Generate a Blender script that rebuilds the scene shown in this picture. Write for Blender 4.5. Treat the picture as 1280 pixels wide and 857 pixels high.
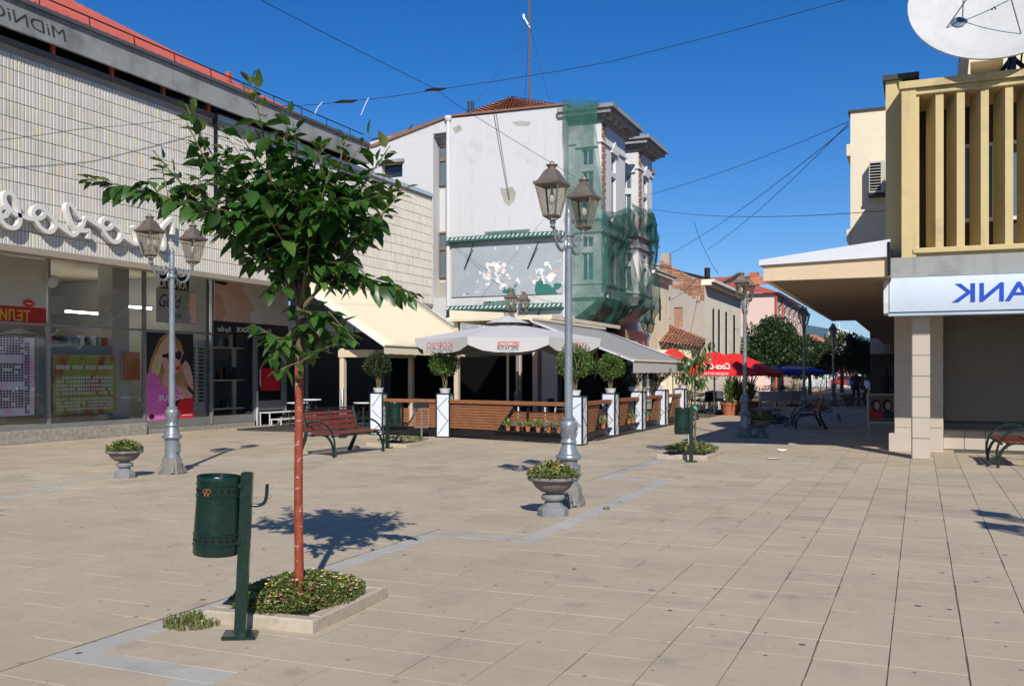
import bpy, bmesh, math, random
import numpy as np
from mathutils import Vector, Matrix, Euler
random.seed(7); np.random.seed(7)
S = bpy.context.scene
for o in list(bpy.data.objects): bpy.data.objects.remove(o)
col = S.collection
R = math.radians
# ------------------------------------------------------------------ camera
F_PX, HZ, EYE = 1200.0, 466.0, 1.6
TH = math.atan((1150 - 640) / F_PX); SN, CS = math.sin(TH), math.cos(TH)
cam = bpy.data.cameras.new('camera'); cam_o = bpy.data.objects.new('camera', cam); col.objects.link(cam_o)
cam_o.location = (0, 0, EYE); cam_o.rotation_euler = (R(90), 0, TH)
cam.sensor_width = 36; cam.lens = F_PX / 1280 * 36; cam.shift_y = (HZ - 428.5) / 1280
cam.clip_start = .1; cam.clip_end = 20000
S.camera = cam_o
# ------------------------------------------------------------------ sky, sun, exposure
SUN_EL = R(35); LX, LY = -.479, .878            # horizontal travel of the light
w = bpy.data.worlds.new('World'); S.world = w; w.use_nodes = True
nt = w.node_tree; nt.nodes.clear()
sky = nt.nodes.new('ShaderNodeTexSky'); sky.sky_type = 'NISHITA'; sky.sun_disc = False
sky.sun_elevation = SUN_EL; sky.sun_rotation = math.atan2(-LX, -LY)
sky.altitude = 300; sky.air_density = .8; sky.dust_density = 0; sky.ozone_density = 3.0
bg = nt.nodes.new('ShaderNodeBackground'); bg.inputs[1].default_value = .103
wo = nt.nodes.new('ShaderNodeOutputWorld')
hs = nt.nodes.new('ShaderNodeHueSaturation'); hs.inputs['Hue'].default_value = .509; hs.inputs['Saturation'].default_value = 1.39   # the photograph's vivid rendering of a clear sky
nt.links.new(sky.outputs[0], hs.inputs['Color']); nt.links.new(hs.outputs[0], bg.inputs[0]); nt.links.new(bg.outputs[0], wo.inputs[0])
sl = bpy.data.lights.new('sun', 'SUN'); sl.energy = 4.8; sl.angle = R(.5); sl.color = (1, .95, .87)
sun = bpy.data.objects.new('sun', sl); col.objects.link(sun)
ldir = Vector((LX * math.cos(SUN_EL), LY * math.cos(SUN_EL), -math.sin(SUN_EL)))
sun.rotation_euler = ldir.to_track_quat('-Z', 'Y').to_euler(); sun.location = (20, -30, 40)
S.view_settings.view_transform = 'Standard'; S.view_settings.look = 'None'
S.view_settings.exposure = 0.18; S.view_settings.gamma = 1

# ------------------------------------------------------------------ measuring helpers: a picture point on a real plane of the place
def on_ground(u, v):
    d = F_PX * EYE / (v - HZ); r = (u - 640) / F_PX * d
    return Vector((-d * SN + r * CS, d * CS + r * SN, 0))
def on_x(u, v, X):
    k = (u - 640) / F_PX; d = X / (-SN + k * CS)
    return Vector((X, d * CS + k * d * SN, EYE - (v - HZ) / F_PX * d))
def on_y(u, v, Y):
    k = (u - 640) / F_PX; d = Y / (CS + k * SN)
    return Vector((-d * SN + k * d * CS, Y, EYE - (v - HZ) / F_PX * d))
def at_d(u, v, d):
    r = (u - 640) / F_PX * d
    return Vector((-d * SN + r * CS, d * CS + r * SN, EYE - (v - HZ) / F_PX * d))

# ------------------------------------------------------------------ mesh builder
class MB:
    def __init__(s): s.v = []; s.f = []; s.m = []
    def add(s, vs, fs, mi=0):
        b = len(s.v); s.v += [tuple(p) for p in vs]
        s.f += [tuple(i + b for i in f) for f in fs]; s.m += [mi] * len(fs); return s
    def box(s, x0, x1, y0, y1, z0, z1, mi=0, M=None):
        vs = [Vector(p) for p in ((x0,y0,z0),(x1,y0,z0),(x1,y1,z0),(x0,y1,z0),(x0,y0,z1),(x1,y0,z1),(x1,y1,z1),(x0,y1,z1))]
        if M: vs = [M @ p for p in vs]
        return s.add(vs, [(0,3,2,1),(4,5,6,7),(0,1,5,4),(1,2,6,5),(2,3,7,6),(3,0,4,7)], mi)
    def bbox(s, x0, x1, y0, y1, z0, z1, b=.01, mi=0, M=None):   # chamfered box
        vs = []
        for z, i in ((z0,b),(z0+b,0),(z1-b,0),(z1,b)):
            vs += [(x0+i,y0+i,z),(x1-i,y0+i,z),(x1-i,y1-i,z),(x0+i,y1-i,z)]
        vs = [Vector(p) for p in vs]
        if M: vs = [M @ p for p in vs]
        fs = [(3,2,1,0),(12,13,14,15)]
        for k in range(3):
            for j in range(4): fs.append((k*4+j, k*4+(j+1)%4, k*4+4+(j+1)%4, k*4+4+j))
        return s.add(vs, fs, mi)
    def tube(s, pts, r, n=8, mi=0, cap=True):
        pts = [Vector(p) for p in pts]; N = len(pts)
        rr = list(r) if hasattr(r, '__len__') else [r] * N
        T = []
        for i in range(N):
            t = pts[min(i+1, N-1)] - pts[max(i-1, 0)]
            T.append(t.normalized() if t.length > 1e-9 else Vector((0,0,1)))
        up = Vector((0,0,1)) if abs(T[0].z) < .9 else Vector((1,0,0))
        a = T[0].cross(up).normalized(); vs = []
        for i in range(N):
            a = (a - T[i] * a.dot(T[i])); a = a.normalized() if a.length > 1e-6 else T[i].orthogonal().normalized()
            b = T[i].cross(a)
            for k in range(n):
                q = 2 * math.pi * k / n
                vs.append(pts[i] + (a * math.cos(q) + b * math.sin(q)) * rr[i])
        fs = [(i*n+k, i*n+(k+1)%n, (i+1)*n+(k+1)%n, (i+1)*n+k) for i in range(N-1) for k in range(n)]
        if cap: fs += [tuple(range(n-1, -1, -1)), tuple((N-1)*n+k for k in range(n))]
        return s.add(vs, fs, mi)
    def lathe(s, prof, n=20, c=(0,0), mi=0, M=None, cap=True):
        vs = []
        for r, z in prof:
            for k in range(n):
                q = 2 * math.pi * (k + .5) / n
                vs.append(Vector((c[0] + r * math.cos(q), c[1] + r * math.sin(q), z)))
        if M: vs = [M @ p for p in vs]
        L = len(prof)
        fs = [(i*n+k, i*n+(k+1)%n, (i+1)*n+(k+1)%n, (i+1)*n+k) for i in range(L-1) for k in range(n)]
        if cap: fs += [tuple(range(n-1, -1, -1)), tuple((L-1)*n+k for k in range(n))]
        return s.add(vs, fs, mi)
    def face(s, *pts, mi=0): return s.add(pts, [tuple(range(len(pts)))], mi)
    def slab(s, poly, n, t, mi=0):          # planar polygon (3d points) thickened along n
        p = [Vector(q) for q in poly]; n = Vector(n).normalized() * t; L = len(p)
        nn = Vector((0,0,0))
        for i in range(L): nn += p[i].cross(p[(i+1) % L])
        if nn.dot(n) < 0: p = p[::-1]
        return s.add(p + [q + n for q in p],
                     [tuple(range(L-1, -1, -1)), tuple(range(L, 2*L))] + [(i, (i+1) % L, L+(i+1) % L, L+i) for i in range(L)], mi)
    def obj(s, name, mat, parent=None, smooth=None):
        me = bpy.data.meshes.new(name); me.from_pydata(s.v, [], s.f)
        ms = mat if isinstance(mat, (list, tuple)) else [mat]
        for m in ms: me.materials.append(m)
        if len(ms) > 1: me.polygons.foreach_set('material_index', s.m)
        if smooth:
            me.polygons.foreach_set('use_smooth', [True] * len(s.f)); me.set_sharp_from_angle(angle=R(smooth))
        me.update()
        return link(name, me, parent)
def link(name, me, parent=None):
    o = bpy.data.objects.new(name, me); col.objects.link(o)
    if parent: o.parent = parent
    return o
def tag(o, label, cat, group=None):
    o['label'] = label; o['category'] = cat
    if group: o['group'] = group
    return o
def thing(name, label, cat, loc=(0,0,0), rz=0, group=None):
    o = bpy.data.objects.new(name, None); col.objects.link(o); o.empty_display_size = .2
    o.location = loc; o.rotation_euler = (0, 0, rz)
    return tag(o, label, cat, group)
def struct(o): o['kind'] = 'structure'; return o
def stuff(o): o['kind'] = 'stuff'; return o
KIDS = {}
def dup(root, loc, rz=None, label=None, scale=None):
    def cp(o, par):
        c = o.copy(); col.objects.link(c)
        if par: c.parent = par
        for ch in [x for x in col.objects if x.parent == o]: cp(ch, c)
        return c
    r = cp(root, None); r.location = loc
    if rz is not None: r.rotation_euler = (0, 0, rz)
    if label: r['label'] = label
    if scale: r.scale = (scale,) * 3
    return r
def basis(origin, right, up):
    r = Vector(right).normalized(); u = Vector(up); u = (u - r * u.dot(r)).normalized(); n = r.cross(u)
    m = Matrix((r, u, n)).transposed().to_4x4(); m.translation = Vector(origin); return m
def text(name, s, size, mat, parent, origin, right, up, mirror=True, extr=.004, shear=0, width=None, local=False, bold=0):
    """lettering; mirrored text reads from right to left, as in the picture. origin = lower-left corner as seen"""
    cu = bpy.data.curves.new(name, 'FONT'); cu.body = s; cu.size = size; cu.extrude = extr; cu.shear = shear; cu.resolution_u = 3
    cu.offset = bold
    to = bpy.data.objects.new('tmp', cu); col.objects.link(to)
    bpy.context.view_layer.update()
    me = bpy.data.meshes.new_from_object(to.evaluated_get(bpy.context.evaluated_depsgraph_get()))
    bpy.data.objects.remove(to); me.name = name
    xs = [v.co.x for v in me.vertices]
    if not xs: xs = [0, 1]
    x0, x1 = min(xs), max(xs); k = (width / (x1 - x0)) if width else 1
    M = basis(origin, right, up)
    for v in me.vertices:
        x = (x1 - v.co.x if mirror else v.co.x - x0) * k
        v.co = M @ Vector((x, v.co.y, v.co.z))
    if mirror: me.flip_normals()
    me.materials.clear(); me.materials.append(mat)
    return link(name, me, parent)
def wall(mb, P, a0, a1, z0, z1, holes, depth=.15, mi=0, mr=None):
    """wall rectangle with openings; P(a, z, t) -> point, t = depth behind the face"""
    A = sorted({a0, a1} | {min(max(h[i], a0), a1) for h in holes for i in (0, 1)})
    Z = sorted({z0, z1} | {min(max(h[i], z0), z1) for h in holes for i in (2, 3)})
    for i in range(len(A)-1):
        for j in range(len(Z)-1):
            am, zm = (A[i]+A[i+1])/2, (Z[j]+Z[j+1])/2
            if any(h[0] < am < h[1] and h[2] < zm < h[3] for h in holes): continue
            mb.face(P(A[i],Z[j],0), P(A[i+1],Z[j],0), P(A[i+1],Z[j+1],0), P(A[i],Z[j+1],0), mi=mi)
    mr = mi if mr is None else mr
    for h in holes:
        b0, b1, c0, c1 = h[:4]
        for p, q in (((b0,c0),(b1,c0)), ((b1,c0),(b1,c1)), ((b1,c1),(b0,c1)), ((b0,c1),(b0,c0))):
            mb.face(P(p[0],p[1],0), P(p[0],p[1],depth), P(q[0],q[1],depth), P(q[0],q[1],0), mi=mr)
def PX(X):  # facade facing +X ; a = y
    return lambda a, z, t: (X - t, a, z)
def PY(Y):  # facade facing -Y ; a = x
    return lambda a, z, t: (a, Y + t, z)
def spline(pts, n=6):
    pts = [Vector(p) for p in pts]; out = []
    for i in range(len(pts)-1):
        p0, p1, p2, p3 = pts[max(i-1,0)], pts[i], pts[i+1], pts[min(i+2,len(pts)-1)]
        for k in range(n):
            t = k / n
            out.append(.5*((2*p1)+(p2-p0)*t+(2*p0-5*p1+4*p2-p3)*t*t+(3*p1-p0-3*p2+p3)*t*t*t))
    return out + [pts[-1]]

# ------------------------------------------------------------------ materials
MATS = {}
def srgb(r, g, b):
    f = lambda c: ((c/255+.055)/1.055)**2.4 if c > 10 else c/255/12.92
    return (f(r), f(g), f(b))
class NT:
    def __init__(s, name):
        s.m = bpy.data.materials.new(name); s.m.use_nodes = True; s.t = s.m.node_tree; s.t.nodes.clear()
        s.out = s.n('OutputMaterial')
        MATS[name] = s.m
    def n(s, t, **kw):
        nd = s.t.nodes.new('ShaderNode' + t)
        for k, v in kw.items():
            if hasattr(nd, k) and not k.startswith('i_'): setattr(nd, k, v)
        return nd
    def set(s, nd, **kw):
        for k, v in kw.items():
            i = nd.inputs[k.replace('_', ' ')] if k.replace('_', ' ') in nd.inputs else nd.inputs[int(k[1:])]
            if hasattr(v, 'is_output') or isinstance(v, bpy.types.NodeSocket): s.t.links.new(v, i)
            else: i.default_value = (v + (1,)) if isinstance(v, tuple) and len(v) == 3 and i.type == 'RGBA' else v
        return nd
    def coord(s, kind='Object'):
        if kind == 'World': return s.n('NewGeometry').outputs['Position']
        return s.n('TexCoord').outputs[kind]
    def noise(s, vec, scale, detail=4, rough=.6):
        return s.set(s.n('TexNoise'), Vector=vec, Scale=scale, Detail=float(detail), Roughness=rough).outputs['Fac']
    def ramp(s, fac, stops, interp='LINEAR'):
        r = s.n('ValToRGB'); r.color_ramp.interpolation = interp; e = r.color_ramp.elements
        while len(e) < len(stops): e.new(.5)
        for el, (p, c) in zip(e, stops):
            el.position = p; el.color = (c[0], c[1], c[2], 1) if hasattr(c, '__len__') else (c, c, c, 1)
        s.t.links.new(fac, r.inputs[0]); return r.outputs[0]
    def mix(s, fac, a, b, mode='MIX'):
        m = s.n('Mix'); m.data_type = 'RGBA'; m.blend_type = mode
        for v, i in ((fac, 0), (a, 6), (b, 7)):
            if isinstance(v, bpy.types.NodeSocket): s.t.links.new(v, m.inputs[i])
            else: m.inputs[i].default_value = v if i == 0 else (tuple(v) + (1,))[:4]
        return m.outputs[2]
    def math(s, op, a, b=0.0, clamp=False):
        m = s.n('Math'); m.operation = op; m.use_clamp = clamp
        for v, i in ((a, 0), (b, 1)):
            if isinstance(v, bpy.types.NodeSocket): s.t.links.new(v, m.inputs[i])
            else: m.inputs[i].default_value = v
        return m.outputs[0]
    def bump(s, h, strength=.3, dist=.01):
        return s.set(s.n('Bump'), Height=h, Strength=strength, Distance=dist).outputs[0]
    def bsdf(s, color, rough=.7, metal=0.0, spec=.4, normal=None, **kw):
        b = s.n('BsdfPrincipled'); s.set(b, Base_Color=color, Roughness=rough, Metallic=metal)
        b.inputs['Specular IOR Level'].default_value = spec
        if normal is not None: s.t.links.new(normal, b.inputs['Normal'])
        for k, v in kw.items(): s.set(b, **{k: v})
        return b.outputs[0]
    def done(s, sh): s.t.links.new(sh, s.out.inputs[0]); return s.m
def island(n): return n.n('NewGeometry').outputs['Random Per Island']
def mat(name, c, rough=.7, var=.2, scale=6, metal=0.0, spec=.35, bump=.15, isl=0.0, dirt=None, coord='Object', bd=.004):
    """plain surface: base colour with two scales of variation, wear and fine relief"""
    n = NT(name); co = n.coord(coord)
    k1 = n.noise(co, scale * .35, 3); k2 = n.noise(co, scale * 4, 5, .7)
    f = n.math('ADD', n.math('MULTIPLY', k1, .6), n.math('MULTIPLY', k2, .4))
    lo = tuple(x * (1 - var) for x in c); hi = tuple(min(1, x * (1 + var)) for x in c)
    cc = n.ramp(f, [(.3, lo), (.7, hi)])
    if isl:
        v = n.ramp(island(n), [(0, 1 - isl), (1, 1 + isl)])
        cc = n.mix(1.0, cc, v, 'MULTIPLY')
    if dirt:
        d = n.ramp(n.noise(co, scale * .8, 6, .7), [(.52, 0), (.68, 1)])
        cc = n.mix(n.math('MULTIPLY', d, dirt[1]), cc, dirt[0])
    rr = n.ramp(k2, [(.3, max(rough - .1, .05)), (.7, min(rough + .1, 1))])
    nb = n.bump(k2, bump, bd) if bump else None
    return n.done(n.bsdf(cc, rr, metal, spec, nb))
def emit(name, c, s):
    n = NT(name); e = n.set(n.n('Emission'), Color=c, Strength=s); return n.done(e.outputs[0])
def leafmat(name, c, var=.35, trans=.3, tint=(1.2, 1.5, .5), rough=.45, c2=None):
    n = NT(name); r = island(n)
    c2 = c2 or tuple(x * (1 + var) for x in c)
    cc = n.ramp(r, [(0, tuple(x * (1 - var) for x in c)), (.6, c), (1, c2)])
    fine = n.noise(n.coord(), 60, 2); cc = n.mix(n.math('MULTIPLY', fine, .35), cc, tuple(x * .5 for x in c))
    b = n.bsdf(cc, rough, 0, .4)
    t = n.set(n.n('BsdfTranslucent'), Color=n.mix(1.0, cc, tint, 'MULTIPLY')).outputs[0]
    m = n.set(n.n('MixShader'), i0=trans, i1=b, i2=t)
    return n.done(m.outputs[0])
# ------------------------------------------------------------------ material library
def paving_mat(name, base, band=False):
    n = NT(name); co = n.coord('World'); r = island(n)
    k1 = n.noise(co, .5, 3); k2 = n.noise(co, 9, 5, .7); k3 = n.noise(co, 120, 3, .7)
    t = n.ramp(r, [(0, tuple(x*.76 for x in base)), (.12, tuple(x*.90 for x in base)), (.4, (base[0]*.97, base[1]*.97, base[2]*1.02)), (.6, base), (.85, tuple(x*1.07 for x in base)), (1, (base[0]*1.08, base[1]*1.0, base[2]*.98))])
    t = n.mix(n.ramp(k1, [(.38, 0), (.68, .6)]), t, tuple(x*.78 for x in base)); k0 = n.noise(co, 1.7, 6, .65); t = n.mix(n.ramp(k0, [(.52, 0), (.72, .55)]), t, (base[0]*.66, base[1]*.66, base[2]*.70)); t = n.mix(n.ramp(k0, [(.25, .45), (.42, 0)]), t, (base[0]*1.14, base[1]*1.14, base[2]*1.12))
    t = n.mix(n.ramp(k2, [(.45, 0), (.75, .35)]), t, (base[0]*.68, base[1]*.66, base[2]*.66))
    t = n.mix(n.ramp(k3, [(.5, 0), (.72, .4)]), t, tuple(x*.66 for x in base))
    # trodden chewing gum and dark drips
    v = n.n('TexVoronoi'); v.voronoi_dimensions = '2D'; n.set(v, Vector=co, Scale=3.9)
    sc_ = n.n('SeparateColor'); n.t.links.new(v.outputs['Color'], sc_.inputs[0]); pick = n.ramp(sc_.outputs[0], [(.12, 0), (.14, .35), (.5, 1)], 'CONSTANT'); rad = n.math('MULTIPLY', n.math('POWER', sc_.outputs[1], 3.5), -.075)
    wob = n.math('MULTIPLY', n.noise(co, 40, 2), .07)
    spot = n.ramp(n.math('ADD', n.math('ADD', v.outputs['Distance'], wob), rad), [(.050, 1), (.064, 0)])
    clus = n.ramp(n.noise(co, .9, 3), [(.38, .25), (.6, 1)]); t = n.mix(n.math('MULTIPLY', n.math('MULTIPLY', spot, pick), n.math('MULTIPLY', clus, .97)), t, (.030, .028, .028))
    v2 = n.n('TexVoronoi'); v2.voronoi_dimensions = '2D'; n.set(v2, Vector=co, Scale=1.1)
    spot2 = n.ramp(n.math('ADD', v2.outputs['Distance'], n.math('MULTIPLY', n.noise(co, 14, 4), .25)), [(.12, 1), (.24, 0)])
    pick2 = n.ramp(v2.outputs['Color'], [(.62, 0), (.64, 1)], 'CONSTANT')
    t = n.mix(n.math('MULTIPLY', n.math('MULTIPLY', spot2, pick2), .3), t, (.07, .062, .056))
    return n.done(n.bsdf(t, n.ramp(k2, [(.3, .75), (.7, .95)]), 0, .25, n.bump(k3, .35, .003)))
paving_mat('paving', (.485, .405, .29)); paving_mat('paving_band', (.455, .43, .375))
mat('joint_sand', (.115, .09, .068), .95, .35, 12, coord='World', bump=.3)
def ribbed_mat():
    n = NT('cladding'); co = n.coord('World'); r = island(n)
    b = (.62, .585, .52)
    t = n.ramp(r, [(0, (.55,.52,.46)), (.35, b), (.8, (.65,.61,.54)), (.93, (.66,.58,.42)), (1, (.60,.53,.50))])
    k = n.noise(co, 1.3, 5, .7); t = n.mix(n.ramp(k, [(.5, 0), (.75, .35)]), t, (.40, .37, .31))
    return n.done(n.bsdf(t, .5, 0, .4, n.bump(n.noise(co, 40, 3), .1, .002)))
ribbed_mat()
def plaster(name, c, stain=(.33,.31,.28), amt=.55, rough=.9, streak=True, patch=None, thr=.56):
    n = NT(name); co = n.coord('World')
    k1 = n.noise(co, .6, 5, .65); k2 = n.noise(co, 5, 5, .7)
    cc = n.ramp(k2, [(.3, tuple(x*.93 for x in c)), (.7, c)])
    cc = n.mix(n.math('MULTIPLY', n.ramp(k1, [(thr, 0), (thr+.18, 1)]), amt), cc, stain)
    if streak:
        mp = n.n('Mapping'); mp.inputs['Scale'].default_value = (2.2, 2.2, .16); n.t.links.new(co, mp.inputs[0])
        sk = n.noise(mp.outputs[0], 1.6, 5, .65)
        cc = n.mix(n.math('MULTIPLY', n.ramp(sk, [(.55, 0), (.8, 1)]), amt * .7), cc, stain)
    if patch:
        pk = n.ramp(n.noise(co, .75, 6, .55), [(.63, 0), (.64, 1)])
        cc = n.mix(pk, cc, patch)
    return n.done(n.bsdf(cc, rough, 0, .2, n.bump(k2, .25, .01)))
plaster('plaster_white', (.57, .57, .575), (.38,.37,.35), .55)
plaster('plaster_bay', (.64, .64, .635), (.42,.39,.35), .5)
plaster('plaster_cream', (.78, .70, .52), (.42,.36,.28), .35)
plaster('plaster_pale', (.84, .78, .65), (.42,.36,.28), .4)
plaster('plaster_pink', (.72, .53, .46), (.42,.30,.26), .35)
plaster('plaster_beige', (.60, .49, .36), (.36,.30,.22), .3)
plaster('plaster_grey', (.40, .37, .33), (.22,.20,.18), .5, patch=(.34,.17,.10))
plaster('bank_wall', (.72, .63, .47), (.5,.43,.33), .25)
plaster('ochre_concrete', (.57, .45, .225), (.24,.20,.13), .7, thr=.52)
plaster('concrete_panel', (.31, .315, .305), (.10,.10,.10), .7, thr=.48)
mat('grout', (.30, .275, .235), .9, .2, 10, coord='World')
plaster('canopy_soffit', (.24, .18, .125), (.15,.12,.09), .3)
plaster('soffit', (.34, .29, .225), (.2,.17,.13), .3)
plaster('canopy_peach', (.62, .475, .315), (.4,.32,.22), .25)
plaster('shutter', (.155, .135, .112), (.09,.08,.07), .5)
mat('dish_white', (.50, .50, .49), .5, .1, 3, bump=.05, dirt=((.36,.35,.32), .5))
mat('tile_cream', (.46, .395, .325), .35, .06, 5, isl=.05, bump=.05, coord='World')
mat('granite', (.31, .28, .235), .75, .45, 30, coord='World', bump=.25)
mat('white_metal', (.60, .61, .63), .45, .07, 3, bump=.03)
mat('rail_white', (.45, .47, .45), .6, .2, 5)
mat('white_letter', (.70, .68, .63), .4, .05, 3, bump=.02)
mat('red_metal', (.42, .095, .065), .5, .15, 4, bump=.05)
mat('red_post', (.45, .10, .06), .6, .2, 6)
mat('alu', (.34, .345, .35), .4, .15, 6, metal=.6, bump=.05)
mat('alu_dark', (.12, .12, .125), .5, .2, 6, metal=.3)
mat('blue_coping', (.42, .50, .60), .45, .12, 4, metal=.3)
mat('dark', (.002, .002, .0022), .8, .3, 4, spec=.1)
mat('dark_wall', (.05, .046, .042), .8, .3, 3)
mat('interior', (.24, .235, .22), .8, .2, 2)
mat('interior_floor', (.14, .12, .10), .6, .2, 4)
mat('pillar_white', (.46, .45, .41), .8, .12, 3)
mat('lamp_grey', (.235, .265, .29), .38, .18, 7, metal=.35, dirt=((.17,.15,.13), .5), bump=.12)
mat('lamp_base', (.18, .17, .155), .8, .3, 14, dirt=((.30,.23,.17), .6), bump=.3)
mat('lantern_metal', (.21, .175, .14), .5, .35, 9, metal=.5, dirt=((.26,.14,.075), .7))
mat('bulb', (.75, .74, .70), .15, .03, 3, bump=0)
mat('green_paint', (.003, .019, .012), .25, .2, 7, spec=.6, bump=.04, dirt=((.010,.032,.022), .4))
mat('black_hole', (.003, .003, .003), .9, 0, 1, bump=0)
mat('rust', (.30, .10, .035), .85, .4, 30)
mat('bench_green', (.004, .020, .012), .3, .25, 8, spec=.5, bump=.06)
mat('bench_wood', (.155, .034, .026), .5, .25, 10, isl=.15, dirt=((.26,.12,.09), .35))
mat('urn_stone', (.17, .15, .14), .85, .3, 16, bump=.45, dirt=((.36,.24,.19), .6), bd=.01)
mat('urn_base', (.19, .195, .195), .85, .2, 16, bump=.35, dirt=((.27,.27,.26), .5), bd=.01)
mat('soil', (.06, .042, .03), .95, .4, 30, bump=.6, bd=.02)
mat('kerb_stone', (.42, .355, .265), .9, .2, 14, bump=.5, dirt=((.30,.25,.20), .5), bd=.008)
mat('bark', (.13, .085, .06), .9, .35, 35, bump=.6, bd=.006)
mat('twig', (.16, .13, .06), .8, .3, 20)
def trunk_mat():
    n = NT('trunk_red'); co = n.coord('Object')
    mp = n.n('Mapping'); mp.inputs['Scale'].default_value = (14, 14, 22); n.t.links.new(co, mp.inputs[0])
    k = n.noise(mp.outputs[0], 1.6, 5, .65)
    c = n.ramp(n.noise(co, 18, 4), [(.3, (.20,.032,.014)), (.7, (.31,.062,.027))])
    c = n.mix(n.ramp(k, [(.60, 0), (.66, .85)]), c, (.62, .45, .36))
    c = n.mix(n.ramp(n.noise(co, 40, 4), [(.6, 0), (.7, .6)]), c, (.12, .04, .025))
    return n.done(n.bsdf(c, .55, 0, .4, n.bump(k, .4, .006)))
trunk_mat()
leafmat('leaf_cherry', (.050, .130, .026), .55, .32, c2=(.13, .215, .045), rough=.34)
leafmat('leaf_young', (.115, .16, .03), .4, .3, c2=(.20, .17, .05))
leafmat('leaf_box', (.095, .185, .036), .5, .3, c2=(.24, .31, .07))
leafmat('leaf_shaded', (.028, .060, .020), .5, .2, c2=(.075, .11, .03))  # leaf colour darkened for plants that stand in shade
leafmat('leaf_street', (.034, .075, .022), .55, .2, c2=(.10, .145, .04))
leafmat('leaf_bed', (.14, .19, .045), .5, .3, c2=(.36, .34, .11))
leafmat('leaf_palm', (.17, .25, .06), .4, .25, c2=(.34, .38, .11))
leafmat('leaf_silver', (.22, .26, .17), .3, .2, c2=(.40, .42, .32))
leafmat('grass_dry', (.17, .19, .06), .5, .2, c2=(.33, .28, .12))
mat('petal_red', (.60, .05, .035), .6, .3, 20, isl=.3, bump=0)
mat('petal_yellow', (.78, .62, .12), .6, .2, 20, isl=.2, bump=0)
mat('petal_white', (.8, .76, .68), .6, .15, 20, isl=.15, bump=0)
mat('petal_pink', (.70, .20, .22), .6, .2, 20, isl=.2, bump=0)
mat('terracotta', (.40, .125, .06), .75, .2, 8, bump=.15)
mat('fabric_grey', (.50, .49, .49), .9, .05, 60, bump=.15, bd=.002)
mat('fabric_awning_grey', (.30, .295, .29), .9, .06, 50, bump=.15, bd=.002)
mat('fabric_cream', (.80, .70, .50), .85, .04, 40, bump=.12, bd=.002)
mat('cream_metal', (.66, .59, .45), .6, .1, 5)
mat('fabric_red', (.66, .022, .022), .75, .08, 20, bump=.1)
mat('fabric_blue', (.012, .045, .30), .75, .1, 20, bump=.1)
mat('fabric_white', (.75, .74, .72), .8, .05, 20)
mat('letter_red', (.50, .055, .05), .7, .1, 10, bump=0)
mat('letter_blue', (.018, .065, .42), .4, .05, 5, bump=0)
mat('letter_gold', (.62, .34, .05), .5, .1, 10, bump=0)
mat('letter_black', (.02, .02, .02), .6, .1, 10, bump=0)
mat('letter_white', (.8, .8, .8), .6, .03, 10, bump=0)
mat('spray_black', (.035, .038, .04), .8, .3, 20, bump=0)
def wood_mat(name, a, b):
    n = NT(name); co = n.coord('World')
    r = island(n)
    k = n.noise(co, 5, 6, .7)
    mp = n.n('Mapping'); mp.inputs['Scale'].default_value = (2, 2, 45); n.t.links.new(co, mp.inputs[0])
    g = n.noise(mp.outputs[0], 2.5, 5, .7)
    c = n.ramp(n.math('ADD', n.math('MULTIPLY', r, .5), n.math('MULTIPLY', g, .5)), [(.2, a), (.75, b)])
    c = n.mix(n.ramp(k, [(.5, 0), (.75, .5)]), c, tuple(x*.55 for x in a))
    return n.done(n.bsdf(c, .45, 0, .4, n.bump(g, .25, .003)))
wood_mat('wood_slat', (.17, .062, .026), (.33, .14, .062))
mat('white_panel', (.60, .64, .70), .35, .05, 3, bump=.02)
mat('black_metal', (.012, .012, .013), .4, .3, 8)
mat('steel', (.45, .45, .46), .3, .15, 8, metal=.9)
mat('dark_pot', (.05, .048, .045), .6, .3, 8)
mat('chair_blue', (.014, .022, .065), .5, .25, 8)
mat('plastic_white', (.7, .7, .7), .4, .05, 5)
mat('brick_piece', (.38, .20, .125), .9, .25, 12, isl=.3, bump=.4, coord='World', dirt=((.30,.25,.20), .5))
mat('roof_tile', (.40, .16, .085), .85, .25, 8, isl=.35, bump=.3, coord='World', dirt=((.22,.18,.14), .5))
mat('window_frame', (.62, .62, .60), .5, .12, 6)
mat('window_brown', (.20, .16, .12), .6, .2, 6)
mat('teal_paint', (.025, .10, .088), .6, .25, 5)
mat('wire', (.012, .012, .014), .6, .1, 5, bump=0)
mat('mast_rust', (.16, .11, .095), .7, .3, 10, metal=.3)
mat('asphalt', (.075, .073, .07), .9, .25, 3, coord='World')
mat('hill', (.045, .075, .05), 1, .3, .004, coord='World', bump=0)
mat('paper', (.78, .77, .74), .8, .05, 10)
mat('cloth_dark', (.012, .013, .018), .85, .2, 12)
mat('cloth_top', (.055, .045, .042), .85, .2, 12)
mat('skin', (.42, .24, .16), .55, .08, 20)
mat('hair', (.02, .014, .01), .6, .3, 30)
mat('feather', (.05, .055, .065), .7, .35, 20)
mat('car_white', (.72, .72, .72), .2, .03, 3, spec=.6, bump=0)
mat('car_red', (.35, .03, .025), .2, .03, 3, spec=.6, bump=0)
mat('tyre', (.015, .015, .015), .9, .2, 10)
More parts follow.
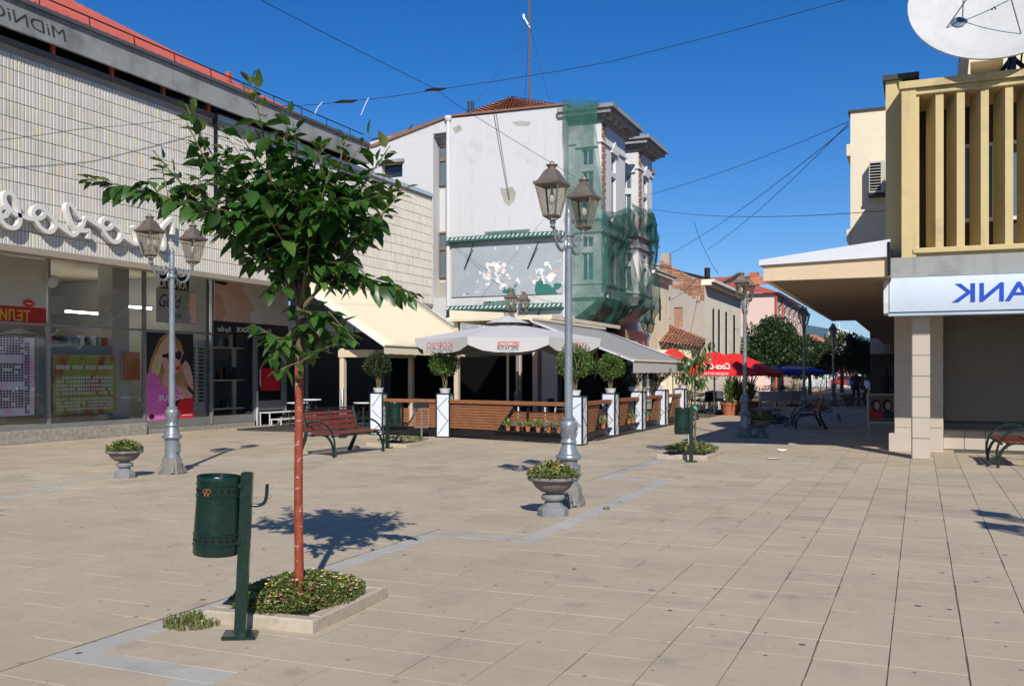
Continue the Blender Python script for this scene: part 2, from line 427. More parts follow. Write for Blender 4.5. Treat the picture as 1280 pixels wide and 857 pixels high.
def glass_mat(name, tint=(.72,.76,.76), rough=.01, ior=1.5, gain=1.0):
    n = NT(name)
    tr = n.set(n.n('BsdfTransparent'), Color=tint).outputs[0]
    gl = n.set(n.n('BsdfGlossy'), Color=(.9,.92,.95), Roughness=rough).outputs[0]
    bf = n.n('NewGeometry').outputs['Backfacing']; io = n.math('ADD', n.math('MULTIPLY', bf, 1/ior-ior), ior); fr = n.set(n.n('Fresnel'), IOR=io).outputs[0]
    fac = n.math('MULTIPLY', fr, gain, True)
    return n.done(n.set(n.n('MixShader'), i0=fac, i1=tr, i2=gl).outputs[0])
glass_mat('glass', (.88,.90,.90)); glass_mat('lantern_glass', (.86,.85,.82), .12, 1.5, 1.3)
n = NT('window_glass'); n.done(n.bsdf((.02,.026,.03), .05, 0, .7))
n = NT('window_dull'); n.done(n.bsdf((.035,.04,.045), .5, 0, .3))
n = NT('window_blue'); n.done(n.bsdf((.10,.15,.19), .12, 0, .7))
def net_mat(name, a0, a1, k_):
    n = NT(name); co = n.coord('World')
    k = n.noise(co, 2.5, 5, .7)
    c = n.ramp(k, [(.3, (.030*k_, .125*k_, .10*k_)), (.7, (.075*k_, .25*k_, .20*k_))])
    a = n.math('ADD', n.ramp(n.noise(co, 1.6, 4, .6), [(.35, a0), (.7, a1)]), n.math('MULTIPLY', n.noise(co, 60, 2), .1))
    d = n.bsdf(c, .9, 0, .1)
    t = n.set(n.n('BsdfTranslucent'), Color=c).outputs[0]
    d = n.set(n.n('MixShader'), i0=.35, i1=d, i2=t).outputs[0]
    tr = n.set(n.n('BsdfTransparent'), Color=(1,1,1)).outputs[0]
    return n.done(n.set(n.n('MixShader'), i0=a, i1=tr, i2=d).outputs[0])
net_mat('scaffold_net', .34, .66, 1.0); net_mat('dense_net', .45, .88, .6)
def billboard_mat():
    """blue-grey boards with torn posters: white and pink paper, green board under it"""
    n = NT('billboard'); co = n.coord('Object')      # object: x 0..1 along, z 0..1 up
    sep = n.n('SeparateXYZ'); n.t.links.new(co, sep.inputs[0]); X, Z = sep.outputs[0], sep.outputs[2]
    mp = n.n('Mapping'); mp.inputs['Scale'].default_value = (2.1, 1, 1); n.t.links.new(co, mp.inputs[0]); cm = mp.outputs[0]
    b = n.ramp(n.noise(cm, 3, 4), [(.3, (.30,.34,.375)), (.7, (.36,.40,.43))])
    gx = lambda c0, w0: n.math('POWER', 2.718, n.math('MULTIPLY', n.math('POWER', n.math('DIVIDE', n.math('SUBTRACT', X, c0), w0), 2.0), -1.0))
    gz = lambda c0, w0: n.math('POWER', 2.718, n.math('MULTIPLY', n.math('POWER', n.math('DIVIDE', n.math('SUBTRACT', Z, c0), w0), 2.0), -1.0))
    m1 = n.math('ADD', n.math('MULTIPLY', gx(.42, .15), gz(.36, .30)), n.math('MULTIPLY', gx(.85, .15), gz(.30, .26)))
    k = n.noise(cm, 6.5, 6, .62)
    torn = n.ramp(n.math('ADD', k, n.math('MULTIPLY', m1, .19)), [(.655, 0), (.662, 1)])
    pink = n.ramp(n.noise(cm, 4.2, 4), [(.55, (.72,.72,.70)), (.62, (.60,.36,.33))])
    c = n.mix(torn, b, pink)
    m2 = n.math('ADD', n.math('MULTIPLY', gx(.87, .17), gz(.07, .17)), n.math('MULTIPLY', gx(.53, .10), gz(.07, .12)))
    grn = n.ramp(n.math('ADD', n.noise(cm, 5, 5, .6), n.math('MULTIPLY', m2, .34)), [(.70, 0), (.705, 1)])
    c = n.mix(grn, c, (.03, .15, .125))
    return n.done(n.bsdf(c, .75, 0, .25))
billboard_mat()
def print_mat(name, stops, scale, dist=3.0):
    n = NT(name); k = n.noise(n.coord('World'), scale, 3, .5); return n.done(n.bsdf(n.ramp(k, stops), .4, 0, .4))
print_mat('print_pale', [(.3, (.86,.74,.84)), (.5, (.88,.80,.86)), (.65, (.86,.48,.78))], 1.6)
print_mat('print_green', [(.3, (.30,.33,.05)), (.5, (.42,.42,.10)), (.62, (.42,.09,.08)), (.75, (.30,.33,.05))], 2.2)
mat('print_dark', (.035, .035, .04), .5, .5, 40, coord='World', bump=0)
mat('print_pink', (.66, .145, .42), .5, .15, 2.5, coord='World', bump=0)
mat('print_skin', (.60, .33, .255), .5, .12, 3, coord='World', bump=0)
mat('print_lightskin', (.70, .47, .40), .5, .1, 2, coord='World', bump=0)
mat('print_hair', (.36, .20, .085), .5, .5, 7, coord='World', bump=0)
mat('print_hairlight', (.58, .42, .23), .5, .35, 9, coord='World', bump=0)
mat('print_red', (.60, .012, .03), .5, .08, 3, coord='World', bump=0)
mat('print_orange', (.52, .16, .09), .5, .25, 5, coord='World', bump=0)
mat('print_white', (.74, .73, .72), .5, .04, 3, coord='World', bump=0)
mat('print_black', (.018, .018, .02), .4, .2, 3, coord='World', bump=0)
mat('print_cyan', (.25, .36, .40), .5, .2, 4, coord='World', bump=0)
mat('sign_red', (.36, .018, .015), .4, .1, 2, bump=0)
emit('tube_light', (1, .96, .86), 30.0)
MT = MATS
# ================================================================== GROUND
mb = MB(); mb.face((-6000,-3000,-.10),(6000,-3000,-.10),(6000,9000,-.10),(-6000,9000,-.10))
struct(mb.obj('ground', MT['asphalt']))
mb = MB(); mb.face((-60,-30,-.03),(30,-30,-.03),(30,150,-.03),(-60,150,-.03))
struct(mb.obj('far_pavement', MT['paving']))
mb = MB(); mb.face((-45,-12,-.005),(26,-12,-.005),(26,62,-.005),(-45,62,-.005))
pavement = struct(mb.obj('pavement', MT['joint_sand']))
BW = .2
def band_rects():
    out = []
    xm, xj = -3.56, -4.54
    jogs = [(3.95, 8.42), (13.9, 21.3), (27.0, 34.0), (40.0, 47.0)]
    y = -8.0
    for a, b in jogs:
        out.append((xm, xm+BW, y, a)); out.append((xj, xm+BW, a, a+BW))
        out.append((xj, xj+BW, a+BW, b)); out.append((xj, xm+BW, b, b+BW)); y = b + BW
    out.append((xm, xm+BW, y, 60))
    xm, xj = -10.9, -11.72
    y = -8.0
    for a, b in [(-3.0, 1.6), (9.72, 14.2), (22.5, 29.0), (36, 43)]:
        out.append((xm, xm+BW, y, a)); out.append((xj, xm+BW, a, a+BW))
        out.append((xj, xj+BW, a+BW, b)); out.append((xj, xm+BW, b, b+BW)); y = b + BW
    out.append((xm, xm+BW, y, 60))
    return out
BANDS = band_rects()
def subtract(r, h):
    x0,x1,y0,y1 = r; a0,a1,b0,b1 = h
    if a1 <= x0+1e-4 or a0 >= x1-1e-4 or b1 <= y0+1e-4 or b0 >= y1-1e-4: return [r]
    o = []
    if a0 > x0: o.append((x0, a0, y0, y1))
    if a1 < x1: o.append((a1, x1, y0, y1))
    c0, c1 = max(x0, a0), min(x1, a1)
    if b0 > y0: o.append((c0, c1, y0, b0))
    if b1 < y1: o.append((c0, c1, b1, y1))
    return o
def depth_of(x, y): return -x*SN + y*CS
def in_view(x, y, m=.66):
    d = depth_of(x, y); r = x*CS + y*SN
    return 2.2 < d < 46 and abs(r) < d*m + 1.0
cells = []
nx0 = int((-44+.16)/.4); nx1 = int((26+.16)/.4)
for i in range(nx0, nx1):
    x0 = -.16 + .4*i; L = .4 if x0 > -4.6 else .6
    off = (0 if x0 > -4.6 else (.3 if i % 2 else 0)) + .03
    for j in range(int(-2/L), int(60/L)):
        y0 = off + L*j
        if not in_view(x0+.2, y0+.2): continue
        if x0+.4 < -18.4 or (x0 > .25 and y0 > 21.2) or (x0 < -7.2 and y0 > 34): continue
        cells.append((x0, x0+.4, y0, y0+L))
bset = [b for b in BANDS]
pieces = []
for c in cells:
    rs = [c]
    for b in bset:
        if b[0] > c[1] or b[1] < c[0]: continue
        rs = [q for r in rs for q in subtract(r, b)]
    pieces += [(r, 0) for r in rs if r[1]-r[0] > .03 and r[3]-r[2] > .03]
for b in bset:
    lx, ly = b[1]-b[0], b[3]-b[2]
    if lx > ly:
        k = max(1, round(lx/.4)); pieces += [((b[0]+lx*i/k, b[0]+lx*(i+1)/k, b[2], b[3]), 1) for i in range(k) if in_view(b[0]+lx*i/k, b[2])]
    else:
        k = max(1, round(ly/.45)); pieces += [((b[0], b[1], b[2]+ly*i/k, b[2]+ly*(i+1)/k), 1) for i in range(k) if in_view(b[0], b[2]+ly*i/k)]
def tile_geo(w, h, dz, gap):
    g = gap/2; q = .0022; c = .0015
    a = [(g, q, -.03), (w-g, q, -.03), (w-g, h-q, -.03), (g, h-q, -.03)]
    b = [(x, y, dz-.002) for x, y, z in a]
    t = [(g+c, q+c, dz), (w-g-c, q+c, dz), (w-g-c, h-q-c, dz), (g+c, h-q-c, dz)]
    fs = [(8,9,10,11)] + [(k, (k+1)%4, 4+(k+1)%4, 4+k) for k in range(4)] + [(4+k, 4+(k+1)%4, 8+(k+1)%4, 8+k) for k in range(4)]
    return a+b+t, fs
def score(p):
    (x0,x1,y0,y1), k = p; x, y = (x0+x1)/2, (y0+y1)/2; d = depth_of(x, y)
    u = 640 + F_PX*(x*CS+y*SN)/d; v = HZ + F_PX*EYE/d
    return ((x1-x0)*(y1-y0)/d**3) if (-40 < u < 1320 and v < 880) else 0
pieces.sort(key=score, reverse=True)
cache = {}; rest = {0: MB(), 1: MB()}
for idx, ((x0,x1,y0,y1), k) in enumerate(pieces):
    w, h = x1-x0, y1-y0; dz = random.uniform(-.0012, .0012)
    gap = random.choice((.005,.007,.009)) if k == 0 else .005
    if idx < 300:
        key = (round(w, 3), round(h, 3), k, gap)
        if key not in cache:
            vs, fs = tile_geo(w, h, 0, gap); me = bpy.data.meshes.new('paving_tile'); me.from_pydata(vs, [], fs)
            me.materials.append(MT['paving_band' if k else 'paving']); cache[key] = me
        o = link('paving_tile', cache[key], pavement); o.location = (x0, y0, dz)
        o.rotation_euler = (random.uniform(-.003,.003), random.uniform(-.003,.003), random.uniform(-.006,.006))
    else:
        vs, fs = tile_geo(w, h, dz, gap); ro = random.uniform(-.006,.006); rest[k].add([(a+x0+ro*b, b+y0-ro*a, c) for a, b, c in vs], fs)
stuff(rest[0].obj('paving_tiles', MT['paving'], pavement)); stuff(rest[1].obj('paving_band_tiles', MT['paving_band'], pavement))
# weeds in the joints beside the kerb, scraps of paper on the paving
def blades(mb, c, r, n, h, w=.006, lean=.6):
    for _ in range(n):
        a = random.uniform(0, 6.283); q = r*math.sqrt(random.random()); x, y = c[0]+q*math.cos(a), c[1]+q*math.sin(a)
        hh = h*random.uniform(.4, 1.1)*(1.15-.5*q/r); b = random.uniform(0, 6.283); l = hh*lean*random.uniform(.3, 1.2)
        dx, dy = math.cos(b)*l, math.sin(b)*l; px_, py_ = -math.sin(b)*w, math.cos(b)*w; z = c[2]
        mb.add([(x-px_,y-py_,z),(x+px_,y+py_,z),(x+dx*.5+px_*.8,y+dy*.5+py_*.8,z+hh*.75),(x+dx*.5-px_*.8,y+dy*.5-py_*.8,z+hh*.75),(x+dx,y+dy,z+hh*.85)],
               [(0,1,2,3),(3,2,4)])
def tuft(c, r, n, h, label, m='grass_dry'):
    mb = MB(); blades(mb, (0,0,0), r, n, h); o = mb.obj('grass_tuft', MT[m]); o.location = c
    tag(o, label, 'weeds'); return o
for (u, v, s, lab) in ((967, 574, .16, 'crumpled white paper scrap lying on open paving'), (977, 563, .09, 'small white paper scrap beside the larger crumpled one')):
    p = on_ground(u, v); mb = MB(); n = 9; vs = [(0,0,.03)]
    for k in range(n):
        a = 2*math.pi*k/n; q = s*random.uniform(.7, 1.2); vs.append((q*math.cos(a), .7*q*math.sin(a), random.uniform(.002,.035)))
    mb.add(vs, [(0, 1+k, 1+(k+1) % n) for k in range(n)])
    o = mb.obj('paper_scrap', MT['paper']); o.location = p; tag(o, lab, 'litter')

# ================================================================== STREET LAMPS
def make_lamp(loc, label):
    t = thing('street_lamp', label, 'street lamp', loc, 0, 'twin lantern street lamps')
    mb = MB(); mb.lathe([(.20,0),(.20,.05),(.165,.06),(.16,.22),(.14,.26)], 8)
    for k in range(4):
        a = math.pi/4 + k*math.pi/2; c, s_ = math.cos(a), math.sin(a)
        mb.tube([(.14*c,.14*s_,.15),(.17*c,.17*s_,.08),(.205*c,.205*s_,.02)], [.028,.032,.028], 6)
    mb.obj('base', MT['lamp_base'], t, 35)
    mb = MB(); mb.lathe([(.12,.25),(.112,.30),(.106,.52),(.112,.55),(.145,.565),(.153,.59),(.145,.615),(.12,.63),(.11,.66),(.08,.73),(.076,.76)], 20)
    mb.obj('pedestal', MT['lamp_grey'], t, 35)
    mb = MB(); mb.bbox(.10,.135,-.05,.05,.34,.50,.006); mb.obj('hatch', MT['lamp_grey'], t)
    mb = MB(); prof = [(.088,.75),(.10,.77),(.092,.79),(.078,.82),(.096,.90),(.105,.97),(.10,1.0),(.075,1.03),(.085,1.05),(.062,1.07)]
    mb.lathe(prof, 20)
    for ring, (r0, z0, h) in enumerate(((.088,.81,.10),(.10,.89,.11))):       # acanthus leaves on the swelling
        for k in range(10):
            a = 2*math.pi*(k+.5*ring)/10; c, s_ = math.cos(a), math.sin(a); q = .020
            mb.add([(r0*c-q*s_*.5, r0*s_+q*c*.5, z0),(r0*c+q*s_*.5, r0*s_-q*c*.5, z0),((r0+.018)*c+q*s_, (r0+.018)*s_-q*c, z0+h*.6),
                    ((r0+.028)*c, (r0+.028)*s_, z0+h),((r0+.018)*c-q*s_, (r0+.018)*s_+q*c, z0+h*.6)], [(0,1,2,3,4)])
    mb.obj('collar', MT['lamp_grey'], t, 40)
    mb = MB(); mb.lathe([(.052,1.05),(.047,2.2),(.042,3.18),(.042,3.45),(.03,3.50),(.036,3.53),(.02,3.57),(.004,3.60)], 14)
    mb.lathe([(.05,3.10),(.062,3.115),(.062,3.15),(.05,3.165)], 14); mb.lathe([(.05,3.24),(.06,3.25),(.06,3.28),(.05,3.29)], 14)
    mb.obj('pole', MT['lamp_grey'], t, 40)
    for s_ in (-1, 1):
        mb = MB(); P = lambda pts: [(0, s_*a, b) for a, b in pts]
        mb.tube(spline(P([(.04,3.16),(.10,3.10),(.20,3.055),(.31,3.09),(.385,3.18),(.42,3.27),(.45,3.33)])), .020, 7)
        mb.tube(spline(P([(.04,3.28),(.09,3.24),(.14,3.18),(.20,3.15),(.26,3.17),(.28,3.22),(.25,3.26),(.215,3.25),(.21,3.22)])), .014, 6)
        mb.tube(spline(P([(.40,3.24),(.36,3.27),(.33,3.25),(.34,3.21)])), .012, 6)
        mb.tube(spline(P([(.10,3.12),(.08,3.20),(.12,3.27),(.17,3.27),(.18,3.23)])), .012, 6)
        mb.lathe([(.012,3.28),(.035,3.30),(.022,3.325),(.04,3.35),(.02,3.38)], 8, (0, s_*.46))
        mb.obj('scroll_arm', MT['lamp_grey'], t, 50)
        c = (0, s_*.48); z0, z1 = 3.42, 3.78; a, b = .074, .143
        fr = MB()
        q0 = [(c[0]+i*a, c[1]+j*a, z0) for i, j in ((-1,-1),(1,-1),(1,1),(-1,1))]; q1 = [(c[0]+i*b, c[1]+j*b, z1) for i, j in ((-1,-1),(1,-1),(1,1),(-1,1))]
        for k in range(4):
            fr.tube([q0[k], q1[k]], .012, 4); fr.tube([q0[k], q0[(k+1)%4]], .014, 4); fr.tube([q1[k], q1[(k+1)%4]], .014, 4)
            fr.tube([(c[0], c[1]-s_*.02, 3.36), q0[k]], .009, 4)
        L = fr.obj('lantern', MT['lantern_metal'], t)
        for k in range(4):
            g = MB(); g.slab([q0[k], q0[(k+1)%4], q1[(k+1)%4], q1[k]], Vector(q0[k])+Vector(q0[(k+1)%4])-2*Vector((c[0],c[1],z0)), .004)
            g.obj('pane', MT['lantern_glass'], L)
        rf = MB(); rf.lathe([(b*1.414+.028,z1-.005),(b*1.414+.036,z1+.012),(.17,z1+.06),(.112,z1+.145),(.068,z1+.185),(.042,z1+.19)], 4, c)
        for k in range(4):
            i, j = ((-1,-1),(1,-1),(1,1),(-1,1))[k]; rf.tube([(c[0]+i*(b+.01), c[1]+j*(b+.01), z1), (c[0]+i*(b+.015), c[1]+j*(b+.015), z1+.045)], [.012,.004], 5)
        rf.obj('lantern_roof', MT['lantern_metal'], L)
        fi = MB(); fi.lathe([(.045,z1+.185),(.05,z1+.21),(.07,z1+.225),(.07,z1+.235),(.03,z1+.245),(.028,z1+.26),(.012,z1+.28)], 12, c); fi.obj('finial', MT['lantern_metal'], L, 40)
        bu = MB(); bu.lathe([(.006,z1-.23),(.028,z1-.215),(.038,z1-.18),(.030,z1-.13),(.015,z1-.09),(.015,z1-.01)], 12, c); bu.obj('bulb', MT['bulb'], L, 60)
    return t
lamp0 = make_lamp((-3.9, 10.92, 0), 'grey twin-lantern street lamp right behind a flower urn')
lamp0.rotation_euler.z = R(-4)
dup(lamp0, (3.35, 6.9, 0), 0, 'street lamp on the open paving opposite the tree pit, seen by its shadow')
dup(lamp0, (-10.96, 11.95, 0), 0, 'grey twin-lantern street lamp in front of the optician poster window')
dup(lamp0, (-3.98, 24.06, 0), 0, 'twin-lantern street lamp at the edge of the shade near red parasols')
dup(lamp0, (-3.95, 36.93, 0), 0, 'street lamp next to the blue parasol')
dup(lamp0, (-3.95, 50, 0), 0, 'street lamp standing in shade in front of the round street trees')
dup(lamp0, (-10.96, 26.2, 0), 0, 'street lamp whose lanterns rise behind the big grey parasol')
dup(lamp0, (-10.96, 41.0, 0), 0, 'street lamp with lanterns beside the cream facade next to netted building')
dup(lamp0, (-10.96, 53.4, 0), 0, 'street lamp in front of the pale facade behind red parasols')
dup(lamp0, (-10.96, 69.4, 0), 0, 'street lamp in front of the big dark round tree')

# ================================================================== LITTER BINS
def make_bin(loc, rz, label, tilt=0):
    """drum hangs on the -x side of a square post, hook on the +x side"""
    t = thing('litter_bin', label, 'litter bin', loc, rz, 'green litter bins on posts')
    mb = MB(); mb.bbox(-.034,.034,-.034,.034,.01,1.0,.006); mb.obj('post', MT['green_paint'], t)
    mb = MB(); mb.bbox(-.10,.10,-.085,.085,0,.022,.004); mb.obj('base_plate', MT['green_paint'], t)
    cx = -.165; H0, H1 = .50, .975
    mb = MB(); r0, r1 = .135, .128
    prof = [(.02,H0),(r0-.006,H0),(r0,H0+.012),(r0,H0+.055),(r0+.005,H0+.06),(r0+.005,H0+.067),(r0,H0+.072),(r0,H0+.115),(r0+.005,H0+.12),(r0+.005,H0+.128),(r0-.001,H0+.134),
            (r1,H1-.13),(r1+.005,H1-.126),(r1+.005,H1-.116),(r1,H1-.11),(r1,H1-.06),(r1+.005,H1-.055),(r1+.005,H1-.045),(r1,H1-.04),(r1+.003,H1-.008),(r1,H1),(r1-.008,H1-.003),(r1-.012,H1-.05),(r0-.014,H0+.02),(.01,H0+.02)]
    mb.lathe(prof, 40, (cx, 0)); d = mb.obj('drum', MT['green_paint'], t, 30)
    for z, r in ((H0+.094, r0), (H1-.085, r1)):
        for k in range(20):
            a = 2*math.pi*k/20
            if abs(a) < .25 or abs(a-2*math.pi) < .25: continue
            c, s_ = math.cos(a), math.sin(a); m = basis((cx+c*(r+.0008), s_*(r+.0008), z), (-s_, c, 0), (0,0,1)); hb = MB()
            hb.lathe([(.0115,-.004),(.0115,.0006)], 10, M=m); hb.obj('drain_hole', MT['black_hole'], d)
    mb = MB()
    for z in (.58, .92): mb.box(-.045,-.02,-.055,.055,z-.012,z+.012)
    mb.obj('clamp', MT['green_paint'], t)
    mb = MB(); mb.tube(spline([(.03,0,.80),(.075,0,.80),(.105,0,.815),(.118,0,.85),(.12,0,.93)]), .0105, 8); mb.obj('hook', MT['green_paint'], t, 50)
    mb = MB(); mb.tube([(.136+.012*math.cos(a),.0,.855+.012*math.sin(a)) for a in [2*math.pi*k/12 for k in range(13)]], .002, 5); mb.obj('ring', MT['steel'], t)
    mb = MB()
    for k in range(2):
        a = -2.05+.16*k; c, s_ = math.cos(a), math.sin(a); m = basis((cx+c*.1295, s_*.1295, H1-.085), (-s_, c, 0), (0,0,1))
        mb.tube([m @ Vector((.013*math.cos(q),.013*math.sin(q),.0)) for q in [j*.5 for j in range(14)]], .003, 5); mb.box(-.006,.004,-.028-.012*k,-.012,-.002,.0009, M=m)
    if label.startswith('dark'): mb.obj('rust_mark', MT['rust'], t)
    t.rotation_euler = (0, R(tilt), rz)
    return t
b1 = make_bin((-3.80, 4.72, 0), TH+R(8), 'dark green litter bin with rust marks, beside the flowering tree pit', 2.5)
make_bin((-10.45, 17.8, 0), TH+R(180-15), 'green litter bin standing behind the wooden bench')
make_bin((-3.80, 17.2, 0), TH+R(-4), 'green litter bin by the thin sapling tied with green ribbon')

# ================================================================== FLOWER URNS
def clump(mb, c, rx, ry, h, n, size, flowers=None, fl=0, up=.6, dome=1.0):
    """low mound of small leaves; flowers -> list of MB for petals"""
    for i in range(n):
        a = random.uniform(0, 6.283); q = math.sqrt(random.random()); x, y = c[0]+rx*q*math.cos(a), c[1]+ry*q*math.sin(a)
        z = c[2] + h*(1-dome*q*q*.75)*random.uniform(.25, 1.0)
        s = size*random.uniform(.6, 1.4); b = random.uniform(0, 6.283)
        ax = Vector((math.cos(b), math.sin(b), random.uniform(-.1, 1)*up*2)).normalized(); sd = ax.cross(Vector((random.uniform(-1,1), random.uniform(-1,1), 1))).normalized()
        p = Vector((x, y, z)); mb.add([p, p+ax*s*.5+sd*s*.24, p+ax*s, p+ax*s*.5-sd*s*.24], [(0,1,2,3)])
    if flowers:
        for i in range(fl):
            f = random.choice(flowers); a = random.uniform(0, 6.283); q = math.sqrt(random.random())*.95; x, y = c[0]+rx*q*math.cos(a), c[1]+ry*q*math.sin(a)
            z = c[2]+h*(1-dome*q*q*.7)*random.uniform(.85, 1.12); r = size*random.uniform(.3, .55)
            vs = [(x, y, z-.004)]; k = 6
            for j in range(k): vs.append((x+r*math.cos(j*6.283/k), y+r*math.sin(j*6.283/k), z+r*.35*random.random()))
            f.add(vs, [(0, 1+j, 1+(j+1) % k) for j in range(k)])
def make_urn(loc, label, seed=1, sc=1.0, rich=1.0, leafm='leaf_bed'):
    random.seed(seed)
    t = thing('flower_urn', label, 'flower urn', loc, 0, 'stone flower urns')
    mb = MB(); mb.lathe([(.165,0),(.165,.07),(.15,.085),(.11,.11),(.085,.15),(.08,.165)], 8); mb.obj('foot', MT['urn_base'], t)
    mb = MB(); mb.lathe([(.08,.16),(.115,.17),(.128,.19),(.128,.205),(.115,.225),(.075,.235),(.072,.25)], 24); mb.obj('knop', MT['urn_base'], t, 40)
    mb = MB(); n = 48; prof = [(.075,.245),(.13,.262),(.18,.30),(.215,.35),(.225,.375)]
    vs = []
    for r, z in prof:
        for k in range(n):
            rr = r*(1 + (.022 if k % 2 else -.012)); a = 2*math.pi*k/n; vs.append((rr*math.cos(a), rr*math.sin(a), z))
    mb.add(vs, [(i*n+k, i*n+(k+1)%n, (i+1)*n+(k+1)%n, (i+1)*n+k) for i in range(len(prof)-1) for k in range(n)])
    mb.lathe([(.222,.37),(.262,.378),(.275,.392),(.275,.405),(.262,.418),(.235,.42),(.22,.40),(.02,.395)], 32); mb.obj('bowl', MT['urn_stone'], t, 40)
    mb = MB(); mb.lathe([(.225,.385),(.22,.408),(.01,.415)], 24); mb.obj('soil', MT['soil'], t)
    g = MB(); fl = [MB(), MB(), MB(), MB()]
    clump(g, (0,0,.40), .27, .27, .17, int(900*rich), .05, [fl[0], fl[1], fl[2], fl[3], fl[1]], int(46*rich), up=.8)
    stuff(g.obj('foliage', MT[leafm], t))
    for f, m in zip(fl, ('petal_red', 'petal_yellow', 'petal_white', 'petal_pink')):
        if f.v: stuff(f.obj('blossom', MT[m], t))
    if sc != 1: t.scale = (sc,)*3
    return t
make_urn((-3.80, 10.12, 0), 'flower urn with a rusty pink rim in front of a street lamp', 3, 1.05)
make_urn((-11.2, 11.2, 0), 'flower urn with orange and yellow blossoms by the shop plinth', 4)
make_urn((-3.62, 24.3, 0), 'shaded flower urn at the foot of a street lamp', 5, 1.05, .7)
make_urn((-4.55, 28.2, 0), 'shaded flower urn next to the iron bench in the street', 6, 1.0, .7)
make_urn((-3.4, 50.6, 0), 'distant shaded flower urn by the far street lamp', 9, 1.0, .5)
random.seed(11)

# ================================================================== TREE PITS
def kerb_pit(c, w, l, rz, label, open_side=True):
    t = thing('tree_pit_kerb', label, 'kerb', c, rz, 'stone kerbs round street trees'); h = .085; k = .10
    for nme, a in (('kerb_stone', (-w/2, w/2, -l/2, -l/2+k)), ('kerb_stone', (w/2-k, w/2, -l/2+k+.004, l/2-k-.004)), ('kerb_stone', (-w/2, w/2, l/2-k, l/2)), ('kerb_stone', (-w/2, -w/2+k, -l/2+k+.004, l/2-k-.004))):
        mb = MB(); mb.bbox(*a, -.01, h+random.uniform(-.006, .006), .012); mb.obj(nme, MT['kerb_stone'], t)
    mb = MB(); N = 8; vs = []; 
    for i in range(N+1):
        for j in range(N+1):
            x = -w/2+.05+(w-.1)*i/N; y = -l/2+.05+(l-.1)*j/N; e = min(i, j, N-i, N-j)/N*2; vs.append((x, y, .06+.05*e+random.uniform(-.008,.008)))
    mb.add(vs, [(i*(N+1)+j, (i+1)*(N+1)+j, (i+1)*(N+1)+j+1, i*(N+1)+j+1) for i in range(N) for j in range(N)])
    mb.obj('soil', MT['soil'], t); return t
kp1 = kerb_pit((-3.86, 5.42, 0), .80, 1.02, R(4), 'chipped stone kerb round the red-trunked tree')
def flower_bed(c, rx, ry, h, n, size, fl, label, seed=2, leafm='leaf_bed'):
    random.seed(seed); t = thing('flower_bed', label, 'flowers', c, 0); g = MB(); f = [MB() for _ in range(4)]
    clump(g, (0,0,0), rx, ry, h, n, size, [f[0], f[1], f[1], f[2], f[3]], fl, up=.7, dome=.8)
    stuff(g.obj('foliage', MT[leafm], t))
    for q, m in zip(f, ('petal_red', 'petal_yellow', 'petal_white', 'petal_pink')):
        if q.v: stuff(q.obj('blossom', MT[m], t))
    return t
fb = flower_bed((-3.87, 5.44, .06), .40, .52, .17, 9000, .026, 150, 'low bed of yellow and red blossoms round the red-trunked tree', 2)
fb.rotation_euler.z = R(3)
tuft(on_ground(243, 778), .20, 420, .07, 'patch of grass growing on paving beside the chipped kerb')
tuft((-4.42, 5.5, 0), .08, 120, .06, 'thin weeds at the far left of the chipped kerb')
tuft(on_ground(672, 636) + Vector((.75, .3, 0)), .05, 30, .05, 'tiny dry weed in a joint by the grey band')
kp2 = kerb_pit((-4.05, 18.3, 0), .95, 1.5, 0, 'stone kerb round the sapling tied with green ribbon')
flower_bed((-4.05, 18.35, .08), .50, .72, .20, 1500, .055, 45, 'low flowers round the sapling tied with green ribbon', 5)
kp3 = kerb_pit((-10.6, 18.6, 0), 1.0, 1.2, 0, 'worn kerb with sparse grass behind the bench bin')
flower_bed((-10.6, 18.7, .08), .5, .55, .12, 420, .06, 0, 'sparse grass behind the bench bin', 6, 'grass_dry')
kerb_pit((-4.2, 30.0, 0), 1.0, 1.8, 0, 'shaded kerb next to the iron bench')
flower_bed((-4.2, 30.0, .08), .55, .9, .30, 900, .07, 20, 'shaded low plants next to the iron bench', 8, 'leaf_shaded')
kerb_pit((-3.9, 41.0, 0), 1.1, 1.8, 0, 'shaded kerb in the street beyond the iron bench')
flower_bed((-3.9, 41.0, .08), .55, .8, .18, 500, .07, 0, 'shaded low plants in the street beyond the iron bench', 8, 'leaf_shaded')
random.seed(12)

# ================================================================== THE RED-TRUNKED TREE
def leaf_mesh(name, bend, fold, w, m):
    """ovate pointed leaf of unit length along +x, normal +z"""
    xs = [0, .22, .5, .78, 1.0]; ws = [0, .8*w, w, .55*w, 0]
    vs = []; 
    for x, ww in zip(xs, ws):
        z = -bend*x*x; vs.append((x, 0, z))
        if ww: vs += [(x, ww, z+fold*ww), (x, -ww, z+fold*ww)]
    # indices: 0 | 1,2,3 | 4,5,6 | 7,8,9 | 10
    fs = [(0,1,2),(0,3,1),(1,4,5,2),(1,3,6,4),(4,7,8,5),(4,6,9,7),(7,10,8),(7,9,10)]
    return vs, fs
LEAVES = [leaf_mesh('leaf', b, f, w_, None) for b, f, w_ in ((.25,.35,.27),(.12,.5,.25),(.38,.2,.29),(.05,.3,.24))]
def branch_path(a, b, sag, wig, n=9):
    a, b = Vector(a), Vector(b); L = (b-a).length; p = []
    ox, oy = random.uniform(-1,1), random.uniform(-1,1)
    for i in range(n+1):
        t = i/n; q = a.lerp(b, t); q.z += sag*L*math.sin(math.pi*t)
        q.x += wig*L*math.sin(t*5+ox*3)*.5*t; q.y += wig*L*math.sin(t*4+oy*3)*.5*t; p.append(q)
    return p
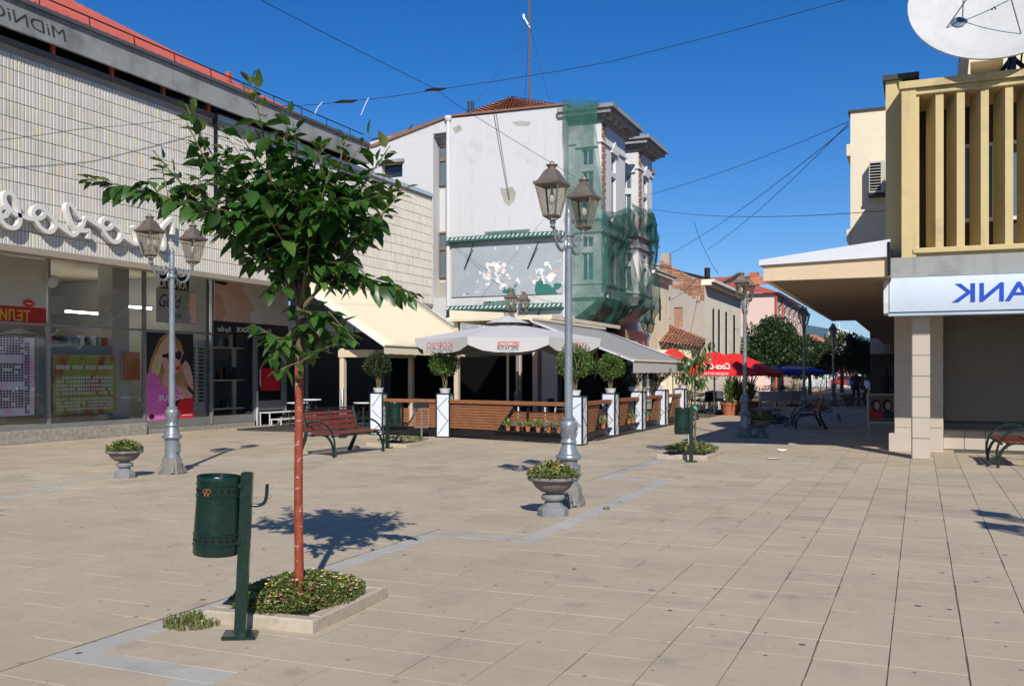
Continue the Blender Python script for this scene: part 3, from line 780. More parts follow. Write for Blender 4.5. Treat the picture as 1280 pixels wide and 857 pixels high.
t1 = thing('young_tree', 'young tree with red painted trunk and broad dark green leaves', 'tree', (-3.83, 5.36, 0))
mb = MB(); pts = [(.0,0,.0),(.004,.0,.25),(-.006,.004,.7),(.002,-.004,1.15),(.004,.0,1.5),(0,.002,1.71)]
mb.tube(pts, [.037,.031,.029,.028,.029,.030], 14); mb.obj('trunk', MT['trunk_red'], t1, 60)
mb = MB(); mb.tube([(0,.002,1.69),(.006,.0,1.82),(.004,.01,1.98),(.01,.0,2.2)], [.028,.026,.028,.024], 12)
mb.tube([(0,0,1.73),(-.06,-.03,1.77),(-.10,-.04,1.81)], [.02,.016,.01], 6)
mb.obj('bark_trunk', MT['bark'], t1, 60)
Rv = Vector((CS, SN, 0)); Fv = Vector((-SN, CS, 0)); D1 = depth_of(-3.83, 5.36); K = D1/F_PX; VB = HZ+F_PX*EYE/D1
def tl(u, v, dd=0): return Rv*((u-372)*K) + Fv*dd + Vector((0,0,(VB-v)*K))
branches = []   # (path, r0, leaf start, leaf size, young)
def br(a, b, sag, r, n=10, wig=.05): branches.append((branch_path(a, b, sag, wig), r)); return branches[-1][0]
top = tl(373, 372)
for (u, v, dd) in ((228,112,.15),(318,97,-.25),(262,165,-.45),(400,152,.3),(440,160,-.2),(372,180,.55),(345,150,.2),(478,165,.1),(505,228,-.15),(425,215,-.5),(300,215,.6),(196,180,-.1)):
    br(top+Vector((0,0,random.uniform(-.1,.15))), tl(u, v+12, dd), -.02, .014)
br(tl(372,345), tl(128,236,-.35), .10, .013); br(tl(373,350), tl(520,372,-.1), .09, .012)
br(tl(373,390), tl(458,432,-.25), .07, .008); br(tl(372,405), tl(345,440,-.2), .0, .006); br(tl(372,430), tl(378,470,-.2), .05, .005); br(tl(372,415), tl(405,400,.2), .05, .006)
for k in range(64):                       # inner twigs, low and wide
    a = random.uniform(0, 6.283); el = random.uniform(-.05, .95); L = random.uniform(.36, .82)
    o = tl(373, random.uniform(240, 340))
    e = o + Vector((math.cos(a)*math.cos(el), math.sin(a)*math.cos(el), math.sin(el)))*L
    br(o, e, random.uniform(-.05, .08), .007)
leaves = []
def put_leaf(p, ax, nrm, s, young):
    ax = ax.normalized(); nrm = (nrm - ax*nrm.dot(ax)).normalized(); y = nrm.cross(ax)
    m = Matrix((ax*s, y*s, nrm*s)).transposed().to_4x4(); m.translation = p
    leaves.append((m, random.randrange(4), young, s))
mb = MB()
for bi, (pth, r) in enumerate(branches):
    n = len(pth); mb.tube(pth, [r*(1-.75*i/(n-1)) for i in range(n)], 5)
    main = bi < 18; L = sum((pth[i+1]-pth[i]).length for i in range(n-1))
    cnt = int(L/(.075 if 14 <= bi < 18 else .027 if main else .046))
    for k in range(cnt):
        t = (.22 if main else .25) + (.78 if main else .75)*(k+random.random()*.5)/cnt
        f = min(t*(n-1), n-1.001); i = int(f); p = pth[i].lerp(pth[i+1], f-i); tg = (pth[i+1]-pth[i]).normalized()
        a = k*2.4+random.uniform(-.4,.4); o1 = tg.orthogonal().normalized(); o2 = tg.cross(o1)
        out = o1*math.cos(a)+o2*math.sin(a); out.z *= .4
        tip = t > .85
        ax = out*.9 + tg*(.5 if not tip else 1.0) + Vector((0,0,random.uniform(-1.0, -.1) if not tip else random.uniform(-.5,.3)))
        s = random.choice((random.uniform(.06,.11), random.uniform(.10,.15), random.uniform(.13,.19)))*(.68 if tip else 1.0)*(1.0 if main else 1.08)
        nr = Vector((random.uniform(-.5,.5), random.uniform(-.5,.5), 1.0)) + out*.5
        st = .02; put_leaf(p + out*st, ax, nr, s, tip and main and pth[-1].z > 2.5 and random.random() < .55)
    if main:                                    # short side shoots
        for k in range(5):
            t = random.uniform(.18, .75); f = t*(n-1); i = int(f); p = pth[i].lerp(pth[i+1], f-i)
            e = p + Vector((random.uniform(-1,1), random.uniform(-1,1), random.uniform(-.3,.8))).normalized()*random.uniform(.12,.30)
            q = branch_path(p, e, .04, .05, 4); mb.tube(q, [.005,.004,.004,.003,.002], 4)
            for j in range(6):
                tt = .2+.8*j/6; f2 = min(tt*4, 3.999); i2 = int(f2); pp = q[i2].lerp(q[i2+1], f2-i2); a = j*2.4
                out = Vector((math.cos(a), math.sin(a), 0)); put_leaf(pp, out+(e-p).normalized()*.5+Vector((0,0,random.uniform(-.9,0))), Vector((0,0,1))+out*.5, random.uniform(.09,.15), False)
mb.obj('branches', MT['twig'], t1)
me_leaf = {}
for y in (0, 1):
    for k in range(4):
        me = bpy.data.meshes.new('leaf'); me.from_pydata(LEAVES[k][0], [], LEAVES[k][1]); me.materials.append(MT['leaf_young' if y else 'leaf_cherry'])
        me.polygons.foreach_set('use_smooth', [True]*8); me_leaf[(k, y)] = me
crown = {0: MB(), 1: MB()}
cpos = Vector((3.83, -5.36, EYE))          # towards the lens, leaf-local
leaves.sort(key=lambda q: -q[3]*(1.6 - .55*(q[0].translation-cpos).length/7))
CR = thing('crown', '', ''); del CR['label']; del CR['category']; CR.parent = t1
for i, (m, k, y, s) in enumerate(leaves):
    if i % 4 == 0 and i//4 < 300:
        o = link('leaf', me_leaf[(k, int(y))], CR); o.matrix_local = m
    else:
        crown[int(y)].add([m @ Vector(p) for p in LEAVES[k][0]], LEAVES[k][1])
for y, m in ((0, 'leaf_cherry'), (1, 'leaf_young')):
    if crown[y].v: stuff(crown[y].obj('foliage', MT[m], CR, 80))
# ------------------------------------------------------------------ sapling with stake
random.seed(21)
t2 = thing('sapling', 'thin sapling with drooping leaves, staked and tied with green ribbon', 'tree', (-3.95, 18.2, 0))
mb = MB(); mb.tube([(0,0,.05),(.01,0,.8),(0,.01,1.5),(.02,0,2.05)], [.022,.018,.014,.008], 8); mb.obj('trunk', MT['bark'], t2)
mb = MB(); mb.tube([(-.12,-.03,.05),(-.10,-.02,.98)], .018, 7); mb.obj('stake', MT['kerb_stone'], t2)
mb = MB(); mb.tube([(.028*math.cos(a),.028*math.sin(a),.93+.02*math.sin(2*a)) for a in [k*.55 for k in range(13)]], .012, 5); mb.tube([(-.10,-.02,.94),(0,-.03,.95),(.07,-.05,.88)], [.018,.022,.010], 5)
mb.tube([(-.10,-.03,.93),(-.15,-.06,.86),(-.13,-.08,.82)], [.016,.02,.008], 5); mb.obj('ribbon', MT['teal_paint'] if False else mat('ribbon_green', (.05,.42,.26), .5, .2, 8), t2)
g = MB(); g2 = MB(); tw = MB()
for k in range(16):
    a = random.uniform(0, 6.283); z = random.uniform(1.35, 2.05); e = Vector((math.cos(a)*.38, math.sin(a)*.38, z+random.uniform(-.12,.32)))*1.0
    q = branch_path((0,0,z), e, .08, .05, 5); tw.tube(q, .004, 4)
    for j in range(9):
        f = min((.2+.8*j/9)*5, 4.999); i = int(f); p = q[i].lerp(q[i+1], f-i); b = j*2.4
        ax = Vector((math.cos(b)*.5, math.sin(b)*.5, -random.uniform(.3,1.4))).normalized(); nr = Vector((math.cos(b), math.sin(b), .6)); nr = (nr-ax*nr.dot(ax)).normalized(); y = nr.cross(ax); s = random.uniform(.12,.20)
        vs, fs = LEAVES[k % 4]; M_ = Matrix((ax*s, y*s*.7, nr*s)).transposed().to_4x4(); M_.translation = p
        (g2 if random.random() < .45 else g).add([M_ @ Vector(v) for v in vs], fs)
tw.obj('twigs', MT['twig'], t2); CR2 = g.obj('crown', MT['leaf_cherry'], t2); stuff(CR2); stuff(g2.obj('young_leaves', MT['leaf_young'], t2))

# ================================================================== BENCHES
def make_bench(loc, rz, label):
    """x along the length, front towards -y"""
    t = thing('park_bench', label, 'bench', loc, rz, 'green iron benches with wooden slats'); L = 1.66
    for sx in (-1, 1):
        x = sx*L/2
        mb = MB()
        arc = spline([(x,-.42,.0),(x,-.405,.16),(x,-.34,.32),(x,-.22,.41),(x,-.06,.43),(x,.10,.40)], 5); mb.tube(arc, .026, 6)
        arm = spline([(x,-.42,.02),(x,-.44,.22),(x,-.40,.42),(x,-.28,.58),(x,-.10,.66),(x,.10,.665),(x,.20,.63)], 5); mb.tube(arm, .020, 6)
        mb.obj('front_leg', MT['bench_green'], t, 50)
        mb = MB(); back = spline([(x,.42,.0),(x,.34,.16),(x,.25,.36),(x,.24,.55),(x,.30,.80),(x,.335,.92)], 5)
        mb.tube(back, [.045-.022*i/len(back) for i in range(len(back))], 6); mb.obj('rear_leg', MT['bench_green'], t, 50)
    for x in (-L/2+.0, 0, L/2-.0):
        mb = MB(); mb.tube(spline([(x*.98,-.30,.415),(x*.98,-.05,.41),(x*.98,.16,.40),(x*.98,.23,.47),(x*.98,.27,.70),(x*.98,.325,.88)], 4), .014, 6); mb.obj('bracket', MT['bench_green'], t, 50)
    for k in range(5):
        y = -.33+.105*k; mb = MB(); mb.bbox(-L/2-.03, L/2+.03, y-.045, y+.045, .425, .452, .006); mb.obj('seat_slat', MT['bench_wood'], t)
    for k in range(4):
        z = .52+.10*k; y = .222+.028*k+.006*k*k; m = Matrix.Translation((0, y, z)) @ Matrix.Rotation(R(-14-3*k), 4, 'X')
        mb = MB(); mb.bbox(-L/2-.03, L/2+.03, -.014, .014, -.044, .044, .006, M=m); mb.obj('back_slat', MT['bench_wood'], t)
    mb = MB(); mb.tube([(-L/2,-.36,.40),(L/2,-.36,.40)], .018, 6); mb.obj('front_rail', MT['bench_green'], t)
    mb = MB(); mb.tube([(-L/2,.325,.90),(L/2,.325,.90)], .014, 6); mb.obj('top_rail', MT['bench_green'], t)
    return t
make_bench((-10.55, 16.2, 0), R(87), 'wooden slat bench with green iron frame in front of the cafe terrace')
make_bench((1.60, 18.95, 0), R(-88), 'wooden slat bench in front of the bank shutter')
make_bench((-3.0, 29.3, 0), R(-90+10), 'shaded iron bench in the middle of the street')
make_bench((-2.6, 47.0, 0), R(-90), 'far shaded bench near the walking person')
# ================================================================== LEFT SHOP BUILDING
random.seed(31)
XC, XG = -16.3, -18.7                 # cladding plane, shop glass plane
Y0, Y1 = 6.0, 31.0
ZB, ZT = 4.03, 7.98
shop = thing('shop_building', 'pale ribbed-tile shop building with red metal roof and glazed ground floor', 'building', (0,0,0))
mb = MB()
mb.box(-30, XC-.03, Y0, Y1-.02, 4.46, ZT-.02)                  # upper storey body
mb.obj('wall', MT['plaster_beige'], shop)
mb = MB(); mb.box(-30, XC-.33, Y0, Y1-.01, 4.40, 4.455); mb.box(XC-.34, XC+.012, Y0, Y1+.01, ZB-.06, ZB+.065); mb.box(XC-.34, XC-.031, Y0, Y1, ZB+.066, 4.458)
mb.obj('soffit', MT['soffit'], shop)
tiles = MB(); ph, rh = .083, .3115
rows = int((ZT-ZB-.06)/rh+.5)
for j in range(rows):
    z0 = ZB+.065+j*rh; z1 = min(z0+rh-.010, ZT)
    k = 0; y = Y0
    while y < Y1-.01:
        y2 = min(y+ph-.006, Y1); dx = random.uniform(0, .004)
        x = XC+dx; b = .012
        tiles.add([(XC-.03,y,z0),(XC-.03,y2,z0),(XC-.03,y2,z1),(XC-.03,y,z1),(x,y+b,z0+.004),(x,y2-b,z0+.004),(x,y2-b,z1-.004),(x,y+b,z1-.004)],
                  [(4,5,6,7),(0,1,5,4),(1,2,6,5),(2,3,7,6),(3,0,4,7)]); y += ph
stuff(tiles.obj('cladding_tiles', MT['cladding'], shop))
mb = MB(); mb.face((XC-.024,Y0,ZB+.06),(XC-.024,Y1,ZB+.06),(XC-.024,Y1,ZT),(XC-.024,Y0,ZT)); mb.obj('grout', MT['grout'], shop)
mb = MB(); mb.box(XC-.3,XC+.05,Y0,19.2,ZT,ZT+.11); mb.obj('coping', MT['alu_dark'], shop)
mb = MB(); mb.box(XC-.35,XC+.04,19.35,Y1+.02,ZT,ZT+.13); mb.obj('coping', MT['blue_coping'], shop)
mb = MB(); mb.box(XC-.05,XC+.03,19.22,19.33,5.4,ZT+.5); mb.obj('downpipe', MT['black_metal'], shop)
# roof storey: concrete fascia panels on red posts, clerestory behind
XF = XC+.32; ZF0, ZF1 = 8.18, 8.78
yy = Y0; pn = 0
while yy < 26.0:
    y2 = min(yy+2.55, 26.05); mb = MB(); mb.bbox(XF-.07, XF, yy+.008, y2-.008, ZF0+random.uniform(-.006,.006), ZF1, .006); mb.obj('fascia_panel', MT['concrete_panel'], shop); yy = y2
mb = MB(); mb.box(XF-.14,XF+.05,Y0,26.07,ZF1+.002,ZF1+.05); mb.box(XF+.02,XF+.07,Y0,26.07,ZF1-.035,ZF1+.02); mb.obj('gutter', MT['alu_dark'], shop)
mb = MB(); mb.box(XF-2.2,XF-.07,Y0,26.05,ZF1-.08,ZF1-.02); mb.box(XF-.075,XF-.0,26.052,26.08,ZF0,ZF1); mb.box(XF-2.2,XF-.08,26.0,26.06,ZF0,ZF1); mb.obj('roof_soffit', MT['dark_wall'], shop)
mb = MB(); mb.box(XC-1.6,XC-1.5,Y0,19.2,ZT,ZF1-.08); mb.obj('clerestory_wall', MT['dark_wall'], shop)
y = Y0+.6
while y < 26:
    mb = MB(); mb.box(XC-.02,XC+.06,y-.04,y+.04,ZT+.09,ZF1-.07); mb.obj('roof_post', MT['red_post'], shop); y += 1.55
for k in range(5):
    y = 19.5+k*1.3; mb = MB(); mb.box(XC-1.3,XC-1.26,y,y+1.2,ZT+.13,ZF1-.09); wf = mb.obj('clerestory_window', MT['window_frame'], shop)
    mb = MB(); mb.box(XC-1.262,XC-1.25,y+.08,y+1.12,ZT+.18,ZF1-.14); mb.obj('pane', MT['window_glass'], wf)
# red ribbed metal roof
RA, RB = on_x(87,0,XF-2.65), on_x(300,107,XF-2.65); YR = RB.y-.05
def roof_pt(s, y):                      # s 0 eave .. 1 ridge
    zr = RA.z+(RB.z-RA.z)*(y-RA.y)/(RB.y-RA.y)
    return Vector((XF-.05-2.6*s, y, ZF1+.05+(zr-ZF1-.05)*s))
mb = MB(); y = Y0
while y < YR:
    for a, b, h0, h1 in ((0,.05,0,.035),(.05,.10,.035,.035),(.10,.15,.035,0),(.15,.26,0,0)):
        p = [roof_pt(0,y+a)+Vector((0,0,h0)), roof_pt(0,y+b)+Vector((0,0,h1)), roof_pt(1,y+b)+Vector((0,0,h1)), roof_pt(1,y+a)+Vector((0,0,h0))]
        mb.face(*p)
    y += .26
mb.face(roof_pt(0,YR),Vector((-30,YR,ZF1)),Vector((-30,YR,roof_pt(1,YR).z)),roof_pt(1,YR))
mb.face(roof_pt(1,Y0),roof_pt(1,YR),Vector((-30,YR,9.0)),Vector((-30,Y0,9.4)))
rf = mb.obj('roof', MT['red_metal'], shop)
mb = MB()
for k in range(16):
    y = Y0+.3+k*1.25
    if y < 26: mb.tube([(XF-.02,y,ZF1+.04),(XF-.10,y+.05,ZF1+.30)], .012, 5)
mb.tube([(XF-.10,Y0,ZF1+.30),(XF-.10,25.9,ZF1+.30)], .016, 6); mb.obj('snow_rail', MT['black_metal'], shop)
for yy in (20.0,):
    mb = MB(); mb.box(XF-.60,XF-.48,yy,yy+.12,ZF1+.04,ZF1+.62); mb.obj('roof_vent', MT['red_post'], shop)
# faint sprayed lettering on the fascia (reads backwards in the picture)
a = on_x(8, 22, XF); text('graffiti', 'MiDNiG', .34, MT['spray_black'], shop, (XF+.002, on_x(-13,10,XF).y, 8.32), (0,1,0), (0,0,1), True, .001, .15, 1.75)
# script sign
def sign_pts(pts, z):
    if z == 3: return [(p[0]/8.57, 230+p[1]/8.57) for p in pts]
    return [(100+p[0]/7.14, 230+p[1]/7.14) for p in pts]
def ring(cx, cy, rx, ry, a0=0, a1=360, n=12): return [(cx+rx*math.cos(R(a0+(a1-a0)*k/n)), cy+ry*math.sin(R(a0+(a1-a0)*k/n))) for k in range(n+1)]
sign = thing('script_sign', 'large white cursive lettering fixed to the ribbed shop wall', 'sign', (0,0,0))
strokes = [
 [(3, ring(45,295,48,48,30,390)), (3, [(0,335),(40,420),(110,465),(175,465),(215,420),(215,330),(190,230),(160,150),(120,100),(75,95),(50,135),(65,200),(110,265),(170,320),(250,345),(340,372),(400,368)]), (3, [(-120,380),(-60,395),(0,350)])],
 [(3, ring(420,305,62,62,-20,340)), (3, [(372,350),(400,410),(450,475),(520,512),(575,495),(600,440),(570,370),(520,320),(478,280)])],
 [(3, [(590,405),(650,455),(720,505),(795,545),(850,500),(905,500),(960,505),(948,585)]), (3, [(820,490),(775,420),(740,330),(720,260),(730,220),(765,225),(800,270),(835,325),(870,370)]), (3, [(830,480),(885,455),(905,400),(925,365),(960,365),(1010,405),(1080,455)])],
 [(4, ring(248,352,48,46,-20,340)), (4, [(75,310),(130,345),(200,392),(235,450),(285,505),(335,515),(370,485),(375,430),(340,380),(298,345)])],
 [(4, [(375,455),(440,500),(505,535),(522,500),(505,430),(478,375)])],
 [(4, [(690,500),(700,545),(745,580),(762,530),(750,450),(738,400),(790,340),(830,310),(840,340),(835,450)])],
]
for grp in strokes:
    mb = MB()
    for z, pts in grp:
        P2 = [on_x(u, v, XC+.16) for u, v in sign_pts(pts, z)]; P2 = spline(P2, 5); n = len(P2); hw = .043
        L_, R_ = [], []
        for i in range(n):
            tg = (P2[min(i+1,n-1)]-P2[max(i-1,0)]).normalized(); nn = Vector((0, -tg.z, tg.y))
            L_.append(P2[i]+nn*hw); R_.append(P2[i]-nn*hw)
        dx = Vector((.11, 0, 0)); vs = []
        for i in range(n): vs += [L_[i], R_[i], R_[i]-dx, L_[i]-dx]
        fs = []
        for i in range(n-1):
            b = i*4; fs += [(b, b+1, b+5, b+4), (b+1, b+2, b+6, b+5), (b+2, b+3, b+7, b+6), (b+3, b, b+4, b+7)]
        fs += [(0,3,2,1), ((n-1)*4,(n-1)*4+1,(n-1)*4+2,(n-1)*4+3)]
        off = random.uniform(0, .004); mb.add([v+Vector((off,0,0)) for v in vs], fs)
    for _ in range(2):
        q = P2[random.randrange(len(P2))]; mb.tube([q-Vector((.10,0,0)), Vector((XC-.02,q.y,q.z))], .012, 5)
    mb.obj('letter', MT['white_letter'], sign)
# ------------------------------------------------------------------ shop front
def sy(u): return on_x(u, 466, XG).y
front = bpy.data.objects.new('shop_front', None); col.objects.link(front); front.parent = shop
HB, HT, HM = .42, 4.39, 2.72           # sill, head, transom
mb = MB(); mb.bbox(XG-.30,XG+.10,6,sy(180),-.02,HB-.12,.01); mb.obj('plinth', MT['granite'], front)
mb = MB(); mb.box(XG-.35,XG+.06,6,sy(180),HB-.12,HB); mb.obj('sill', MT['alu'], front)
mb = MB(); mb.bbox(XG-.30,XG+.02,sy(182),sy(318),-.02,.14,.01); mb.obj('plinth', MT['granite'], front)
mb = MB(); mb.box(XG-.10,XG+.03,sy(182),sy(318),.14,.36); mb.obj('kick_panel', MT['alu'], front)
ys = [10.0, 12.6, sy(60), sy(180), sy(264), sy(318), sy(356), 26.6, 28.9, 31.5]
for i, y in enumerate(ys):
    mb = MB(); mb.bbox(XG-.05,XG+.05,y-.035,y+.035,.14 if i > 3 else HB,HT,.006); mb.obj('mullion', MT['alu'], front)
for a, b, z0 in ((6, ys[3], HB), (ys[3], ys[4], .36)):
    mb = MB(); mb.bbox(XG-.04,XG+.04,a,b-.036,HM-.03,HM+.03,.005); mb.obj('transom', MT['alu'], front)
for a, b, z0, tr in ((10.0,12.6,HB,1),(12.6,ys[2],HB,1),(ys[2],ys[3],HB,1),(ys[3],ys[4],.36,1),(ys[4],ys[5],.36,0),(ys[6],26.6,.2,0),(26.6,28.9,.2,0),(28.9,31.5,.2,0)):
    for z1, z2 in (((z0,HM-.03),(HM+.03,HT)) if tr else ((z0,HM if a == ys[4] else HT),)):
        mb = MB(); mb.box(XG-.006,XG+.0,a+.034,b-.034,z1,z2); mb.obj('pane', MT['glass'], front)
# interior
room = thing('shop_interior', 'dim shop rooms behind the glass with ceiling tubes', 'room', (0,0,0))
mb = MB(); mb.face((XG-.4,6,.30),(XG-.4,33,.30),(-27,33,.30),(-27,6,.30)); mb.obj('floor', MT['interior_floor'], room)
mb = MB(); mb.face((-26,6,0),(-26,33,0),(-26,33,4.39),(-26,6,4.39)); mb.obj('back_wall', MT['interior'], room)
for y in (6.0, sy(264)-.02, 33.0):
    mb = MB(); mb.box(-26,XG-.12,y-.05,y+.05,0,4.39); mb.obj('partition', MT['interior'], room)
mb = MB(); mb.box(XG-.75,XG-.25,sy(150),sy(176)-.15,.2,HT); mb.obj('pillar', MT['pillar_white'], room)
for (x, y0, y1, z) in ((-21.2,16.6,18.4,3.5),(-22.2,16.2,19.0,3.35),(-20.6,20.0,21.6,3.45),(-22.0,19.2,21.5,3.3),(-21.4,13.0,15.5,3.5)):
    mb = MB(); mb.box(x-.03,x+.03,y0,y1,z,z+.05); mb.obj('ceiling_tube', MT['tube_light'], room)
mb = MB(); mb.box(-20.8,-20.2,17.55,18.2,3.1,3.55); mb.obj('cabinet', MT['pillar_white'], room)
# the narrow shadow-free pieces in the display
def rect_on(name, u0, u1, v0, v1, m, parent, dx=0.0, t=.012, X=None):
    X = XG if X is None else X
    a = on_x(u0, 466, X); b = on_x(u1, 466, X); z1 = on_x((u0+u1)/2, v0, X).z; z0 = on_x((u0+u1)/2, v1, X).z
    mb = MB(); mb.box(X+dx-t, X+dx, a.y, b.y, z0, z1); o = mb.obj(name, MT[m], parent); return (X+dx, a.y, b.y, z0, z1)
wp = thing('shop_fascia_board', 'white board with red band and gold lettering above the lottery window', 'sign')
rect_on('board', -60, 57, 318, 381, 'pillar_white', wp, .012)
q = rect_on('red_band', -60, 57, 381, 405, 'sign_red', wp, .016)
text('lettering', 'ТЕЛИН', .33, MT['letter_gold'], wp, (q[0]+.002, on_x(-12,400,XG).y, q[3]+.10), (0,1,0), (0,0,1), True, .002, 0, on_x(37,400,XG).y-on_x(-12,400,XG).y, bold=.006)
mb = MB(); c = on_x(36, 379, XG+.03)
mb.lathe([(.15,0),(.15,.008)], 20, M=basis(c, (0,1,0), (0,0,1)) @ Matrix.Diagonal((1,.55,1,1))); mb.obj('oval_badge', MT['print_red'], wp)
text('badge_lettering', 'super', .07, MT['letter_white'], wp, c+Vector((.011,-.10,-.02)), (0,1,0), (0,0,1), True, .001, .3, .20)
# lottery poster with number blocks
ps = thing('number_poster', 'pale purple poster with blocks of printed numbers in the shop window', 'poster')
X_, a, b, z0, z1 = rect_on('sheet', -60, 47, 420, 521, 'print_pale', ps, -.10)
def blk(par, y0, y1, za, zb, ny, nz, m='print_dark', gap=.28):
    mb = MB(); dy = (y1-y0)/ny; dz = (zb-za)/nz
    for i in range(ny):
        for j in range(nz):
            if random.random() < .9: mb.face((X_+.003,y0+dy*i,za+dz*j),(X_+.003,y0+dy*(i+1-gap),za+dz*j),(X_+.003,y0+dy*(i+1-gap),za+dz*(j+1-gap)),(X_+.003,y0+dy*i,za+dz*(j+1-gap)))
    stuff(mb.obj('number_block', MT[m], par))
for r_ in range(3):
    za = z0+.18+r_*.60
    for c_ in range(3):
        y1 = on_x(34, 0, XG).y-c_*.83; blk(ps, y1-.62, y1, za, za+.42, 8, 7)
blk(ps, b-.26, b-.12, z0+.05, z1-.1, 2, 24)
# lattice board
lb = thing('lattice_board', 'yellow green price board with white lattice in the shop window', 'display board')
X_, a, b, z0, z1 = rect_on('board', 72, 151, 443, 517, 'print_green', lb, -.15)
blk(lb, a+.1, b-.1, z0+.10, z0+.42, 22, 4, 'print_white', .35); blk(lb, a+.1, b-.1, z0+.48, z0+.95, 22, 5, 'print_white', .35); blk(lb, a+.1, b-.1, z1-.36, z1-.22, 22, 1, 'print_white', .3)
dsh = thing('display_shelf', 'pale blue display shelf panel behind the lattice board', 'shelf')
rect_on('back_panel', 64, 154, 420, 520, 'print_cyan', dsh, -.42, .03)
for k in range(11):
    y = sy(72)+k*.19; mb = MB(); mb.box(XG-.40,XG-.30,y,y+random.uniform(.07,.13),HM-.42,HM-.42+random.uniform(.12,.25)); tag(mb.obj('small_box', MT[random.choice(['print_white','print_dark','print_red','print_cyan'])]), 'small packaged goods on top of the pale blue display shelf', 'box', 'small goods on the display shelf')
op = thing('orange_poster', 'small orange poster with a pale wheel motif beside the white pillar', 'poster')
X_, a, b, z0, z1 = rect_on('sheet', 158, 178, 440, 475, 'print_orange', op, -.08)
mb = MB(); m = basis((X_+.004, (a+b)/2, z0+.62*(z1-z0)), (0,1,0), (0,0,1)); mb.tube([m @ Vector((.13*math.cos(k*.35),.13*math.sin(k*.35),0)) for k in range(19)], .012, 4)
for k in range(6): mb.tube([m @ Vector((0,0,0)), m @ Vector((.13*math.cos(k*1.047),.13*math.sin(k*1.047),0))], .008, 4)
mb.obj('wheel_motif', MT['letter_gold'], op)
# wall fan beside the mullion
fan = thing('wall_fan', 'small pale fan fixed to the shop window mullion', 'fan'); c = on_x(66, 352, XG+.12)
mb = MB(); mb.lathe([(.02,-.10),(.10,-.09),(.15,-.02),(.15,.02),(.09,.05),(.02,.06)], 16, M=basis(c, (0,1,0), (.4,0,1))); mb.obj('cage', MT['pillar_white'], fan, 40)
mb = MB(); mb.tube([c, c+Vector((-.10,-.06,.10)), (XG+.03, ys[2], c.z+.12)], .02, 6); mb.obj('bracket', MT['pillar_white'], fan)
# the optician poster: flat print built from coloured sheets
pw = thing('optician_poster', 'large poster of a blonde woman in sunglasses and pink top', 'poster')
X_, a, b, z0, z1 = rect_on('sheet', 180.5, 241, 416, 527, 'print_black', pw, .012, .006); W_, H_ = b-a, z1-z0
def shape(name, pts, m, lay):
    mb = MB(); mb.add([(X_+.0015*lay, a+W_*p[0], z0+H_*(1-p[1])) for p in pts], [tuple(range(len(pts)))[::-1]]); return mb.obj(name, MT[m], pw)
shape('hair', [(.06,.60),(.05,.46),(.12,.30),(.22,.15),(.30,.06),(.45,.0),(.60,.03),(.72,.09),(.80,.22),(.72,.32),(.80,.42),(.92,.50),(.86,.66),(.62,.70),(.45,.60),(.30,.56)], 'print_hair', 1)
shape('hair_strand', [(.08,.50),(.16,.33),(.30,.14),(.46,.03),(.58,.05),(.44,.14),(.36,.30),(.28,.46),(.16,.55)], 'print_hairlight', 2)
shape('face', [(.33,.30),(.36,.16),(.48,.10),(.62,.13),(.67,.22),(.72,.30),(.69,.36),(.66,.43),(.60,.48),(.50,.49),(.41,.44),(.36,.37)], 'print_skin', 3)
shape('neck', [(.40,.42),(.56,.48),(.56,.62),(.38,.64),(.34,.54)], 'print_skin', 2.6)
shape('glasses', [(.34,.245),(.48,.225),(.60,.215),(.73,.20),(.74,.27),(.68,.31),(.62,.275),(.58,.31),(.48,.325),(.44,.28),(.34,.275)], 'print_black', 4)
shape('hand', [(.76,.36),(.83,.30),(.92,.36),(.99,.50),(1.0,.66),(.90,.60),(.82,.50)], 'print_skin', 3.4)
shape('lips', [(.61,.385),(.70,.37),(.695,.405),(.63,.42)], 'print_red', 5)
shape('top', [(.0,1.0),(.0,.48),(.12,.43),(.26,.48),(.36,.60),(.50,.62),(.62,.58),(.78,.64),(.84,.74),(.66,.76),(.44,.80),(.44,1.0)], 'print_pink', 4)
shape('sleeve_shade', [(.02,.66),(.14,.56),(.30,.56),(.36,.68),(.28,.78),(.10,.76)], 'print_pink', 5)
shape('arm', [(.62,.60),(.84,.62),(.98,.70),(1.0,.80),(.78,.78)], 'print_skin', 4.5)
shape('red_block', [(.64,1.0),(.64,.82),(.76,.74),(1.0,.74),(1.0,1.0)], 'print_red', 5.5)
text('lettering', 'VOGUE', .20, MT['letter_white'], pw, (X_+.010, a+W_*.26, z0+H_*.245), (0,1,0), (0,0,1), True, .0005, 0, W_*.55)
mb = MB(); mb.lathe([(.10,0),(.10,.001)], 18, M=basis((X_+.010, a+W_*.13, z0+H_*.07), (0,1,0), (0,0,1)) @ Matrix.Diagonal((1,.7,1,1))); mb.obj('badge', MT['print_black'], pw)
text('small_lettering', 'luxottica', .06, MT['letter_white'], pw, (X_+.010, a+W_*.74, z0+H_*.06), (0,1,0), (0,0,1), True, .0005, 0, W_*.22)
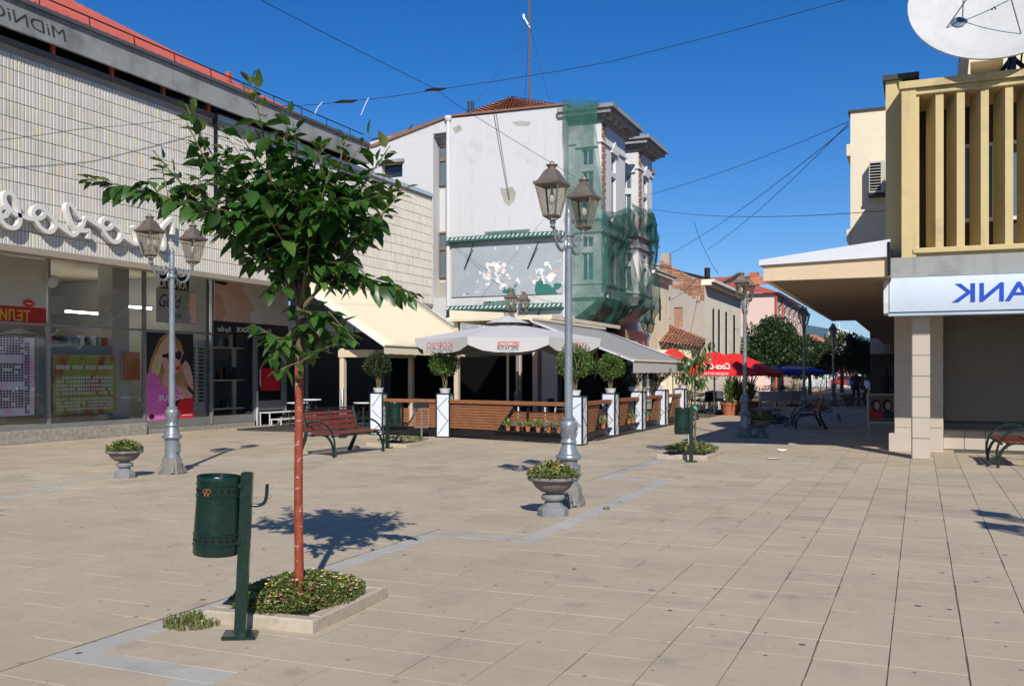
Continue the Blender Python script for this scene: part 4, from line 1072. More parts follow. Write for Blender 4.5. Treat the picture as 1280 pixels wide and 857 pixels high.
# sticker in the upper pane, optician lettering
st = thing('optician_sticker', 'grey window sheet with OPTIKA heading and gold script', 'window sign')
X_, a, b, z0, z1 = rect_on('sheet', 195, 245, 362, 404, 'concrete_panel', st, .008, .004)
rect_on('heading_sheet', 199, 236, 343, 362, 'print_black', st, .010, .004)
text('heading', 'ОПТИКА', .27, MT['letter_white'], st, on_x(199,358,XG+.012), (0,1,0), (0,0,1), False, .0005, 0, on_x(234,0,XG).y-on_x(199,0,XG).y, bold=.004)
text('script', 'Gold', .50, MT['letter_black'], st, (X_+.004, a+.10, z0+.42), (0,1,0), (0,0,1), False, .0005, .35, .85)
text('caption', 'optik', .26, MT['letter_black'], st, (X_+.004, a+.42, z0+.14), (0,1,0), (0,0,1), False, .0005, 0, .55)
shape2 = MB(); shape2.add([(X_+.003, a+(b-a)*p[0], z0+(z1-z0)*p[1]) for p in ((.86,.05),(1,.05),(1,.95),(.82,.95),(.84,.7),(.78,.55),(.84,.5),(.80,.36),(.86,.3))], [tuple(range(9))]); shape2.obj('face_print', MT['print_lightskin'], st)
gr = thing('spectacle_rack', 'tall white spectacle racks behind the optician poster glass', 'rack')
for (u0, u1) in ((241,251),(252,262)):
    X_, a, b, z0, z1 = rect_on('rack_panel', u0, u1, 424, 514, 'pillar_white', gr, -.18)
    mb = MB()
    for k in range(15): mb.box(X_,X_+.03,(a+b)/2-.09,(a+b)/2+.09,z0+.28+k*.105,z0+.33+k*.105)
    stuff(mb.obj('spectacles', MT['print_black'], gr))
bn = thing('face_banner', 'pink face banner with black brand strip above the shelf window', 'sign')
X_, a, b, z0, z1 = rect_on('banner', 265.5, 358, 352, 404, 'print_white', bn, .08, .03)
W_, H_ = b-a, z1-z0
mb = MB(); mb.add([(X_+.002, a+W_*p[0], z0+H_*p[1]) for p in ((0,0),(.36,0),(.36,1),(0,1))], [(0,1,2,3)]); mb.obj('face_print', MT['print_lightskin'], bn)
mb = MB(); mb.add([(X_+.003, a+W_*p[0], z0+H_*p[1]) for p in ((.08,0),(.14,.18),(.10,.5),(.05,.62),(0,.6),(0,0))], [tuple(range(6))]); mb.obj('chin_print', MT['print_skin'], bn)
mb = MB(); mb.add([(X_+.004, a+W_*p[0], z0+H_*p[1]) for p in ((.0,.86),(.12,.83),(.17,.88),(.12,.92),(0,.93))], [tuple(range(5))]); mb.obj('eye_print', MT['print_black'], bn)
mb = MB(); mb.add([(X_+.004, a+W_*p[0], z0+H_*p[1]) for p in ((.36,.0),(.48,.0),(.44,.25),(.52,.34),(.47,.40),(.50,.46),(.44,.5),(.40,.7),(.36,.72))], [tuple(range(9))]); mb.obj('profile_print', MT['print_lightskin'], bn)
X_, a, b, z0, z1 = rect_on('brand_strip', 265.5, 358, 404, 419, 'print_black', bn, .084, .034)
text('brand_lettering', 'Ray-Ban', .22, MT['letter_white'], bn, (X_+.002, on_x(269,0,XG).y, z0+.06), (0,1,0), (0,0,1), True, .0008, .3, on_x(286,0,XG).y-on_x(269,0,XG).y)
text('brand_lettering', 'POLICE', .17, MT['letter_white'], bn, (X_+.002, on_x(293,0,XG).y, z0+.09), (0,1,0), (0,0,1), True, .0008, 0, on_x(315,0,XG).y-on_x(293,0,XG).y, bold=.006)
text('brand_lettering', 'ELLE', .19, MT['letter_white'], bn, (X_+.002, on_x(320,0,XG).y, z0+.09), (0,1,0), (0,0,1), True, .0008, 0, on_x(336,0,XG).y-on_x(320,0,XG).y)
shf = thing('display_shelves', 'cream shelves of small optical goods in the narrow window', 'shelf')
for v in (434, 474, 509):
    z = on_x(290, v, XG-.25).z; mb = MB(); mb.box(XG-.50,XG-.12,sy(267),sy(309),z-.04,z); mb.obj('shelf_board', MT['cream_metal'], shf)
mb = MB(); mb.box(XG-.46,XG-.38,sy(305),sy(308),.35,2.6); mb.obj('upright', MT['cream_metal'], shf)
for k in range(26):
    v = random.choice((434, 474, 509)); z = on_x(290, v, XG-.25).z; y = random.uniform(sy(268), sy(305)); h = random.uniform(.10,.40); ww = random.uniform(.05,.16)
    mb = MB(); mb.bbox(XG-.42,XG-.30,y,y+ww,z+.001,z+h,.008); tag(mb.obj('boxed_item', MT[random.choice(['print_dark','print_white','print_orange','print_dark','dark_pot','print_cyan'])]), 'small optical goods standing on the cream window shelves', 'box', 'goods on the cream shelves')
# door and steps
dr = thing('shop_door', 'glazed metal shop door with a red poster', 'door')
y0, y1 = ys[5]+.06, ys[6]-.06
mb = MB()
for c in ((y0,y0+.09),(y1-.09,y1)): mb.box(XG-.05,XG+.02,c[0],c[1],.45,2.75)
mb.box(XG-.05,XG+.02,y0+.09,y1-.09,.45,.75); mb.box(XG-.05,XG+.02,y0+.09,y1-.09,2.62,2.75); mb.obj('frame', MT['alu'], dr)
mb = MB(); mb.box(XG-.02,XG-.012,y0+.09,y1-.09,.75,2.62); mb.obj('pane', MT['glass'], dr)
mb = MB(); mb.tube([(XG+.05,y0+.16,1.2),(XG+.05,y0+.16,1.7)], .015, 6); mb.obj('handle', MT['steel'], dr)
mb = MB(); mb.box(XG-.01,XG-.002,y0+.25,y1-.2,1.05,1.75); mb.obj('red_poster', MT['print_red'], dr)
mb = MB(); mb.box(XG-.05,XG+.03,y0-.04,y1+.04,2.78,HT); mb.obj('transom_panel', MT['alu_dark'], dr)
sp = thing('door_steps', 'two white metal steps with side frame in front of the shop door', 'steps', (XG+.05, 0, 0))
y0, y1 = sy(322), sy(366)-.3
for k, (x, z) in enumerate(((.0,.40),(.42,.20))):
    mb = MB(); mb.bbox(x,x+.40,y0,y1,z-.03,z,.006); mb.obj('tread', MT['white_metal'], sp)
    mb = MB()
    for y in (y0+.03, y1-.03):
        mb.tube([(x+.38,y,0),(x+.38,y,z-.02)], .018, 5); mb.tube([(x+.03,y,0),(x+.03,y,z-.02)], .018, 5)
    mb.obj('frame', MT['white_metal'], sp)
mb = MB(); mb.bbox(.0,.02,y0-.12,y0-.06,.0,1.05,.004); mb.obj('side_panel', MT['white_metal'], sp)
mb = MB(); mb.box(XG-.3,XG+.03,ys[6],33.2,-.02,.2); mb.obj('plinth', MT['granite'], front)

# ================================================================== WHITE BUILDING
random.seed(41)
YW = 33.0; XB = -11.87; ZW = 11.34
def yx(u): return on_y(u, 466, YW).x
def yz(u, v): return on_y(u, v, YW).z
wb = thing('white_building', 'old white corner building with blank side wall, oriels and green netting', 'building')
mb = MB()
xs0, xs1 = yx(541.5), yx(560)                    # recessed slot
slot = (xs0, xs1, yz(550,372), yz(550,166)); win = (yx(477), yx(503), yz(490,222), yz(490,204))
wall(mb, PY(YW), -24, XB, 0, 10.2, [slot, win], .55)
zl = 10.55
# upper part with the sloping shoulder
xa = yx(470); xb = yx(563)
P = PY(YW); 
def strip(x0, x1, zb0, zb1, zt0, zt1): mb.face((x0,YW,zb0),(x1,YW,zb1),(x1,YW,zt1),(x0,YW,zt0))
strip(-24, slot[0], 10.2, 10.2, 10.2, 10.6+(slot[0]-xa)/(xb-xa)*.8)
strip(slot[0], slot[1], slot[3], slot[3], 10.6+(slot[0]-xa)/(xb-xa)*.8, 10.6+(slot[1]-xa)/(xb-xa)*.8)
strip(slot[1], XB, 10.2, 10.2, 10.6+(slot[1]-xa)/(xb-xa)*.8, ZW)
mb.face((XB,YW,0),(XB,44.5,0),(XB,44.5,ZW),(XB,YW,ZW))
mb.face((XB,44.5,0),(-24,44.5,0),(-24,44.5,ZW),(XB,44.5,ZW)); mb.face((XB,YW+.01,ZW),(XB,44.5,ZW),(-24,44.5,ZW),(-24,YW+.01,10.0))
mb.face((slot[0]-.01,YW+.56,slot[2]),(slot[1]+.01,YW+.56,slot[2]),(slot[1]+.01,YW+.56,slot[3]),(slot[0]-.01,YW+.56,slot[3]))
mb.obj('wall', MT['plaster_white'], wb)
mb = MB(); mb.box(win[0]-.05,win[1]+.05,YW+.3,YW+.34,win[2],win[3]); w1 = mb.obj('window', MT['window_brown'], wb)
mb = MB(); mb.box(win[0],win[1],YW+.28,YW+.30,win[2],win[3]); mb.obj('pane', MT['window_glass'], w1)
mb = MB(); mb.box(win[0]-.1,win[1]+.1,YW-.12,YW+.1,win[3],win[3]+.12); mb.obj('window_hood', MT['concrete_panel'], wb)
for v0, v1 in ((182,232),(290,347)):
    za, zb = on_y(552,v1,YW+.5).z, on_y(552,v0,YW+.5).z; x0, x1 = on_y(548.5,0,YW+.5).x, on_y(559.5,0,YW+.5).x
    fr = MB(); 
    for a in ((x0,x0+.07,za,zb),(x1-.07,x1,za,zb),(x0+.07,x1-.07,za,za+.07),(x0+.07,x1-.07,zb-.07,zb),(x0+.07,x1-.07,za+(zb-za)*.6,za+(zb-za)*.6+.12)): fr.box(a[0],a[1],YW+.44,YW+.53,a[2],a[3])
    fo = fr.obj('window', MT['window_brown'], wb); mb = MB(); mb.box(x0+.05,x1-.05,YW+.50,YW+.52,za+.05,zb-.05); mb.obj('pane', MT['window_blue'], fo)
mb = MB(); mb.box(slot[0]+.02,slot[1],YW+.2,YW+.55,yz(550,375),yz(550,352)); mb.obj('rubble_sill', MT['plaster_grey'], wb)
mb = MB(); xp = yx(561.5); mb.tube([(xp,YW-.09,4.0),(xp,YW-.09,yz(561,152))], .075, 8); mb.lathe([(.10,yz(561,152)),(.14,yz(561,149)),(.14,yz(561,146))], 8, (xp,YW-.09)); mb.obj('downpipe', MT['plaster_bay'], wb)
mb = MB(); mb.slab([(-24,YW-.08,10.17),(xa,YW-.08,10.60),(xb,YW-.08,11.42),(XB+.1,YW-.08,ZW+.02),(XB+.1,YW+.5,ZW+.02),(xb,YW+.5,11.42),(xa,YW+.5,10.60),(-24,YW+.5,10.17)], (0,0,1), .07); mb.obj('coping', mat('coping_brown', (.22,.12,.09), .8, .2, 4), wb)
# missing plaster patches
for pts in ([(625,234),(632,236),(640,233),(645,240),(643,251),(636,258),(630,252),(627,243)], [(640,153),(652,151),(664,153),(660,158),(646,157)], [(566,160),(575,156),(578,162),(569,168)]):
    mb = MB(); mb.slab([Vector((yx(u),YW-.0,yz(u,v))) for u, v in pts], (0,-1,0), .004); mb.obj('bare_patch', mat('bare_plaster', (.36,.34,.30), .95, .2, 5), wb)
# tiled hip roof above
rx0, rx1, rxp = yx(588), XB+.1, yx(641); zr = 12.85; yr = 38.5
rxp = on_y(641, 0, 38.5).x; zr = on_y(641, 122, 38.5).z-.75; roofm = MB()
def tri_rows(A, B, C, n=16):
    """courses of half-round tiles on the triangle A (left eave) B (right eave) C (peak)"""
    A, B, C = Vector(A), Vector(B), Vector(C)
    for j in range(n):
        t0, t1 = j/n, (j+1)/n; l0, l1 = A.lerp(C, t0), A.lerp(C, t1); r0, r1 = B.lerp(C, t0), B.lerp(C, t1)
        m = max(1, int((r0-l0).length/.28)); nrm = (B-A).cross(C-A).normalized()
        for i in range(m):
            s0, s1 = i/m, (i+.92)/m; a = l0.lerp(r0, s0); b = l0.lerp(r0, s1); c = l1.lerp(r1, s1); d = l1.lerp(r1, s0); h = nrm*.05; md0 = (a+b)/2+nrm*.11; md1 = (c+d)/2+nrm*.06
            roofm.add([a+h, md0, b+h, c, md1, d], [(0,1,4,5),(1,2,3,4)])
tri_rows((rx0-1.2,YW+.2,11.3),(rx1,YW+.2,11.3),(rxp,yr,zr+.75), 18)
stuff(roofm.obj('roof_tiles', MT['roof_tile'], wb))
mb = MB(); mb.face((rx0-1.2,YW+.2,11.28),(rx1,YW+.2,11.28),(rxp,yr,zr+.73)); mb.face((rx1,YW+.2,11.28),(rx1,44.5,11.28),(rxp,yr,zr+.73)); mb.face((rx0-1.2,44.5,11.28),(rx0-1.2,YW+.2,11.28),(rxp,yr,zr+.73)); mb.obj('roof', MT['roof_tile'], wb)
# torn billboard with striped rails
bbx0, bbx1 = yx(565), yx(703.5); bz0, bz1 = yz(640,369), yz(640,299)
bb = tag(MB().box(0,1,0,1,0,1).obj('billboard', MT['billboard']), 'large blue-grey billboard with torn posters on the white wall', 'billboard'); bb.location = (bbx0, YW-.05, bz0); bb.scale = (bbx1-bbx0, .05, bz1-bz0)
bb2 = tag(MB().box(0,1,0,1,0,1).obj('billboard', MT['billboard']), 'lower torn billboard strip behind the parasol top', 'billboard'); bb2.location = (bbx0, YW-.06, yz(640,420)); bb2.scale = (bbx1-bbx0, .05, yz(640,389)-yz(640,420))
for (v, label) in ((296.5, 'green and white striped rail above the torn billboard'), (384, 'green and white striped rail under the torn billboard')):
    t = thing('striped_rail', label, 'sign rail'); z = yz(634, v)
    mb = MB(); mb.box(bbx0-.1,bbx1+.05,YW-.30,YW-.002,z-.11,z-.05); mb.obj('rail', MT['teal_paint'], t)
    n = 26
    for k in range(n):
        x = bbx0-.1+(bbx1-bbx0+.15)*k/n; dx = (bbx1-bbx0+.15)/n
        mb = MB(); mb.slab([(x,YW-.31,z-.05),(x+dx*.45,YW-.31,z-.05),(x+dx*.70,YW-.24,z+.06),(x+dx*.3,YW-.24,z+.06)], (0,-1,.5), .02); mb.obj('stripe', MT['rail_white'], t)
    mb = MB(); mb.slab([(bbx0-.1,YW-.28,z-.05),(bbx1+.05,YW-.28,z-.05),(bbx1+.05,YW-.19,z+.10),(bbx0-.1,YW-.19,z+.10)], (0,1,-.5), .03); mb.obj('hood', MT['teal_paint'], t)
for (u0, u1, v0, v1, lab, s_) in ((607,662,290,297.5,'small green lettered board above the striped rail','ЅТК АФИ ЕЛАНИЕ'), (605,634,377,382.5,'small green lettered board near the lantern tops','ЅТК АФИ')):
    t = thing('lettered_board', lab, 'sign'); mb = MB(); mb.box(yx(u0),yx(u1),YW-.08,YW-.01,yz(u0,v1)+.02,yz(u0,v0)); mb.obj('board', mat('board_green', (.14,.24,.21), .7, .2, 5) if 'board_green' not in MT else MT['board_green'], t)
    text('lettering', s_, .16, MT['letter_black'], t, (yx(u0)+.08,YW-.083,yz(u0,v1)+.07), (1,0,0), (0,0,1), True, .001, 0, yx(u1)-yx(u0)-.16)
for (u, v, u2, v2) in ((592,304,581,337),(673,302,660,336),(679,379,670,401),(594,387,590,394)):
    a = on_y(u, v, YW-.30); b = on_y(u2, v2, YW-.02); b.y = YW-.06; mb = MB(); mb.tube([a, b], .022, 5); tag(mb.obj('stay_rod', MT['black_metal']), 'thin dark rod bracing a striped rail against the billboard', 'rod', 'rods bracing the striped rails')
# oriels on the street side
def oriel(y0, y1, proj, label_seed, front_chamfer=0.0):
    random.seed(label_seed); X1 = XB+proj; za, zb = 4.35, 10.75
    mb = MB()
    wf = []; 
    cx0, cx1 = XB+.62*proj-.28, XB+.62*proj+.18
    for (p, q) in ((9.15,9.75),(7.55,8.95),(6.15,6.55),(4.95,5.98)): wf.append((cx0, cx1, p, q))
    wall(mb, PY(y0), XB, X1, za, zb, wf, .12)
    ws = []
    ym = (y0+y1)/2
    for (p, q) in ((9.15,9.75),(7.55,8.95),(6.15,6.55),(4.95,5.98)): ws.append((ym-.30, ym+.30, p, q))
    wall(mb, PX(X1), y0, y1, za, zb, ws, .12)
    mb.face((X1,y1,za),(XB,y1,za),(XB,y1,zb),(X1,y1,zb)); mb.face((XB,y0,za),(XB,y1,za),(X1,y1,za),(X1,y0,za))
    mb.add([(XB,y0+.05,za-.9),(XB,y1-.05,za-.9),(X1-.05,y1-.05,za),(X1-.05,y0+.05,za),(XB,y0+.05,za),(XB,y1-.05,za)], [(0,3,2,1),(0,4,3),(1,2,5)])
    o = mb.obj('oriel', MT['plaster_bay'], wb)
    for b in wf:
        f = MB(); 
        for a in ((b[0],b[0]+.05,b[2],b[3]),(b[1]-.05,b[1],b[2],b[3]),(b[0]+.05,b[1]-.05,b[2],b[2]+.05),(b[0]+.05,b[1]-.05,b[3]-.05,b[3]),((b[0]+b[1])/2-.025,(b[0]+b[1])/2+.025,b[2]+.05,b[3]-.05)): f.box(a[0],a[1],y0+.07,y0+.11,a[2],a[3])
        f.box(b[0]+.02,b[1]-.02,y0+.105,y0+.115,b[2]+.02,b[3]-.02, 1); f.obj('oriel_window', [MT['window_frame'], MT['window_blue']], o)
    for b in ws:
        f = MB(); 
        for a in ((b[0],b[0]+.05,b[2],b[3]),(b[1]-.05,b[1],b[2],b[3]),(b[0]+.05,b[1]-.05,b[2],b[2]+.05),(b[0]+.05,b[1]-.05,b[3]-.05,b[3])): f.box(X1-.11,X1-.07,a[0],a[1],a[2],a[3])
        f.box(X1-.118,X1-.105,b[0]+.02,b[1]-.02,b[2]+.02,b[3]-.02, 1); f.obj('oriel_window', [MT['window_frame'], MT['window_glass']], o)
    # mouldings and sills
    for z, h, e in ((7.18,.14,.14),(7.32,.08,.07),(4.35,.16,.12),(6.72,.10,.09),(5.0-.16,.07,.06),(9.95,.08,.07)):
        mb = MB(); mb.box(XB,X1+e,y0-e,y1+e,z,z+h); mb.obj('moulding', MT['plaster_bay'], o)
    # hood over the top windows
    for (x, y, rz) in (((cx0+cx1)/2, y0-.03, 0), (X1+.03, ym, R(90))):
        m = Matrix.Translation((x, y, 9.85)) @ Matrix.Rotation(rz, 4, 'Z'); h = MB(); h.box(-.42,.42,-.06,.03,-.04,.05, M=m); h.slab([m @ Vector(p) for p in ((-.40,0,.05),(.40,0,.05),(.0,0,.42))], m.to_3x3() @ Vector((0,-1,0)), .06); h.obj('window_hood', MT['plaster_bay'], o)
    # exposed brick pilasters at the outer corner: single bricks
    br_me = {}
    for z in np.arange(7.45, 10.6, .13):
        for k in range(2):
            y = y0+.03+k*.19+(.095 if int(z/.13) % 2 else 0)
            b = MB(); b.bbox(X1-.02,X1+.022+random.uniform(0,.01),y,y+.175,z,z+.115,.006); b.obj('brick', MT['brick_piece'], o)
    # cornice
    mb = MB(); e = 0
    for z, h, e in ((10.70,.12,.12),(10.82,.10,.26),(10.92,.16,.46),(11.08,.14,.58)): mb.box(XB-.3,X1+e,y0-e*.8,y1+e,z,z+h)
    mb.obj('cornice', MT['concrete_panel'], o)
    for k in range(5):
        y = y0+.1+k*(y1-y0-.2)/4; mb = MB(); mb.box(X1,X1+.36,y-.06,y+.06,10.78,10.92); mb.obj('cornice_bracket', MT['plaster_grey'], o)
    return o
o1 = oriel(33.25, 36.3, 1.25, 3); o2 = oriel(38.2, 40.4, 1.25, 4)
mb = MB(); 
for z, h, e in ((10.75,.12,.12),(10.87,.10,.22),(10.97,.22,.36)): mb.box(XB-.3,XB+e,36.9,37.6,z,z+h); mb.box(XB-.3,XB+e,41.0,44.5,z,z+h)
mb.obj('cornice', MT['concrete_panel'], wb)
# balcony between the oriels
bal = MB(); bal.box(XB,XB+1.0,36.3,38.2,6.95,7.08); bal.obj('balcony_slab', MT['plaster_grey'], wb)
mb = MB()
for k in range(12): mb.tube([(XB+.95,36.35+k*.165,7.08),(XB+.95,36.35+k*.165,7.95)], .012, 4)
mb.tube([(XB+.95,36.3,7.97),(XB+.95,38.2,7.97)], .022, 5); mb.obj('balcony_railing', MT['black_metal'], wb)
bal = MB(); bal.box(XB,XB+1.0,36.3,38.2,4.35,4.48); bal.obj('balcony_slab', MT['plaster_grey'], wb)
mb = MB(); mb.box(XB-.02,XB+.05,36.8,37.6,4.5,6.4); mb.box(XB-.02,XB+.05,36.8,37.6,7.1,9.2); mb.obj('balcony_door', MT['window_glass'], wb)
mb = MB(); mb.box(XB+.02,XB+.5,34.2,38.9,.0,3.45); mb.obj('ground_floor', mat('brick_red_wall', (.09,.04,.03), .9, .35, 6, coord='World'), wb)
mb = MB(); mb.box(XB+.02,XB+.45,38.92,44.4,.0,3.45); mb.obj('ground_floor', MT['plaster_cream'], wb)
for y in (39.6, 41.6, 43.2):
    mb = MB(); mb.box(XB+.44,XB+.47,y,y+.9,.9,2.5); f_ = mb.obj('shop_window', MT['red_post' if y < 40 else 'window_frame'], wb); mb = MB(); mb.box(XB+.46,XB+.485,y+.07,y+.83,.97,2.43); mb.obj('pane', MT['window_dull'], f_)
# green scaffold netting, hung in loose folds
def net(name, rows, n, amp, label, seed, par=None):
    """rows: list of polylines (lists of 3d points, equal length) from top to bottom"""
    random.seed(seed); mb = MB(); G = []
    R_ = []
    for r in rows: R_.append([Vector(p) for p in r])
    K_ = len(R_); m = len(R_[0])
    def samp(r, s):
        f = s*(len(r)-1); i = min(int(f), len(r)-2); return r[i].lerp(r[i+1], f-i)
    NU, NV = n
    ph = [random.uniform(0, 6) for _ in range(6)]
    for j in range(NV+1):
        t = j/NV*(K_-1); i = min(int(t), K_-2); f = t-i; row = []
        for k in range(NU+1):
            s = k/NU; a = samp(R_[i], s); b = samp(R_[i+1], s); p = a.lerp(b, f)
            q = math.sin(s*17+ph[0]+3*math.sin(j*.21+ph[1]))*.6+math.sin(s*41+ph[2]+j*.30)*.3+math.sin(j*.55+ph[3]+s*7)*.35
            p = p + Vector((1,-.7,.15))*amp*q; row.append(p)
        G.append(row)
    vs = [p for r in G for p in r]; W2 = NU+1
    mb.add(vs, [(j*W2+k, j*W2+k+1, (j+1)*W2+k+1, (j+1)*W2+k) for j in range(NV) for k in range(NU)])
    o = mb.obj(name, MT['scaffold_net' if seed == 1 else 'dense_net'], par, 180)
    if label: tag(o, label, 'netting', 'green scaffold netting')
    return o
X1 = XB+1.25
net('scaffold_net', [[(XB-.05,32.75,11.5),(XB+.5,32.7,11.45),(X1+.1,32.7,11.3)], [(XB-.05,32.75,10.7),(XB+.5,32.7,10.5),(X1-.05,32.75,10.4)], [(XB-.02,32.85,9.0),(XB+.6,32.85,8.8),(X1+.1,33.0,8.7)], [(XB,32.9,7.5),(XB+.7,32.8,7.4),(X1+.3,33.0,7.2)],
    [(XB,32.9,6.0),(XB+.7,32.95,6.0),(X1+.35,33.1,6.0)], [(XB,32.9,4.5),(XB+.7,32.9,4.4),(X1+.25,33.0,4.4)], [(XB+.1,33.0,4.1),(XB+.7,33.0,3.7),(X1+.0,33.1,3.9)], [(XB+.25,33.1,3.7),(XB+.6,33.1,3.2),(X1-.3,33.2,3.6)]], (40,90), .045, 'green scaffold netting hung over the front of the corner oriel', 1)
net('scaffold_net', [[(X1+.1,33.0,7.4),(X1+.15,34.5,7.6),(X1+.1,36.4,8.1),(X1-.1,38.0,8.2)], [(X1+.3,33.0,6.6),(X1+.3,34.5,6.7),(X1+.3,36.4,7.0),(X1+.1,38.0,7.0)], [(X1+.2,33.05,5.6),(X1+.2,34.5,5.9),(X1+.1,35.4,6.6),(X1+.2,36.0,6.9)], [(X1+.15,33.1,4.6),(X1+.25,34.5,4.7),(X1+.2,36.2,5.0),(X1+.2,37.5,5.3)], [(X1+.1,33.2,4.0),(X1+.3,34.6,4.0),(X1+.3,36.4,4.3),(X1+.3,38.2,4.7)], [(X1-.3,33.5,3.3),(X1,34.6,3.3),(X1+.1,36.4,3.8),(X1+.2,38.2,4.3)]], (50,60), .06, 'green netting sagging along the side of the corner oriel', 2)
net('scaffold_net', [[(X1+.0,37.2,8.4),(X1+.2,38.6,8.3),(X1+.2,40.0,8.2)], [(X1+.4,37.0,7.8),(X1+.5,38.5,7.7),(X1+.3,40.2,7.7)], [(X1+.35,37.0,7.2),(X1+.45,38.6,6.9),(X1+.35,40.3,6.9)]], (36,26), .09, 'bunched dark green netting on the upper balcony', 3)
net('scaffold_net', [[(X1+.1,39.4,8.5),(X1+.2,39.9,8.4),(X1+.0,40.5,8.5)], [(X1+.2,39.2,7.6),(X1+.35,39.9,7.5),(X1+.15,40.6,7.6)], [(X1+.2,39.3,6.8),(X1+.35,39.9,6.6),(X1+.15,40.6,6.6)], [(X1+.1,39.6,6.2),(X1+.2,40.0,6.0),(X1+.1,40.5,6.1)]], (24,30), .07, 'bulging net pocket at the far oriel corner', 4)
net('scaffold_net', [[(X1+.1,38.2,6.3),(X1+.2,39.3,5.6),(X1+.2,40.5,6.1)], [(X1+.2,38.0,5.2),(X1+.3,39.3,5.1),(X1+.3,40.7,5.4)], [(X1+.2,37.8,4.3),(X1+.3,39.3,4.2),(X1+.3,40.8,4.4)], [(X1,38.0,3.7),(X1+.1,39.3,3.6),(X1+.1,40.4,3.8)]], (30,36), .06, 'green netting over the lower part of the far oriel', 5)
# mast on the roof
ms = thing('radio_mast', 'thin rusty radio mast with guy wires on the tiled hip roof', 'mast', at_d(661.5, 130, 41))
mb = MB(); H_ = 7.5; r = .045
for k in range(3):
    a = k*2.094; mb.tube([(r*math.cos(a), r*math.sin(a), -.8), (r*.7*math.cos(a), r*.7*math.sin(a), H_)], .015, 4)
for j in range(30):
    z = j*H_/30
    for k in range(3):
        a, b = k*2.094, (k+1)*2.094; mb.tube([(r*math.cos(a), r*math.sin(a), z), (r*math.cos(b), r*math.sin(b), z+H_/30)], .009, 3)
mb.obj('lattice', MT['mast_rust'], ms)
mb = MB(); mb.tube([(-.25,0,3.75),(.05,0,3.2)], .03, 6); mb.tube([(-.27,0,3.85),(-.23,0,3.65)], .04, 6); mb.obj('antenna', MT['steel'], ms)
mb = MB()
for (x, y) in ((-2.3,-1.5),(-.9,1.5),(1.6,-1.6)): mb.tube([(0,0,3.4),(x,y,-.7)], .008, 3)
mb.obj('guy_wire', MT['wire'], ms)
for (u, v, lab) in ((586,135,'pair of stub pipes on the white wall coping'), (513,150,'lone bird perched on the white wall coping')):
    p = on_y(u, v, YW+.05); mb = MB()
    if 'pipes' in lab:
        for dx in (0, .16): mb.tube([(p.x+dx,p.y,p.z-.35),(p.x+dx,p.y,p.z+.25)], .05, 6)
        tag(mb.obj('stub_pipes', MT['black_metal']), lab, 'pipe')
    else:
        p.z = 10.67+(p.x-xa)/(xb-xa)*.82+.13
        mb.lathe([(.01,-.16),(.07,-.05),(.06,.04),(.03,.10),(.035,.14),(.01,.18)], 8, M=Matrix.Translation(p+Vector((0,0,-.02))) @ Matrix.Rotation(.5, 4, 'Y')); tag(mb.obj('bird', MT['feather']), lab, 'bird')
# ================================================================== CAFE TERRACE
random.seed(51)
def V3(x, y, z=0): return Vector((x, y, z))
posts = [(-12.95,21.6),(-10.93,21.43),(-7.02,20.25),(-7.2,23.3),(-7.2,25.9),(-7.2,28.5),(-7.15,30.8)]
plabels = ['white square post with black edges next to the bench bin', 'white square post at the short terrace fence end', 'white square post at the terrace corner behind a street lamp',
           'white square post next to the terrace corner post along the street', 'white square post midway along the street side of the terrace', 'white square post shaded by the grey awning edge', 'white square post at the far end of the terrace']
def fence_post(p, rz, label, seed):
    random.seed(seed); t = thing('terrace_post', label, 'post', (p[0], p[1], 0), rz, 'white terrace posts'); w, h = .17, 1.10
    mb = MB(); mb.box(-w+.006,w-.006,-w+.006,w-.006,.03,h-.03); mb.obj('panel', MT['white_panel'], t)
    mb = MB(); b = .016
    for sx in (-1, 1):
        for sy_ in (-1, 1): mb.box(sx*w-b,sx*w+b,sy_*w-b,sy_*w+b,0,h)
    for z in (.012, h-.012):
        for s_ in (-1, 1): mb.box(-w+b,w-b,s_*w-b,s_*w+b,z-.012,z+.012); mb.box(s_*w-b,s_*w+b,-w+b,w-b,z-.012,z+.012)
    mb.obj('edge_frame', MT['black_metal'], t)
    mb = MB()
    for (fx, fy) in ((0,-1),(1,0)):
        for k in range(3):
            a = Vector((random.uniform(-1,-.6)*w, 0, .08+k*.33)); c = Vector((random.uniform(.6,1)*w, 0, .08+k*.33+random.uniform(.15,.40)))
            if k % 2: a.x, c.x = c.x, a.x
            f = (lambda q: Vector((q.x, -w-.001, q.z))) if fy else (lambda q: Vector((w+.001, q.x, q.z)))
            mb.tube([f(a), f(c)], .006, 4)
    mb.obj('line_pattern', MT['black_metal'], t)
    return t
for i, (p, l) in enumerate(zip(posts, plabels)): fence_post(p, R(10) if i < 2 else 0, l, 60+i)
